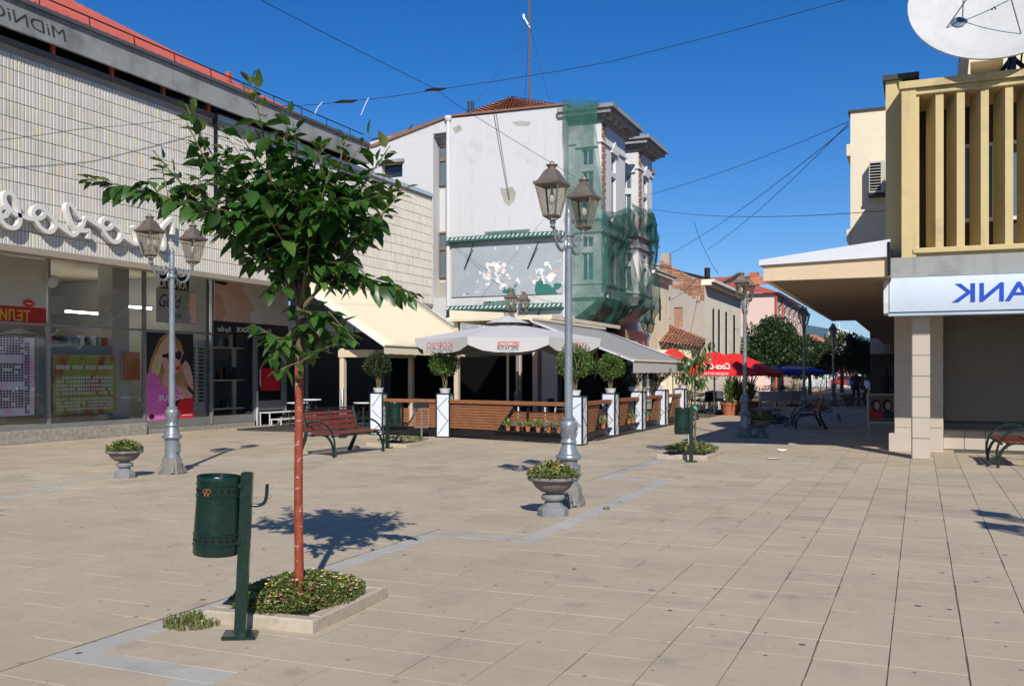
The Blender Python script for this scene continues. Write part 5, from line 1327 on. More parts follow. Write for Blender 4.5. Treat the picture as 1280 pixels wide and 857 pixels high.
def topiary(loc, label, r=.37, stem=.32, seed=1, leafm='leaf_box', n=2600, squash=.9, tall=0, pot=True):
    random.seed(seed); t = thing('topiary_tree', label, 'topiary', loc, random.uniform(0, 6), 'potted ball trees on the terrace posts')
    if pot:
        mb = MB(); mb.lathe([(.11,0),(.14,.10),(.145,.11),(.13,.115),(.02,.10)], 16); mb.obj('pot', MT['white_metal'], t, 40)
    mb = MB(); z0 = .08 if pot else 0; zc = z0+stem+r*.85
    for k in range(5):
        a = k*1.257; mb.tube(spline([(.03*math.cos(a),.03*math.sin(a),z0),(.05*math.cos(a+1),.05*math.sin(a+1),z0+stem*.5),(.12*math.cos(a),.12*math.sin(a),z0+stem+.12),(.22*math.cos(a+.5),.22*math.sin(a+.5),zc+.1)]), .014, 5)
    mb.obj('stem', MT['twig'], t)
    g = MB()
    for k in range(n):
        d = Vector((random.gauss(0,1), random.gauss(0,1), random.gauss(0,1))).normalized(); rr = r*(random.uniform(.35,1)**.45)*(1+.10*math.sin(5*d.x+3*d.z)+.08*math.sin(7*d.y))
        p = Vector((d.x*rr, d.y*rr, d.z*rr*squash+zc)); s = random.uniform(.03,.065)
        ax = (d+Vector((random.uniform(-1,1),random.uniform(-1,1),random.uniform(-.6,1)))*.8).normalized(); sd = ax.cross(Vector((random.uniform(-1,1),random.uniform(-1,1),random.uniform(-1,1)))).normalized()
        g.add([p, p+ax*s*.5+sd*s*.3, p+ax*s, p+ax*s*.5-sd*s*.3], [(0,1,2,3)])
    stuff(g.obj('crown', MT[leafm], t)); return t
topiary((posts[0][0],posts[0][1],1.1), 'dim ball tree on the post next to the bench bin', .34, .36, 1, 'leaf_shaded')
topiary((posts[1][0],posts[1][1],1.1), 'sunlit green ball tree on the post in front of the parasol', .37, .36, 2)
topiary((posts[2][0]-.1,posts[2][1]+.1,1.1), 'yellow-green ball tree on the terrace corner post', .42, .32, 3)
topiary((posts[3][0],posts[3][1],1.1), 'round green ball tree on the post beside the corner one', .34, .28, 4)
topiary((posts[4][0]-.15,posts[4][1],1.1), 'dark shaded ball tree under the grey awning', .33, .10, 5, 'leaf_shaded', 1500)
topiary((posts[5][0]-.1,posts[5][1],1.1), 'dark flat-topped ball tree near the awning edge', .36, .12, 6, 'leaf_shaded', 1500, .7)
topiary((posts[6][0]+.1,posts[6][1]-.1,1.1), 'loose sunlit tree at the far end of the terrace', .50, .30, 7, 'leaf_box', 900, 1.3)
def pot_plant(mbs, p, s): pass
def fence_panel(A, B, label, top=.94, diag=(.56,.42), pots=6, seed=1, flip=False):
    """slatted wind screen: sloping-ended slats in front, a shelf with flower pots and recessed slats beside it"""
    random.seed(seed); A, B = Vector((*A, 0)), Vector((*B, 0)); L = (B-A).length; rz = math.atan2((B-A).y, (B-A).x)
    t = thing('terrace_fence', label, 'fence', A, rz, 'wooden terrace fence panels')
    n = 9; h = (top-.10-.24)/n
    X = (lambda a: L-a) if flip else (lambda a: a)
    def sb(x0, x1, y0, y1, z0, z1, x2=None, x3=None):
        """slat with sloping far end"""
        m = MB(); a, b = X(x0), X(x1); x2 = x1 if x2 is None else x2; c = X(x2)
        vs = [(a,y0,z0),(b,y0,z0),(b,y1,z0),(a,y1,z0),(a,y0,z1),(c,y0,z1),(c,y1,z1),(a,y1,z1)]
        m.add(vs, [(0,3,2,1),(4,5,6,7),(0,1,5,4),(1,2,6,5),(2,3,7,6),(3,0,4,7)]); return m
    mb = MB(); mb.bbox(0, L, -.085, .06, top-.09, top, .008); mb.obj('top_rail', MT['wood_slat'], t)
    e = lambda z: L*(diag[1]+(diag[0]-diag[1])*(z-.24)/(top-.34))
    for k in range(n):
        z0 = .24+k*h; z1 = z0+h-.012; sb(.0, e(z0), -.035+random.uniform(-.003,.003), -.012, z0, z1, e(z1)).obj('slat', MT['wood_slat'], t)
    for k in range(5):
        z0 = .34+k*.075; sb(L*diag[1]+.05, L-.02, .10, .125, z0, z0+.063).obj('back_slat', MT['wood_slat'], t)
    mb = MB(); mb.box(min(X(L*diag[1]),X(L-.02)), max(X(L*diag[1]),X(L-.02)), -.10, .10, .22, .245); mb.obj('shelf', MT['black_metal'], t)
    mb = MB(); mb.box(0.0,L,-.004,.01,.04,.235)  # black board stands in for the dark void below the slats
    for x in (.06, L*.33, L*.66, L-.06): mb.box(x-.02,x+.02,.012,.05,0,top-.09)
    mb.slab([(X(e(.24)),-.02,.24),(X(e(.24)+.05),-.02,.24),(X(e(top-.1)+.05),-.02,top-.1),(X(e(top-.1)),-.02,top-.1)], (0,1,0), .03)
    mb.obj('frame', MT['black_metal'], t)
    for k in range(pots):
        x = L*diag[1]+.18+(L*(1-diag[1])-.35)*(k+.5)/pots if pots > 1 else L*(diag[1]+1)/2+.1
        P_ = t.matrix_world if False else None
        c, s_ = math.cos(rz), math.sin(rz); xx = X(x); loc = (A.x+xx*c+.02*s_, A.y+xx*s_-.02*c, .246)
        f = thing('flower_pot', 'small terracotta pot of bright leaves on the '+label.split(' fence')[0]+' fence shelf', 'flower pot', loc, 0, 'flower pots on the terrace fences')
        m = MB(); m.lathe([(.045,0),(.062,.10),(.068,.10),(.068,.12),(.05,.118),(.01,.105)], 12); m.obj('pot', MT['terracotta'], f, 40)
        g = MB(); clump(g, (0,0,.10), .13, .13, .17, 130, .055, up=1.2); stuff(g.obj('foliage', MT['leaf_silver' if k % 3 == 1 else 'leaf_palm'], f))
    return t
def between(a, b, m=.18):
    a, b = Vector(a), Vector(b); d = (b-a).normalized(); return (a+d*m, b-d*m)
fence_panel(*between(posts[0], posts[1]), 'short front fence beside the bench bin', diag=(.30,.55), pots=0, seed=1, flip=True)
fence_panel(*between(posts[1], posts[2]), 'long front fence below the grey parasol', pots=6, seed=2)
fence_panel(*between(posts[2], posts[3]), 'street side fence nearest the terrace corner', pots=1, seed=3, diag=(.62,.45))
fence_panel(*between(posts[3], posts[4]), 'second street side fence from the terrace corner', pots=2, seed=4, diag=(.62,.45))
fence_panel(*between(posts[4], posts[5]), 'third street side fence from the terrace corner', pots=2, seed=5, diag=(.30,.55), flip=True)
fence_panel(*between(posts[5], posts[6]), 'last street side fence at the far terrace end', pots=1, seed=6, diag=(.40,.65), flip=True)
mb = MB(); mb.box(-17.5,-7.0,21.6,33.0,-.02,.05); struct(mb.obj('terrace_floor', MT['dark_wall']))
# small black sign stand and steel ashtray post
sg = thing('sign_stand', 'slim black sign on a steel post in front of the short fence', 'sign stand', (*on_ground(527, 549).xy, 0), TH)
mb = MB(); mb.tube([(0,0,0),(0,0,.82)], .022, 8); mb.obj('post', MT['steel'], sg)
mb = MB(); mb.bbox(-.18,.18,-.03,.0,.76,.90,.006); mb.obj('plate', MT['black_metal'], sg)
mb = MB(); mb.box(-.16,.16,-.02,.02,.28,.30); mb.tube([(-.16,0,.29),(-.16,0,.74),(.16,0,.74),(.16,0,.29)], .010, 5); mb.obj('wire_frame', MT['steel'], sg)
mb = MB(); mb.lathe([(.15,0),(.15,.012)], 16); mb.obj('foot', MT['steel'], sg)
ap = thing('ashtray_post', 'steel ashtray post with black lower half beside the bench', 'ashtray', (*on_ground(428, 547).xy, 0))
mb = MB(); mb.lathe([(.09,0),(.09,.55),(.07,.57)], 14); mb.obj('sleeve', MT['black_metal'], ap, 40)
mb = MB(); mb.lathe([(.045,.55),(.045,1.2),(.03,1.22)], 12); mb.obj('tube', MT['steel'], ap, 40)
for (u, d, lab) in ((388, 26.5, 'white-topped bar table near the shop door'), (372, 27.5, 'low white-topped bar table further along the shop glass'), (455, 27.5, 'dim bar table in the cafe shade')):
    p = at_d(u, 500, d); t = thing('bar_table', lab, 'table', (p.x, p.y, 0)); h = .88 if u == 388 else .76
    mb = MB(); mb.lathe([(.30,h-.03),(.31,h-.015),(.30,h)], 20); mb.obj('table_top', MT['plastic_white'], t, 40)
    for k in range(4):
        a = k*1.571+.4; mb = MB(); mb.tube([(.12*math.cos(a),.12*math.sin(a),h-.03),(.24*math.cos(a),.24*math.sin(a),0)], .016, 5); mb.obj('leg', MT['black_metal'], t)
# ------------------------------------------------------------------ parasols
def parasol(name, loc, rad, sides, rot, z_edge, z_top, val, m, label, group=None, cap=True, mpole='cream_metal', stripe=None, sag=.05, rib_m=None):
    t = thing(name, label, 'parasol', loc, 0, group)
    P = [Vector((rad*math.cos(rot+2*math.pi*k/sides), rad*math.sin(rot+2*math.pi*k/sides), z_edge)) for k in range(sides)]
    C = Vector((0,0,z_top)); mb = MB(); NS, NR = 6, 6
    for k in range(sides):
        a, b = P[k], P[(k+1) % sides]; vs = []
        for i in range(NR+1):
            f = .12+.88*i/NR
            for j in range(NS+1):
                s_ = j/NS; p = C.lerp(a.lerp(b, s_), f); p.z -= sag*4*s_*(1-s_)*f*.9 + .06*math.sin(math.pi*f)*0; p.xy = p.xy*(1-.04*4*s_*(1-s_)*(f > .99)); vs.append(p)
        fs = [(i*(NS+1)+j, (i+1)*(NS+1)+j, (i+1)*(NS+1)+j+1, i*(NS+1)+j+1) for i in range(NR) for j in range(NS)]
        mb.add(vs, fs)
        e = vs[-(NS+1):]; lo = []                               # hanging flap with a scalloped lower edge
        for j, p in enumerate(e):
            s_ = j/NS; d = val*(.55+.45*math.sin(math.pi*min(max((s_*1.12-.06),0),1))**.35); o_ = p.copy(); o_.xy *= 1.0-.012; o_.z -= d; lo.append(o_)
        mb.add(e+lo, [(j, NS+1+j, NS+2+j, j+1) for j in range(NS)])
    cn = mb.obj('canopy', m, t, 30)
    if cap:
        mb = MB(); r2 = rad*.24; q = [(r2*math.cos(rot+2*math.pi*k/sides), r2*math.sin(rot+2*math.pi*k/sides), z_top-.01) for k in range(sides)]
        mb.add(q+[(0,0,z_top+.20)], [(k, (k+1) % sides, sides) for k in range(sides)]); mb.obj('vent_cap', m, cn)
    mb = MB(); mb.tube([(0,0,0),(0,0,z_top)], .035 if rad > 2 else .022, 10); mb.obj('pole', MT[mpole], t)
    for k in range(sides):
        mb = MB(); mb.tube([C+Vector((0,0,-.06)), P[k]+Vector((0,0,-.03))], .013, 4); mb.tube([Vector((0,0,z_edge-.35)), C.lerp(P[k], .5)+Vector((0,0,-.04))], .012, 4); mb.obj('rib', MT[mpole], t)
    mb = MB(); mb.lathe([(.35,0),(.35,.08),(.06,.10)], 12); mb.obj('base', MT['dark_pot'], t)
    return t, P, cn
gp_loc = Vector((-9.87, 22.94, 0))
gp, P, gcn = parasol('cafe_parasol', gp_loc, 2.52, 8, TH-math.pi/2-R(22), 2.46, 2.90, .35, MT['fabric_grey'], 'large pale grey cafe parasol with red lettering on its flaps', sag=.03)
def flap_text(par, loc, a, b, z, s_, size, m, width, name='flap_lettering', off=.02, shear=0, bold=0):
    a, b = loc+a, loc+b; a.z = b.z = z; mid = (a+b)/2; r = (b-a).normalized()
    if r.dot(Rv) < 0: r = -r
    nrm = r.cross(Vector((0,0,1))); o = mid - r*width/2 + nrm*off
    return text(name, s_, size, MT[m], None, o-loc, r, (0,0,1), True, .001, shear, width, bold=bold), par
def fronts(P):
    return sorted(range(len(P)), key=lambda k: ((P[k]+P[(k+1) % len(P)])/2).dot(Fv))
fr_ = fronts(P)
for k in fr_[:3]:
    mid = (P[k]+P[(k+1) % 8])/2
    u = mid.dot(Rv)
    if u < -.9: o, _ = flap_text(gp, gp_loc, P[k], P[(k+1)%8], 2.20, 'КОРЗО', .20, 'letter_red', .95, off=.03); o.parent = gp
    elif u < 1.0:
        o, _ = flap_text(gp, gp_loc, P[k], P[(k+1)%8], 2.24, 'SPECTATOR', .15, 'letter_red', .52, off=.03, bold=.004); o.parent = gp
        o, _ = flap_text(gp, gp_loc, P[k], P[(k+1)%8], 2.19, 'tobacco house', .05, 'letter_black', .34, off=.03); o.parent = gp
    else: o, _ = flap_text(gp, gp_loc, P[k], P[(k+1)%8], 2.22, 'КОРЗО', .17, 'letter_red', .8, off=.03); o.parent = gp
# awnings
def awning(name, label, A, B, C, D, val, m, mv=None, n=8):
    """A,B wall edge, C,D front edge (C below B, D below A)"""
    t = thing(name, label, 'awning'); A, B, C, D = map(Vector, (A, B, C, D)); mb = MB(); vs = []
    for i in range(n+1):
        for j in range(n+1):
            p = A.lerp(B, j/n).lerp(D.lerp(C, j/n), i/n); p.z -= .03*math.sin(math.pi*i/n)+.015*abs(math.sin(j*1.7)); vs.append(p)
    mb.add(vs, [(i*(n+1)+j, (i+1)*(n+1)+j, (i+1)*(n+1)+j+1, i*(n+1)+j+1) for i in range(n) for j in range(n)])
    o = mb.obj('fabric', m, t, 60); md = o.modifiers.new('solid', 'SOLIDIFY'); md.thickness = .008
    mb = MB(); e = []; lo = []; N = 40
    for j in range(N+1):
        p = D.lerp(C, j/N)-Vector((0,0,.045)); e.append(p); lo.append(p-Vector((0,0,val*(1+.04*math.sin(j*2.1)))))
    mb.add(e+lo, [(j, N+1+j, N+2+j, j+1) for j in range(N)]); mb.obj('valance', mv or m, t)
    mb = MB(); mb.tube([D-Vector((0,0,.02)), C-Vector((0,0,.02))], .035, 8); mb.obj('front_bar', MT['cream_metal'], t, 50)
    for a, b in ((A, D), (B, C)):
        mb = MB(); k = (b-a).normalized(); up = Vector((0,0,.02)); mb.tube([a-up*2, b-up*2], .022, 6); mb.obj('side_arm', MT['white_metal'], t)
    mb = MB(); mb.tube([A+Vector((0,0,.03)), B+Vector((0,0,.03))], .06, 8); mb.obj('roller', MT['cream_metal'], t, 50)
    return t
awning('cream_awning', 'broad cream awning sloping down from the ribbed shop wall', (XC+.02,22.3,4.28), (XC+.02,29.4,4.28), (-13.2,29.4,2.36), (-13.2,22.3,2.36), .20, MT['fabric_cream'])
awning('grey_awning', 'grey awning sloping to the street above the terrace fence', (-9.85,24.5,3.06), (-9.85,31.2,3.06), (-6.95,31.2,1.95), (-6.95,24.5,1.95), .30, MT['fabric_awning_grey'], MT['fabric_grey'])
pg = thing('terrace_roof', 'flat cream terrace roof in front of the white building', 'roof')
mb = MB(); mb.box(-13.2,-9.8,26.0,32.9,3.16,3.28); mb.obj('slab', MT['cream_metal'], pg)
mb = MB(); mb.slab([(-13.1,25.99,3.2),(-10.9,25.99,3.2),(-10.9,25.99,3.36),(-13.1,25.99,3.50)], (0,1,0), .05); mb.obj('fascia', MT['cream_metal'], pg)
for (x, y) in ((-15.2,23.4),(-14.2,25.6),(-11.0,26.4),(-13.0,26.3),(-10.8,32.5)):
    mb = MB(); mb.bbox(x-.07,x+.07,y-.07,y+.07,0,3.16 if y > 26 else 2.3,.01); mb.obj('column', MT['plaster_beige'], pg)
mb = MB(); mb.box(-15.3,-14.1,23.3,23.45,2.05,2.25) ; mb.slab([(-15.25,23.4,2.05),(-14.1,25.6,2.05),(-14.1,25.6,2.28),(-15.25,23.4,2.28)], (1,-.5,0), .10); mb.obj('beam', MT['plaster_beige'], pg)
mb = MB(); mb.box(-18.4,-9.95,31.6,31.7,0,3.16); mb.box(-10.0,-9.9,31.7,32.8,0,3.16); mb.obj('interior_shade_sheet', MT['dark'], pg)  # near-black sheets stand in for the deep shade inside the cafe
mb = MB(); mb.box(-10.6,-10.45,26.5,26.9,0,3.155); mb.obj('pink_column', MT['plaster_pink'], pg)
mb = MB(); mb.bbox(-10.35,-9.85,26.6,27.0,0,3.1,.01); mb.obj('white_column', MT['plaster_white'], pg)
cu = MB(); N = 60; e = []
for k in range(N+1): e.append(Vector((-9.3+.05*math.sin(k*1.9), 26.0+7.0*k/N, 0)))
cu.add([p+Vector((0,0,2.7)) for p in e]+[p+Vector((0,0,.05)) for p in e], [(k, N+1+k, N+2+k, k+1) for k in range(N)])
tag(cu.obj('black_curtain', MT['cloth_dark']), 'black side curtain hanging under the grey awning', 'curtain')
tag(MB().slab([(-9.5,28.2,2.5),(-9.3,28.5,2.5),(-9.15,28.5,1.7),(-9.4,28.3,1.3)], (1,-1,0), .04).obj('folded_cloth', MT['fabric_cream']), 'folded cream cloth hanging from the grey awning frame', 'cloth')
# terrace chairs and tables in the dark
def make_chair(loc, rz, label, m='chair_blue', legm='plastic_white', group='chairs'):
    t = thing('cafe_chair', label, 'chair', loc, rz, group)
    mb = MB(); mb.bbox(-.23,.23,-.22,.22,.42,.46,.012); mb.obj('seat', MT[m], t)
    mb = MB(); mb.bbox(-.23,.23,.20,.235,.46,.88,.012, M=Matrix.Translation((0,.09,0)) @ Matrix.Rotation(R(-8),4,'X')); mb.obj('backrest', MT[m], t)
    for sx in (-1, 1):
        for sy_ in (-1, 1): mb = MB(); mb.tube([(sx*.19,sy_*.18,.43),(sx*.22,sy_*.22,0)], .018, 6); mb.obj('leg', MT[legm], t)
        mb = MB(); mb.tube([(sx*.24,-.18,.44),(sx*.25,-.18,.64),(sx*.25,.20,.66)], .016, 6); mb.obj('armrest', MT[m], t)
    return t
def make_table(loc, label, m='chair_blue', group='tables'):
    t = thing('cafe_table', label, 'table', loc, 0, group); mb = MB(); mb.bbox(-.42,.42,-.42,.42,.72,.75,.01); mb.obj('table_top', MT[m], t)
    for sx in (-1, 1):
        for sy_ in (-1, 1): mb = MB(); mb.tube([(sx*.36,sy_*.36,.72),(sx*.38,sy_*.38,0)], .02, 6); mb.obj('leg', MT['plastic_white'], t)
    return t
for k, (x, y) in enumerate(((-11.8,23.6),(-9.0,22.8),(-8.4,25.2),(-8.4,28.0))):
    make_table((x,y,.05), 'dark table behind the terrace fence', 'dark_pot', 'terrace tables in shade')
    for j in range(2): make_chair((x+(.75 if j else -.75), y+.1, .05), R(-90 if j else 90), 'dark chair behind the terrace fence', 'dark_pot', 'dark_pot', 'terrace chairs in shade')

# ================================================================== STREET ROW BEYOND
random.seed(61)
def house_window(parent, P, a0, a1, z0, z1, fm='window_frame', gm='window_glass', depth=.12):
    f = MB(); w = .05
    for b in ((a0,a0+w,z0,z1),(a1-w,a1,z0,z1),(a0+w,a1-w,z0,z0+w),(a0+w,a1-w,z1-w,z1)):
        q = [P(b[0],b[2],depth-.04), P(b[1],b[2],depth-.04), P(b[1],b[3],depth-.04), P(b[0],b[3],depth-.04)]; f.face(*q)
    f.face(P(a0,z0,depth-.01), P(a1,z0,depth-.01), P(a1,z1,depth-.01), P(a0,z1,depth-.01), mi=1)
    f.obj('window', [MT[fm], MT[gm]], parent)
def zX(u, v, X): return on_x(u, v, X).z
# cream house
ch = thing('cream_house', 'narrow cream house with tall slit windows next to the netted building', 'building')
X0 = XB-.05; y0, y1 = 44.55, on_x(836,0,X0).y; zt = zX(824,352,X0)
hs = [(on_x(u-2.0,0,X0).y, on_x(u+1.6,0,X0).y, zX(u,v1,X0), zX(u,v0,X0)) for u, v0, v1 in ((815,370,402),(825.5,372,402))]
mb = MB(); wall(mb, PX(X0), y0, y1, 0, zt, hs, .05); mb.face((X0,y1,0),(-20,y1,0),(-20,y1,zt),(X0,y1,zt)); mb.obj('wall', MT['plaster_cream'], ch)
for h in hs: house_window(ch, PX(X0), *h, fm='plaster_cream', gm='window_dull', depth=.05)
mb = MB(); mb.box(X0-.2,X0+.18,y0,y1+.1,zt,zt+.22); mb.box(X0-.2,X0+.34,y0,y1+.15,zt+.22,zt+.36); mb.obj('cornice', MT['plaster_pale'], ch)
mb = MB(); mb.add([(X0+.4,y0,zt+.36),(X0+.4,y1+.15,zt+.36),(X0-3.0,y1+.15,zt+2.1),(X0-3.0,y0,zt+2.1)], [(0,1,2,3)]); mb.face((X0+.4,y1+.15,zt+.36),(X0-6,y1+.15,zt+.36),(X0-3.0,y1+.15,zt+2.1)); rfo = mb.obj('roof', MT['concrete_panel'], ch)
mb = MB(); c = on_x(832.5, 325, X0-1.2); mb.bbox(X0-1.45,X0-.95,c.y-.3,c.y+.3,zt+.8,c.z+.35,.02); mb.obj('chimney', MT['plaster_grey'], rfo)
mb = MB(); mb.box(X0-.01,X0+.05,y0,y1,2.55,2.75); mb.obj('string_course', MT['plaster_pale'], ch)
mb = MB(); mb.box(X0-.05,X0+.02,y0+.6,y1-.5,.2,2.3); mb.obj('shop_window', MT['window_glass'], ch)
# brick gable house
YG = 50.0; gx = lambda u: on_y(u, 0, YG).x; gz = lambda u, v: on_y(u, v, YG).z
gh = thing('gable_house', 'pale long house with a bare brick gable end and slit windows', 'building')
XR = gx(881); zl_, zr_ = gz(839,332), gz(881,356)
bw = (gx(843), gx(853), gz(848,409), gz(848,384))
mb = MB(); wall(mb, PY(YG), -19, XR, 0, 5.6, [bw], .12)
mb.face((-19,YG,5.6),(XR,YG,5.6),(XR,YG,zr_),(gx(839),YG,zl_),(-19,YG,8.6)); mb.obj('gable_wall', MT['plaster_grey'], gh)
for z in np.arange(bw[2], bw[3]-.05, .125):
    for k in range(2):
        x = bw[0]+k*.21+.01; mb = MB(); mb.bbox(x,x+.2,YG+.06,YG+.16,z,z+.115,.008); mb.obj('brick', MT['brick_piece'], gh)
bk = MB()                                   # exposed brick courses along the verge
for j in range(9):
    n = 0; x = gx(839)-.6
    while x < XR-.1:
        zt_ = zl_+(zr_-zl_)*(x-gx(839))/(XR-gx(839)); zz = zt_-.06-j*.125
        if (j < 4 or random.random() < 1.3-j*.13+.35*math.sin(x*1.7+j*.3)) and zz > 5.1: bk.bbox(x,x+.20,YG-.022-random.uniform(0,.012),YG+.05,zz-.11,zz,.008)
        x += .215
stuff(bk.obj('brick_courses', MT['brick_piece'], gh))
yE = on_x(926,0,XR).y; zt = zX(900,364,XR)
hs = [(on_x(u-1.6,0,XR).y, on_x(u+1.6,0,XR).y, 2.5, zX(u,v,XR)) for u, v in ((892,385),(899,386),(908,389),(918,393))]
mb = MB(); wall(mb, PX(XR), YG, yE, 0, zt, hs, .05); mb.obj('front_wall', MT['plaster_pale'], gh)
for h in hs: house_window(gh, PX(XR), *h, fm='plaster_pale', gm='window_dull', depth=.05)
mb = MB(); mb.box(XR-.2,XR+.35,YG-.05,yE,zt,zt+.16); mb.box(XR-.2,XR+.5,YG-.05,yE,zt+.16,zt+.30); mb.obj('cornice', MT['plaster_pale'], gh)
mb = MB(); mb.add([(XR+.5,YG-.06,zt+.30),(XR+.5,yE,zt+.30),(XR-4,yE,zt+1.9),(gx(839)-2,YG-.06,zl_+.4)], [(0,1,2,3)]); rfo = mb.obj('roof', MT['roof_tile'], gh)
p = on_y(884, 345, YG+3); mb = MB(); mb.tube([(p.x,p.y,p.z-1.5),(p.x,p.y,p.z+.45)], .16, 8); mb.obj('flue', MT['black_metal'], rfo)
lt = thing('lean_to_shed', 'low shed with red tiled lean-to roof below the brick gable', 'shed')
ya, yb = 46.6, 49.95; za, zb = gz(860,440), gz(838,404)
tiles = MB(); A = Vector((gx(838)-.4,yb,zb+.1)); B = Vector((XR+.15,yb,gz(880,425))); C = Vector((XR+.35,ya,gz(880,436))); D = Vector((gx(838)-.4,ya,gz(838,428)))
for j in range(10):
    for i in range(16):
        f = lambda s_, t_: A.lerp(B, s_).lerp(D.lerp(C, s_), t_)
        a, b, c, d = f(i/16, j/10), f((i+.93)/16, j/10), f((i+.93)/16, (j+1.1)/10), f(i/16, (j+1.1)/10); m = Vector((0,0,.05)); tiles.add([a, (a+b)/2+m, b, c+m, (c+d)/2+m*2, d+m], [(0,1,4,5),(1,2,3,4)])
stuff(tiles.obj('roof_tiles', MT['roof_tile'], lt))
mb = MB(); mb.box(-14,XR-.05,ya+.3,yb,0,min(B.z,C.z)-.1); mb.obj('wall', MT['plaster_cream'], lt)
# pink house
ph_ = thing('pink_house', 'pink house with red metal roof behind the round tree', 'building')
YP = 75.0; pxx = lambda u: on_y(u,0,YP).x; XP = pxx(969); zt = on_y(969,366,YP).z
mb = MB(); wall(mb, PY(YP), -22, XP, 0, zt, [], .1); yE = on_x(1006,0,XP).y
hs = [(YP+2+3.2*k, YP+3.1+3.2*k, 4.6, 6.6) for k in range(5)]
wall(mb, PX(XP), YP, yE, 0, zt, hs, .15); mb.obj('wall', MT['plaster_pink'], ph_)
for h in hs: house_window(ph_, PX(XP), *h, gm='window_blue')
mb = MB(); mb.tube([(XP+.06,YP-.02,0),(XP+.06,YP-.02,zt)], .09, 6); mb.tube([(XP+.08,YP+3.8,0),(XP+.08,YP+3.8,zt)], .07, 6); mb.obj('downpipe', MT['red_post'], ph_)
for k in range(5):
    mb = MB(); y = YP+1.7+3.2*k; mb.tube(spline([(XP+.02,y,6.7),(XP+.5,y+.2,7.1),(XP+.9,y+.5,6.6)]), .05, 5); mb.obj('lamp_bracket', MT['black_metal'], ph_)
mb = MB(); zr = zt+1.35; mb.add([(XP+.4,YP-.4,zt),(XP+.4,yE,zt),(XP-4,yE-2,zr+.3),(XP-4,YP+3,zr+.3),(-22,YP-.4,zt),(-19,YP+3,zr+.3)], [(0,1,2,3),(4,0,3,5)]); rfo = mb.obj('roof', MT['red_metal'], ph_)
mb = MB(); c = on_y(943, 350, YP+4); mb.bbox(c.x-.35,c.x+.35,c.y-.3,c.y+.3,zt+.8,c.z+.6,.03); mb.obj('chimney', MT['terracotta'], rfo)
mb = MB(); a = on_y(918, 352, YP+3); mb.slab([a+Vector((-2,0,-.3)), a+Vector((3.4,0,-.3)), a+Vector((1.6,1,.5)), a+Vector((-.6,1,.5))], (0,0,1), .1); mb.obj('dormer_roof', MT['roof_tile'], rfo)
sp_ = thing('solar_panel', 'tilted dark solar water heater on the roof ridge', 'solar panel', at_d(914, 352, 72))
mb = MB(); mb.slab([(-.9,0,-.2),(.5,0,.55),(.9,.6,.55),(-.5,.6,-.2)], (0,0,1), .12); mb.obj('collector', MT['alu_dark'], sp_); mb = MB(); mb.tube([(-.6,.3,-.9),(-.3,.3,.0)], .05, 5); mb.tube([(.4,.3,-.9),(.6,.3,.5)], .05, 5); mb.obj('stand', MT['alu'], sp_)
# far buildings closing the street
def far_house(name, label, u0, u1, v_eave, v_top, d, wm, rm, rows=1, cols=3, gable=True):
    a = at_d(u0, v_eave, d); b = at_d(u1, v_eave, d); t = thing(name, label, 'building', (a.x, a.y, 0), math.atan2(b.y-a.y, b.x-a.x)); L = (b.xy-a.xy).length; h = a.z; ht = at_d(u0, v_top, d).z
    hs = []
    for r_ in range(rows):
        for c_ in range(cols):
            x = L*(c_+.5)/cols; zz = h*(r_+.45)/rows; hs.append((x-L/cols*.2, x+L/cols*.2, zz, zz+h/rows*.38))
    mb = MB(); wall(mb, PY(0), 0, L, 0, h, hs, .25); mb.box(0,L,.3,8,0,h-.02); mb.obj('wall', MT[wm], t)
    for q in hs: house_window(t, PY(0), *q, depth=.25)
    mb = MB(); mb.add([(-.5,-.5,h),(L+.5,-.5,h),(L+.5,8.5,h),(-.5,8.5,h),(L*.3,4,ht),(L*.7,4,ht)], [(0,1,5,4),(1,2,5),(2,3,4,5),(3,0,4)]); mb.obj('roof', MT[rm], t); return t
far_house('far_house', 'distant cream house with orange gabled roof at the street end', 1004, 1040, 431, 417, 150, 'plaster_cream', 'roof_tile', 2, 4)
far_house('far_house', 'distant low house with orange roof right of the round trees', 1068, 1098, 446, 431, 160, 'plaster_pale', 'roof_tile', 2, 4)
far_house('far_shop_row', 'distant shop row with red band below the street trees', 1000, 1075, 464, 455, 112, 'plaster_white', 'sign_red', 1, 9)
far_house('far_shop_row', 'distant pale shop row on the far right of the street', 1075, 1120, 462, 452, 130, 'plaster_pale', 'roof_tile', 1, 6)
dm = thing('white_dome', 'small white dome rising behind the street trees', 'dome', (*at_d(1049, 440, 170).xy, 0)); zc = at_d(1049, 424, 170).z
mb = MB(); mb.lathe([(2.6,0),(2.6,zc)], 16); mb.obj('drum', MT['plaster_white'], dm, 40)
mb = MB(); mb.lathe([(2.7*math.cos(a), zc+1.9*math.sin(a)) for a in [k*math.pi/2/8 for k in range(8)]]+[(.2,zc+1.95),(.1,zc+3.0)], 20); mb.obj('dome_shell', MT['plaster_white'], dm, 40)
# right side of the street beyond the bank
rb = thing('dark_block', 'tall dark building with balconies in the shade across the street end', 'building')
mb = MB(); mb.box(-2.7,10,60,95,0,8.5); mb.obj('wall', MT['dark_wall'], rb)
for z in (2.7, 4.2, 5.7):
    mb = MB(); mb.box(-2.65,1.5,59.2,60,z,z+.12); mb.box(-2.65,1.5,59.2,59.26,z+.12,z+.9); mb.obj('balcony', MT['concrete_panel'], rb)

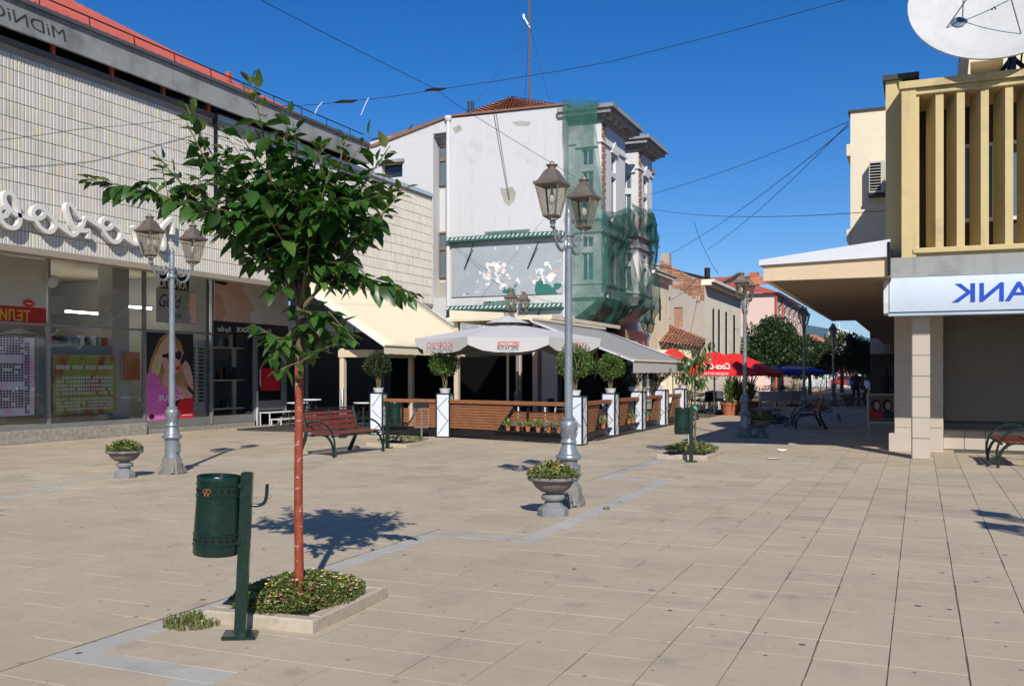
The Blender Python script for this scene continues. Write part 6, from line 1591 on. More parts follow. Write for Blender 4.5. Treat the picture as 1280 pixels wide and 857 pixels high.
# ------------------------------------------------------------------ big street trees
def street_tree(loc, label, blobs, n, size, leafm='leaf_street', trunk_h=2.0, tr=.14, seed=1, group='round street trees'):
    rng = np.random.default_rng(seed); random.seed(seed); t = thing('street_tree', label, 'tree', loc, 0, group)
    mb = MB(); mb.tube([(0,0,0),(.03,0,trunk_h*.5),(0,.04,trunk_h),(.05,0,trunk_h+1.0)], [tr*1.25,tr,tr*.9,tr*.5], 10)
    for (c, r) in blobs: mb.tube([(0,0,trunk_h*.85), Vector(c)*.5+Vector((0,0,trunk_h*.5)), c], [tr*.5,tr*.35,tr*.1], 6)
    mb.obj('trunk', MT['bark'], t)
    V_, F_ = [], []; tot = sum(r[0]*r[1]*r[2] for c, r in blobs); base = 0
    for c, r in blobs:
        m = int(n*(r[0]*r[1]*r[2])**.67/sum((q[0]*q[1]*q[2])**.67 for _, q in blobs))
        d = rng.normal(size=(m,3)); d /= np.linalg.norm(d, axis=1)[:,None]
        lump = 1+.16*np.sin(d[:,0]*6+seed)*np.sin(d[:,1]*5+2*seed)+.10*np.sin(d[:,2]*9+d[:,0]*7)
        rr = rng.uniform(.25,1,m)**.4*lump; p = d*rr[:,None]*np.array(r)+np.array(c)
        keep = np.sin(p[:,0]*3.1+seed)*np.sin(p[:,1]*2.7)*np.sin(p[:,2]*3.3+1) > -.55; p = p[keep]; d = d[keep]; m = len(p)
        s = size*rng.uniform(.6,1.4,m)[:,None]; ax = d*.6+rng.normal(size=(m,3))*.7; ax /= np.linalg.norm(ax, axis=1)[:,None]; sd = np.cross(ax, rng.normal(size=(m,3))); sd /= np.linalg.norm(sd, axis=1)[:,None]
        q = np.stack([p, p+ax*s*.5+sd*s*.32, p+ax*s, p+ax*s*.5-sd*s*.32], 1).reshape(-1,3)
        V_.append(q); F_.append(np.arange(4*m).reshape(-1,4)+base); base += 4*m
    g = MB(); g.v = np.concatenate(V_).tolist(); g.f = [tuple(f) for f in np.concatenate(F_).tolist()]; g.m = [0]*len(g.f)
    stuff(g.obj('crown', MT[leafm], t)); return t
p = at_d(966, 466, 60); street_tree((p.x,p.y,0), 'big round dense tree behind the red and blue parasols', [((0,0,3.2),(2.0,2.0,1.7)),((-.9,-.2,2.7),(1.2,1.3,1.3)),((1.0,.2,2.7),(1.3,1.3,1.3)),((.2,0,4.3),(1.1,1.1,.8))], 15000, .17, 'leaf_street', 1.6, .16, 2)
p = at_d(1012, 466, 72); street_tree((p.x,p.y,0), 'dark tree in the shade behind the blue parasol', [((0,0,2.8),(1.5,1.5,1.5)),((-.6,0,2.2),(1.1,1.1,1.0))], 6000, .19, 'leaf_shaded', 1.4, .13, 3)
p = at_d(1052, 466, 78); street_tree((p.x,p.y,0), 'wide round tree in front of the white dome', [((0,0,3.4),(1.7,1.7,1.6)),((-1.3,0,2.6),(1.2,1.2,1.2)),((1.2,.3,2.9),(1.3,1.3,1.4))], 11000, .19, 'leaf_street', 1.7, .14, 4)
p = at_d(1078, 466, 92); street_tree((p.x,p.y,0), 'slimmer round tree right of the white dome', [((0,0,3.2),(1.4,1.4,1.7)),((.6,0,2.6),(1.1,1.1,1.1))], 6000, .2, 'leaf_street', 1.7, .14, 5)
p = at_d(1104, 466, 84); street_tree((p.x,p.y,0), 'shaded tree under the far canopy edge', [((0,0,2.6),(1.3,1.3,1.5)),((-.7,0,2.0),(1.0,1.0,1.0))], 5000, .19, 'leaf_shaded', 1.4, .13, 6)
def bush(loc, label, r, h, n, m, seed, size=.09):
    random.seed(seed); o = thing('bush', label, 'bush', loc); g = MB(); clump(g, (0,0,0), r, r, h, n, size, up=.6, dome=.9); stuff(g.obj('foliage', MT[m], o)); st = MB()
    for k in range(5): st.tube([(0,0,0),(r*.4*math.cos(k*1.26), r*.4*math.sin(k*1.26), h*.6)], .015, 4)
    st.obj('stem', MT['twig'], o)
p = at_d(998, 470, 66); bush((p.x,p.y,0), 'light green bush below the blue parasol', 1.0, 1.5, 900, 'leaf_box', 1)
p = at_d(1025, 470, 80); bush((p.x,p.y,0), 'green bush behind the far lamp posts', 1.1, 1.5, 800, 'leaf_box', 2)
# globe lamps far down the street
gl0 = None
for (u, d) in ((1033,86),(1044,90),(1090,88),(1104,72)):
    p = at_d(u, 466, d)
    t = thing('globe_lamp', 'slim far lamp post with a single pale lantern beyond the shade', 'street lamp', (p.x,p.y,0), 0, 'slim single lamps at the street end')
    mb = MB(); mb.tube([(0,0,0),(0,0,2.9)], [.06,.045], 6); mb.obj('pole', MT['lamp_grey'], t); mb = MB(); mb.lathe([(.06,2.9),(.20,3.0),(.24,3.2),(.16,3.38),(.05,3.45)], 8); mb.obj('lantern', MT['bulb'], t)

# ================================================================== RED AND BLUE PARASOLS, CHAIRS, POTS
random.seed(71)
def sq_parasol(u, d, v_edge, v_top, half, rot, m, label, grp, seed):
    p = at_d(u, 466, d); ze = at_d(u, v_edge, d).z; zt = at_d(u, v_top, d).z
    return parasol('street_parasol', (p.x,p.y,0), half, 8 if 'blue' in label else 4, rot, ze, zt, .16, MT[m], label, grp, False, 'steel', sag=.02)
t, P, cn = sq_parasol(893, 37.5, 464, 437, 2.1, TH-R(90)+R(35), 'fabric_red', 'red square parasol with white script next to the potted yuccas', 'red street parasols', 1)
loc = Vector(t.location); fr_ = fronts(P)
o, _ = flap_text(t, loc, P[fr_[0]]*.93, P[(fr_[0]+1)%4]*.93, P[0].z+.09, 'Coca-Cola', .32, 'letter_white', 1.05, off=.06, shear=.3, bold=.006); o.parent = t
o, _ = flap_text(t, loc, P[fr_[0]], P[(fr_[0]+1)%4], P[0].z-.13, 'ЗАДОВОЛСТВО', .12, 'letter_white', .95, off=.02); o.parent = t
o, _ = flap_text(t, loc, P[fr_[1]]*.93, P[(fr_[1]+1)%4]*.93, P[0].z+.09, 'Coca-Cola', .32, 'letter_white', 1.05, off=.06, shear=.3, bold=.006); o.parent = t
t, P, cn = sq_parasol(918, 42.5, 465, 439, 2.6, TH-R(90)+R(20), 'fabric_red', 'second red square parasol behind the white-lettered one', 'red street parasols', 2)
loc = Vector(t.location); fr_ = fronts(P)
for k in fr_[:2]: o, _ = flap_text(t, loc, P[k]*.9, P[(k+1)%4]*.9, P[0].z+.12, 'COCA-COLA', .34, 'letter_white', 1.5, off=.07); o.parent = t
sq_parasol(841, 44, 462, 432, 1.75, TH-R(90)+R(40), 'fabric_red', 'red parasol peeping over the grey awning edge', 'red street parasols', 3)
t, P, cn = sq_parasol(992, 47, 464, 454, 1.75, TH-R(90)+R(10), 'fabric_blue', 'shaded blue parasol with round red white and blue logo', 'blue street parasol', 4)
# round logo laid on the front panel of the blue parasol
k = fronts(P)[0]; a, b, c = P[k], P[(k+1) % 8], Vector((0,0,at_d(992,454,47).z)); r_ = (b-a).normalized()
if r_.dot(Rv) < 0: r_ = -r_
mid = ((a+b)/2).lerp(c, .38); up_ = (c-(a+b)/2).normalized(); nn = r_.cross(up_); M0 = basis(mid+nn*.03, r_, up_)
mb = MB(); mb.lathe([(.62,-.004),(.62,.0)], 24, M=M0 @ Matrix.Diagonal((1,.55,1,1))); mb.obj('logo_disc', MT['fabric_white'], t)
mb = MB(); mb.add([M0 @ Vector((.56*math.cos(q), .30*math.sin(q)+ (.03 if 0 else 0), .004)) for q in [math.pi*i/12 for i in range(13)]]+[M0 @ Vector((-.3,.10,.004)), M0 @ Vector((.3,.02,.004))], [tuple(range(15))]); mb.obj('logo_red', MT['fabric_red'], t)
mb = MB(); mb.add([M0 @ Vector((.56*math.cos(q), .30*math.sin(q), .004)) for q in [math.pi+math.pi*i/12 for i in range(13)]]+[M0 @ Vector((.3,-.12,.004)), M0 @ Vector((-.3,-.05,.004))], [tuple(range(15))]); mb.obj('logo_blue', MT['fabric_blue'], t)
for k, (u, d, rz) in enumerate(((884,39,10),(872,40,60),(893,41.5,-20),(866,41.5,200),(900,40,180),(879,42.5,90))):
    p = at_d(u, 500, d); make_chair((p.x,p.y,0), TH+R(180+rz), 'dark blue chair with white legs under the red parasols', 'chair_blue', 'plastic_white', 'blue cafe chairs under the red parasols')
for (u, d) in ((877,40.8),(895,43)):
    p = at_d(u, 500, d); make_table((p.x,p.y,0), 'dark blue table under the red parasols', 'chair_blue', 'tables under the red parasols')
mb = MB(); p = at_d(880, 500, 40.5); mb.box(p.x-2.2,p.x+1.9,p.y-1.6,p.y+2.2,-.02,.035); tag(mb.obj('green_carpet', mat('carpet_green', (.02,.16,.11), .95, .2, 8)), 'green carpet under the blue chairs', 'carpet')
def yucca(u, d, label, r, h, seed, n=110):
    random.seed(seed); p = at_d(u, 500, d); t = thing('potted_yucca', label, 'potted plant', (p.x,p.y,0), 0, 'yuccas in terracotta pots')
    mb = MB(); mb.lathe([(.24,0),(.33,.40),(.36,.40),(.36,.48),(.31,.47),(.02,.44)], 20); mb.obj('pot', MT['terracotta'], t, 40)
    g = MB()
    for k in range(n):
        a = random.uniform(0,6.283); el = random.uniform(.1,1.45); L = h*random.uniform(.6,1.05); b = Vector((0,0,.45+random.uniform(0,.35))); d1 = Vector((math.cos(a)*math.cos(el), math.sin(a)*math.cos(el), math.sin(el))); sd = Vector((-math.sin(a), math.cos(a), 0))*.028
        m = b+d1*L*.55+Vector((0,0,.05)); e = b+d1*L+Vector((0,0,-.20*math.cos(el)*L)); g.add([b-sd*.6, b+sd*.6, m+sd, m-sd, e], [(0,1,2,3),(3,2,4)])
    stuff(g.obj('foliage', MT['leaf_palm'], t)); return t
yucca(912, 36.4, 'spiky potted yucca in front of the red parasol', .6, 1.05, 1); yucca(923, 36.9, 'spiky potted yucca between two others', .6, 1.0, 2); yucca(938, 38.2, 'bushy potted yucca half in the shade', .6, .95, 3)
# dark pot with stems near the end of the terrace
p = at_d(861, 500, 33.5); topiary((p.x,p.y,.45), 'tall loose shrub in a dark square pot beyond the terrace', .5, .5, 17, 'leaf_box', 700, 1.4, pot=False)
t = thing('square_planter', 'dark square planter beyond the terrace fence', 'planter', (p.x,p.y,0)); mb = MB(); mb.bbox(-.28,.28,-.28,.28,0,.50,.02); mb.obj('box', MT['dark_pot'], t); mb = MB(); mb.box(-.24,.24,-.24,.24,.49,.505); mb.obj('soil', MT['soil'], t)
for k, (u, d) in enumerate(((960,46),(978,47),(996,48))):
    p = at_d(u, 500, d); t = thing('trough_planter', ('pale planter trough in the shade next to the potted yuccas', 'pale planter trough standing between two others in the shade', 'pale planter trough in the shade right below the blue parasol')[k], 'planter', (p.x,p.y,0), TH, 'pale planter troughs'); mb = MB(); mb.bbox(-.42,.42,-.2,.2,.25,.72,.02); mb.obj('trough', MT['pillar_white'], t); mb = MB(); mb.box(-.4,-.34,-.15,.15,0,.25); mb.box(.34,.4,-.15,.15,0,.25); mb.obj('foot', MT['black_metal'], t)
    g = MB(); clump(g, (0,0,.70), .4, .2, .35, 200, .09); stuff(g.obj('foliage', MT['leaf_shaded'], t))
# round table top in the sun edge near the shaded urn
p = on_ground(958, 529); t = thing('stone_table', 'low round pale table behind the shaded urn', 'table', (p.x,p.y,0)); mb = MB(); mb.lathe([(.42,.40),(.44,.42),(.44,.46),(.42,.48)], 20); mb.obj('table_top', MT['urn_base'], t, 40); mb = MB(); mb.lathe([(.22,0),(.16,.1),(.12,.3),(.2,.41)], 14); mb.obj('pedestal', MT['urn_base'], t, 40)
# ================================================================== BANK AND THE RIGHT SIDE
random.seed(81)
bank = thing('bank_building', 'bank building with ochre louvred upper storey and dark shutter', 'building')
YB = 21.5; XL = on_y(1118, 0, YB).x; XS = on_y(1179, 0, YB).x
mb = MB(); mb.box(XL,XS,YB,YB+.5,-.02,3.6); mb.box(XS,9,YB+.45,YB+1,-.02,3.6); mb.box(XL,XL+.4,YB+.5,34,-.02,3.6); mb.obj('core', MT['bank_wall'], bank)
def tile_wall(P, a0, a1, z0, z1, w, h, name='wall_tile'):
    na, nz = max(1, round((a1-a0)/w)), max(1, round((z1-z0)/h))
    for i in range(na):
        for j in range(nz):
            A, B = a0+(a1-a0)*i/na+.003, a0+(a1-a0)*(i+1)/na-.003; C, D = z0+(z1-z0)*j/nz+.003, z0+(z1-z0)*(j+1)/nz-.003; t = -.014-random.uniform(0,.003)
            vs = [P(A,C,.02),P(B,C,.02),P(B,D,.02),P(A,D,.02),P(A+.004,C+.004,t),P(B-.004,C+.004,t),P(B-.004,D-.004,t),P(A+.004,D-.004,t)]
            MB().add(vs, [(4,5,6,7),(0,1,5,4),(1,2,6,5),(2,3,7,6),(3,0,4,7)]).obj(name, MT['tile_cream'], bank)
tile_wall(PY(YB), XL, XS, .02, 2.75, .40, .42)
tile_wall(PY(YB+.42), XS+.01, 4.0, .02, .42, .38, .40)
mb = MB(); mb.box(XS+.01,4.2,YB+.20,YB+.42,.42,.46); mb.obj('sill', MT['black_metal'], bank)
mb = MB(); mb.box(XS+.02,4.2,YB+.33,YB+.40,.62,2.75); mb.box(XS+.02,4.2,YB+.36,YB+.42,.46,.62); mb.obj('shutter', MT['shutter'], bank)
mb = MB(); mb.box(XS+.02,4.2,YB+.325,YB+.36,.56,.60); mb.obj('shutter_rail', MT['black_metal'], bank)
mb = MB(); mb.bbox(XL-.10,XL+.30,YB-.25,YB-.01,-.02,.36,.01); mb.obj('base_block', MT['tile_cream'], bank)
# free standing column
CY = 19.42; cx0, cx1 = on_y(1140, 0, CY).x, on_y(1163, 0, CY).x
mb = MB(); mb.box(cx0+.012,cx1-.012,CY+.012,CY+.36,-.02,2.72); mb.obj('column', MT['bank_wall'], bank)
tile_wall(PY(CY), cx0, cx1, .0, 2.70, .4, .40)
tile_wall(lambda a, z, t: (cx0+t, CY+.36-a, z), 0, .345, .0, 2.70, .36, .40)
# floor slab over the column and soffit
mb = MB(); mb.box(XL-.12,9,19.05,YB+.4,3.36,3.72); mb.obj('slab', MT['concrete_panel'], bank)
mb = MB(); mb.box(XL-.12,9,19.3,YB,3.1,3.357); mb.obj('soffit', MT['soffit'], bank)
# louvred box
BX0 = on_y(1127, 0, 19.2).x; BX1 = 5.2; by = 19.2; z0, z1 = 3.72, 6.93
zf0, zf1 = on_y(1150,310,by).z, on_y(1150,119,by).z
mb = MB(); mb.bbox(BX0,BX0+.25,by,by+1.5,z0,z1-.004,.012); mb.obj('frame_post', MT['ochre_concrete'], bank)
mb = MB(); mb.bbox(BX0+.25,BX1,by+.03,by+1.5,zf1+.02,z1-.08,.012); mb.box(BX0-.04,BX1,by-.05,by+1.5,z1-.08,z1+.05); mb.obj('frame_top', MT['ochre_concrete'], bank)
mb = MB(); mb.bbox(BX0+.25,BX1,by+.04,by+1.5,z0+.02,zf0-.03,.012); mb.bbox(BX0+.20,BX1,by-.03,by+.6,zf0-.10,zf0,.012); mb.obj('frame_bottom', MT['ochre_concrete'], bank)
for u0, u1 in ((1144,1149),(1169.5,1179.5),(1196,1206),(1226,1236),(1256.5,1266.5),(1287,1297)):
    x0, x1 = on_y(u0,0,by+.08).x, on_y(u1,0,by+.08).x
    mb = MB(); mb.slab([(x0,by+.08,zf0-.02),(x1,by+.08,zf0-.02),(x1-.16,by+.62,zf0-.02),(x0-.16,by+.62,zf0-.02)], (0,0,1), zf1-zf0+.06); mb.obj('fin', MT['ochre_concrete'], bank)
mb = MB(); mb.box(BX0+.2,BX1,by+1.3,by+1.45,zf0-.1,zf1+.1); mb.obj('back_wall', MT['dark_wall'], bank)
for k in range(4):
    x = BX0+.95+k*.9; f = MB(); f.box(x,x+.07,by+1.22,by+1.30,4.5,6.0); f.box(x+.63,x+.70,by+1.22,by+1.30,4.5,6.0); f.box(x+.07,x+.63,by+1.22,by+1.30,5.93,6.0); f.box(x+.07,x+.63,by+1.22,by+1.30,4.5,4.57); wo = f.obj('window', MT['window_frame'], bank)
    g = MB(); g.box(x+.05,x+.65,by+1.25,by+1.29,4.55,5.95); g.obj('pane', MT['window_blue'], wo)
mb = MB(); mb.box(BX0-.2,BX1,by+1.46,33,3.72,7.35); wu = on_y(1107,0,by+.6).x; mb.box(wu,BX0-.003,by+.6,33,3.3,7.2); mb.obj('upper_wall', MT['ochre_concrete'], bank)
mb = MB(); mb.box(wu-.05,BX0+.3,by+.52,by+1.9,7.2,7.30); mb.obj('coping', MT['dark_wall'], bank)
# illuminated sign box
sb_ = thing('bank_sign', 'long white bank sign box with blue capital letters', 'sign'); sx0, sx1 = on_y(1112,0,19.0).x, 5.0; sz0, sz1 = 2.70, 3.36
mb = MB(); prof = [(0,sz0),(-.10,sz0+.02),(-.14,sz0+.20),(-.14,sz1-.20),(-.10,sz1-.02),(0,sz1)]
vs = [(sx0, 19.08+p[0], p[1]) for p in prof]+[(sx1, 19.08+p[0], p[1]) for p in prof]; n = len(prof)
mb.add(vs+[(sx0,19.34,sz0),(sx0,19.34,sz1),(sx1,19.34,sz0),(sx1,19.34,sz1)], [(i, n+i, n+i+1, i+1) for i in range(n-1)]+[(12,14,6,0),(5,11,15,13)]); mb.obj('face', mat('sign_face', (.53,.60,.69), .35, .05, 2, bump=.02), sb_, 40)
mb = MB(); mb.add([(sx0-.012,19.36,sz0-.02)]+[(sx0-.012,19.05+p[0]*1.1,p[1]+(p[1]-3.03)*.06) for p in prof]+[(sx0-.012,19.36,sz1+.02)], [tuple(range(8))[::-1]]); mb.slab([(sx0-.10,19.36,sz0-.02)]+[(sx0-.10,19.05+p[0]*1.1,p[1]+(p[1]-3.03)*.06) for p in prof]+[(sx0-.10,19.36,sz1+.02)], (1,0,0), .085); mb.obj('end_cap', MT['white_metal'], sb_)
mb = MB(); mb.box(sx0-.02,sx1,19.0,19.30,sz0-.05,sz0-.005); mb.obj('lower_trim', MT['blue_coping'], sb_)
lx = on_y(1190,0,18.94).x; text('lettering', 'BANK', .46, MT['letter_blue'], sb_, (lx,18.938,sz0+.175), (1,0,0), (0,0,1), True, .002, 0, (on_y(1252,0,18.94).x-lx)*1.95, bold=.008)
# canopy over the footway
YC = 18.0; k_ = 17.6
cxa, cxb = on_y(951,0,YC).x, on_y(1113,0,YC).x
zbt = on_y(951,351,YC).z; zm0 = on_y(951,333,YC).z; zm1 = on_y(1113,322,YC).z; zta, ztb = on_y(951,325,YC).z, on_y(1113,299,YC).z
yE = 33.0
cn = thing('street_canopy', 'wide peach canopy with white metal edge over the footway', 'canopy')
mb = MB(); mb.slab([(cxa+.04,YC+.05,zbt),(cxb,YC+.05,zbt),(cxb,YC+.05,zm1+.02),(cxa+.04,YC+.05,zm0+.02)], (0,1,0), .12); mb.slab([(cxa+.045,YC+.171,zbt),(cxa+.045,yE,zbt),(cxa+.045,yE,zm0+.02),(cxa+.045,YC+.171,zm0+.02)], (1,0,0), .1); mb.obj('fascia', MT['canopy_peach'], cn)
mb = MB(); mb.slab([(cxa-.03,YC-.02,zm0+.02),(cxb,YC-.02,zm1+.02),(cxb,YC-.02,ztb),(cxa-.03,YC-.02,zta)], (0,1,0), .06); mb.add([(cxa-.03,YC+.04,zta),(cxb,YC+.04,ztb),(cxb,yE,ztb),(cxa-.03,yE,zta)], [(0,1,2,3)]); mb.slab([(cxa-.03,YC+.041,zm0+.02),(cxa-.03,yE,zm0+.02),(cxa-.03,yE,zta),(cxa-.03,YC+.041,zta)], (1,0,0), .05); mb.obj('metal_edge', MT['white_metal'], cn)
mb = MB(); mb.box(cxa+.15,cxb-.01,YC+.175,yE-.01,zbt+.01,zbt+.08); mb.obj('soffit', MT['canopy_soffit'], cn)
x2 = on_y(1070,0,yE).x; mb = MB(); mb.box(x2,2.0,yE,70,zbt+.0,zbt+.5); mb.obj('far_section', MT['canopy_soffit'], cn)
mb = MB(); mb.tube([(cxb-.02,YC-.03,ztb-.05),(cxb-.02,YC-.03,zbt)], .03, 6); mb.obj('end_bracket', MT['black_metal'], cn)
# taller wing with the air conditioner
YA = 28.0; ax0 = on_y(1063,0,YA).x; az = on_y(1063,141,YA).z
wing = thing('rear_wing', 'tall cream wing behind the ochre louvres', 'building')
mb = MB(); mb.box(ax0,1.0,YA,60,3.42,az); mb.box(XL+.4,1.0,34.1,60,0,3.42); mb.obj('wall', MT['bank_wall'], wing)
mb = MB(); mb.box(ax0-.06,1.0,YA-.05,60,az,az+.06); mb.obj('coping', MT['dark_wall'], wing)
for v in (182, 288):
    z = on_y(1063,v,YA).z; mb = MB(); mb.box(ax0-.10,ax0-.002,YA-.02,YA+2,z-.28,z+.04); mb.obj('ledge', MT['bank_wall'], wing)
ac = thing('air_conditioner', 'pale air conditioner unit with dark grille on the cream wing wall', 'air conditioner'); a = on_y(1087,205,YA); b = on_y(1106,243,YA)
mb = MB(); mb.bbox(a.x,b.x,YA-.36,YA-.06,b.z,a.z,.015); mb.obj('casing', MT['pillar_white'], ac)
mb = MB(); mb.box(a.x+.03,a.x+.30,YA-.372,YA-.361,b.z+.06,a.z-.06); mb.obj('grille_back', MT['dark'], ac)
for k in range(9):
    z = b.z+.09+k*(a.z-b.z-.16)/9; mb = MB(); mb.box(a.x+.03,a.x+.30,YA-.385,YA-.373,z,z+.018); mb.obj('grille_bar', MT['pillar_white'], ac)
mb = MB(); mb.box(a.x-.02,b.x+.02,YA-.38,YA,b.z-.07,b.z-.01); mb.obj('bracket', MT['black_metal'], ac)
mb = MB(); mb.tube(spline([(b.x+.02,YA-.12,b.z+.2),(b.x+.12,YA-.08,b.z+.3),(b.x+.10,YA-.05,b.z+.9),(b.x+.2,YA-.04,b.z+1.0)]), .03, 6); mb.obj('hose', MT['black_metal'], ac)
# top right house
th_ = thing('upper_house', 'cream flat-roofed house with a recessed balcony behind the dish', 'building'); YT = 30.0; tx0 = on_y(1206,0,YT).x; tz = on_y(1206,61,YT).z
hole = (on_y(1213,0,YT).x, on_y(1254,0,YT).x, on_y(1230,110,YT).z, on_y(1230,76,YT).z)
mb = MB(); wall(mb, PY(YT), tx0, 9, 0, tz, [hole], 1.5); mb.face((tx0,YT,0),(tx0,42,0),(tx0,42,tz),(tx0,YT,tz)); mb.face((hole[0],YT+1.5,hole[2]),(hole[1],YT+1.5,hole[2]),(hole[1],YT+1.5,hole[3]),(hole[0],YT+1.5,hole[3])); mb.box(9,9.2,YT,42,0,tz); mb.obj('wall', MT['bank_wall'], th_)
mb = MB(); mb.box(tx0-.1,9.2,YT-.1,42,tz,tz+.14); mb.obj('coping', MT['dark_wall'], th_)
mb = MB(); mb.box(hole[1]-.62,hole[1]-.12,YT+1.42,YT+1.49,hole[2],hole[3]-.5); mb.obj('balcony_door', MT['window_glass'], th_)
mb = MB(); mb.slab([(tx0-.10,YT-.4,tz-.10),(tx0+.12,YT-.4,tz-.10),(tx0+.0,YT-.4,tz-1.6),(tx0-.32,YT-.4,tz-1.6)], (0,1,0), .15); mb.obj('flue_panel', MT['dark_wall'], th_)
# satellite dish
dl = on_y(1265, 95, 20.3); dish = thing('satellite_dish', 'big white satellite dish on a black tripod mast on the bank roof', 'satellite dish', (dl.x, dl.y, 6.98))
mb = MB(); mb.tube([(0,0,-.05),(0,0,1.25)], .075, 10)
mb.obj('mast', MT['black_metal'], dish)
for a in (0.3, 2.4, 4.5):
    mb = MB(); mb.tube([(0,0,.55),(.62*math.cos(a),.62*math.sin(a),0)], .045, 6); mb.obj('strut', MT['black_metal'], dish)
mb = MB(); mb.bbox(-.12,.12,-.12,.12,.95,1.28,.01); mb.obj('mount', MT['alu'], dish)
nrm = (-Rv*.26 - Fv*.66 + Vector((0,0,.36))).normalized(); Mz = nrm.to_track_quat('Z', 'Y').to_matrix().to_4x4(); C0 = at_d(1240, 12, 17.6) - Vector((dl.x, dl.y, 6.98)); Mz.translation = C0
RD = 1.42; dep = .26
prof = [(.02,0)]+[(RD*k/10, dep*(k/10)**2) for k in range(1, 11)]
mb = MB(); mb.lathe(prof+[(RD+.015,dep+.004),(RD+.015,dep-.03)]+[(RD*k/10, dep*(k/10)**2-.035) for k in range(10, 0, -1)]+[(.02,-.035)], 48, M=Mz, cap=False); mb.obj('reflector', MT['dish_white'], dish, 40)
mb = MB(); mb.tube([Mz @ Vector((0,0,-.03)), Vector((0,0,1.15))], .08, 8); mb.obj('back_arm', MT['black_metal'], dish)
fp = Mz @ Vector((0,0,1.25)); q_ = Mz.inverted().to_3x3() @ (-Rv*.62 - Vector((0,0,.22))); q_ = Vector((q_.x, q_.y, dep*(q_.xy.length/RD)**2+.01)); mb = MB(); mb.lathe([(.12,0),(.12,.03),(.10,.04)], 18, M=Mz @ Matrix.Translation(q_)); mb.obj('hub_plate', mat('hub_blue', (.10,.15,.19), .5, .15, 6), dish, 40); mb = MB(); mb.lathe([(.09,0),(.09,.12)], 12, M=Matrix.Translation(fp-C0) @ Mz); mb.obj('feed', mat('feed_blue', (.10,.15,.19), .5, .15, 6), dish, 40)
for k in range(4):
    a = k*1.571+.5; mb = MB(); mb.tube([fp, Mz @ Vector((RD*.62*math.cos(a), RD*.62*math.sin(a), dep*.39))], .011, 5); mb.obj('feed_strut', MT['alu_dark'], dish)
mb = MB(); mb.tube(spline([C0+Vector((.1,0,-.1)), Vector((.18,-.05,.9)), Vector((.15,-.12,.5)), Vector((.12,-.1,.0))]), .018, 5); mb.obj('cable', MT['wire'], dish)
# advertising board, person, pigeon, cars
mat('print_shaded', (.17,.11,.09), .5, .3, 6, bump=0)  # print colour darkened for the shade the board stands in
ab = thing('sandwich_board', 'advertising board with two faces standing by the bank corner', 'advertising board', (*on_ground(1101, 545).xy, 0), TH*.5)
for s_ in (1, -1):
    m = Matrix.Rotation(R(8*s_), 4, 'X') @ Matrix.Translation((0, -.0, 0)); mb = MB(); w, h = .33, 1.08; off = -.16*s_
    T = Matrix.Translation((0, off, 0)) @ Matrix.Rotation(R(-7*s_), 4, 'X')
    mb.box(-w,w,-.012,.012,.32,h, M=T); mb.box(-w,-w+.04,-.015,.015,0,.32, M=T); mb.box(w-.04,w,-.015,.015,0,.32, M=T); mb.obj('panel', MT['pillar_white'], ab)
    if s_ == 1:
        def flat(n_, pts, m_, l): MB().add([T @ Vector((p[0],-.013-.0015*l,p[1])) for p in pts], [tuple(range(len(pts)))]).obj(n_, MT[m_], ab)
        flat('print', [(-.30,.38),(.30,.38),(.30,1.05),(-.30,1.05)], 'print_shaded', 0.5)
        for cx in (-.13, .14):
            flat('hair_print', [(cx+.12*math.cos(q), .80+.15*math.sin(q)) for q in [k*.524 for k in range(12)]], 'print_black', 1.5); flat('face_print', [(cx+.02+.065*math.cos(q), .78+.10*math.sin(q)) for q in [k*.524 for k in range(12)]], 'print_skin', 2.5)
        flat('red_print', [(-.30,.48),(.02,.48),(.02,.64),(-.24,.66),(-.30,.60)], 'print_red', 3.5); flat('dark_print', [(.02,.48),(.30,.48),(.30,.62),(.10,.66),(.02,.60)], 'print_dark', 3.5)
def skin_body(name, verts, edges, m, parent, sub=2):
    me = bpy.data.meshes.new(name); me.from_pydata([v[:3] for v in verts], edges, []); me.materials.append(m); o = link(name, me, parent)
    sk = o.modifiers.new('skin', 'SKIN'); 
    bm = bmesh.new(); bm.from_mesh(me); lay = bm.verts.layers.skin.verify()
    for i, v in enumerate(bm.verts): v[lay].radius = (verts[i][3], verts[i][4] if len(verts[i]) > 4 else verts[i][3]); v[lay].use_root = (i == 0)
    bm.to_mesh(me); bm.free()
    sk.use_smooth_shade = True; s_ = o.modifiers.new('sub', 'SUBSURF'); s_.levels = sub; s_.render_levels = sub; return o
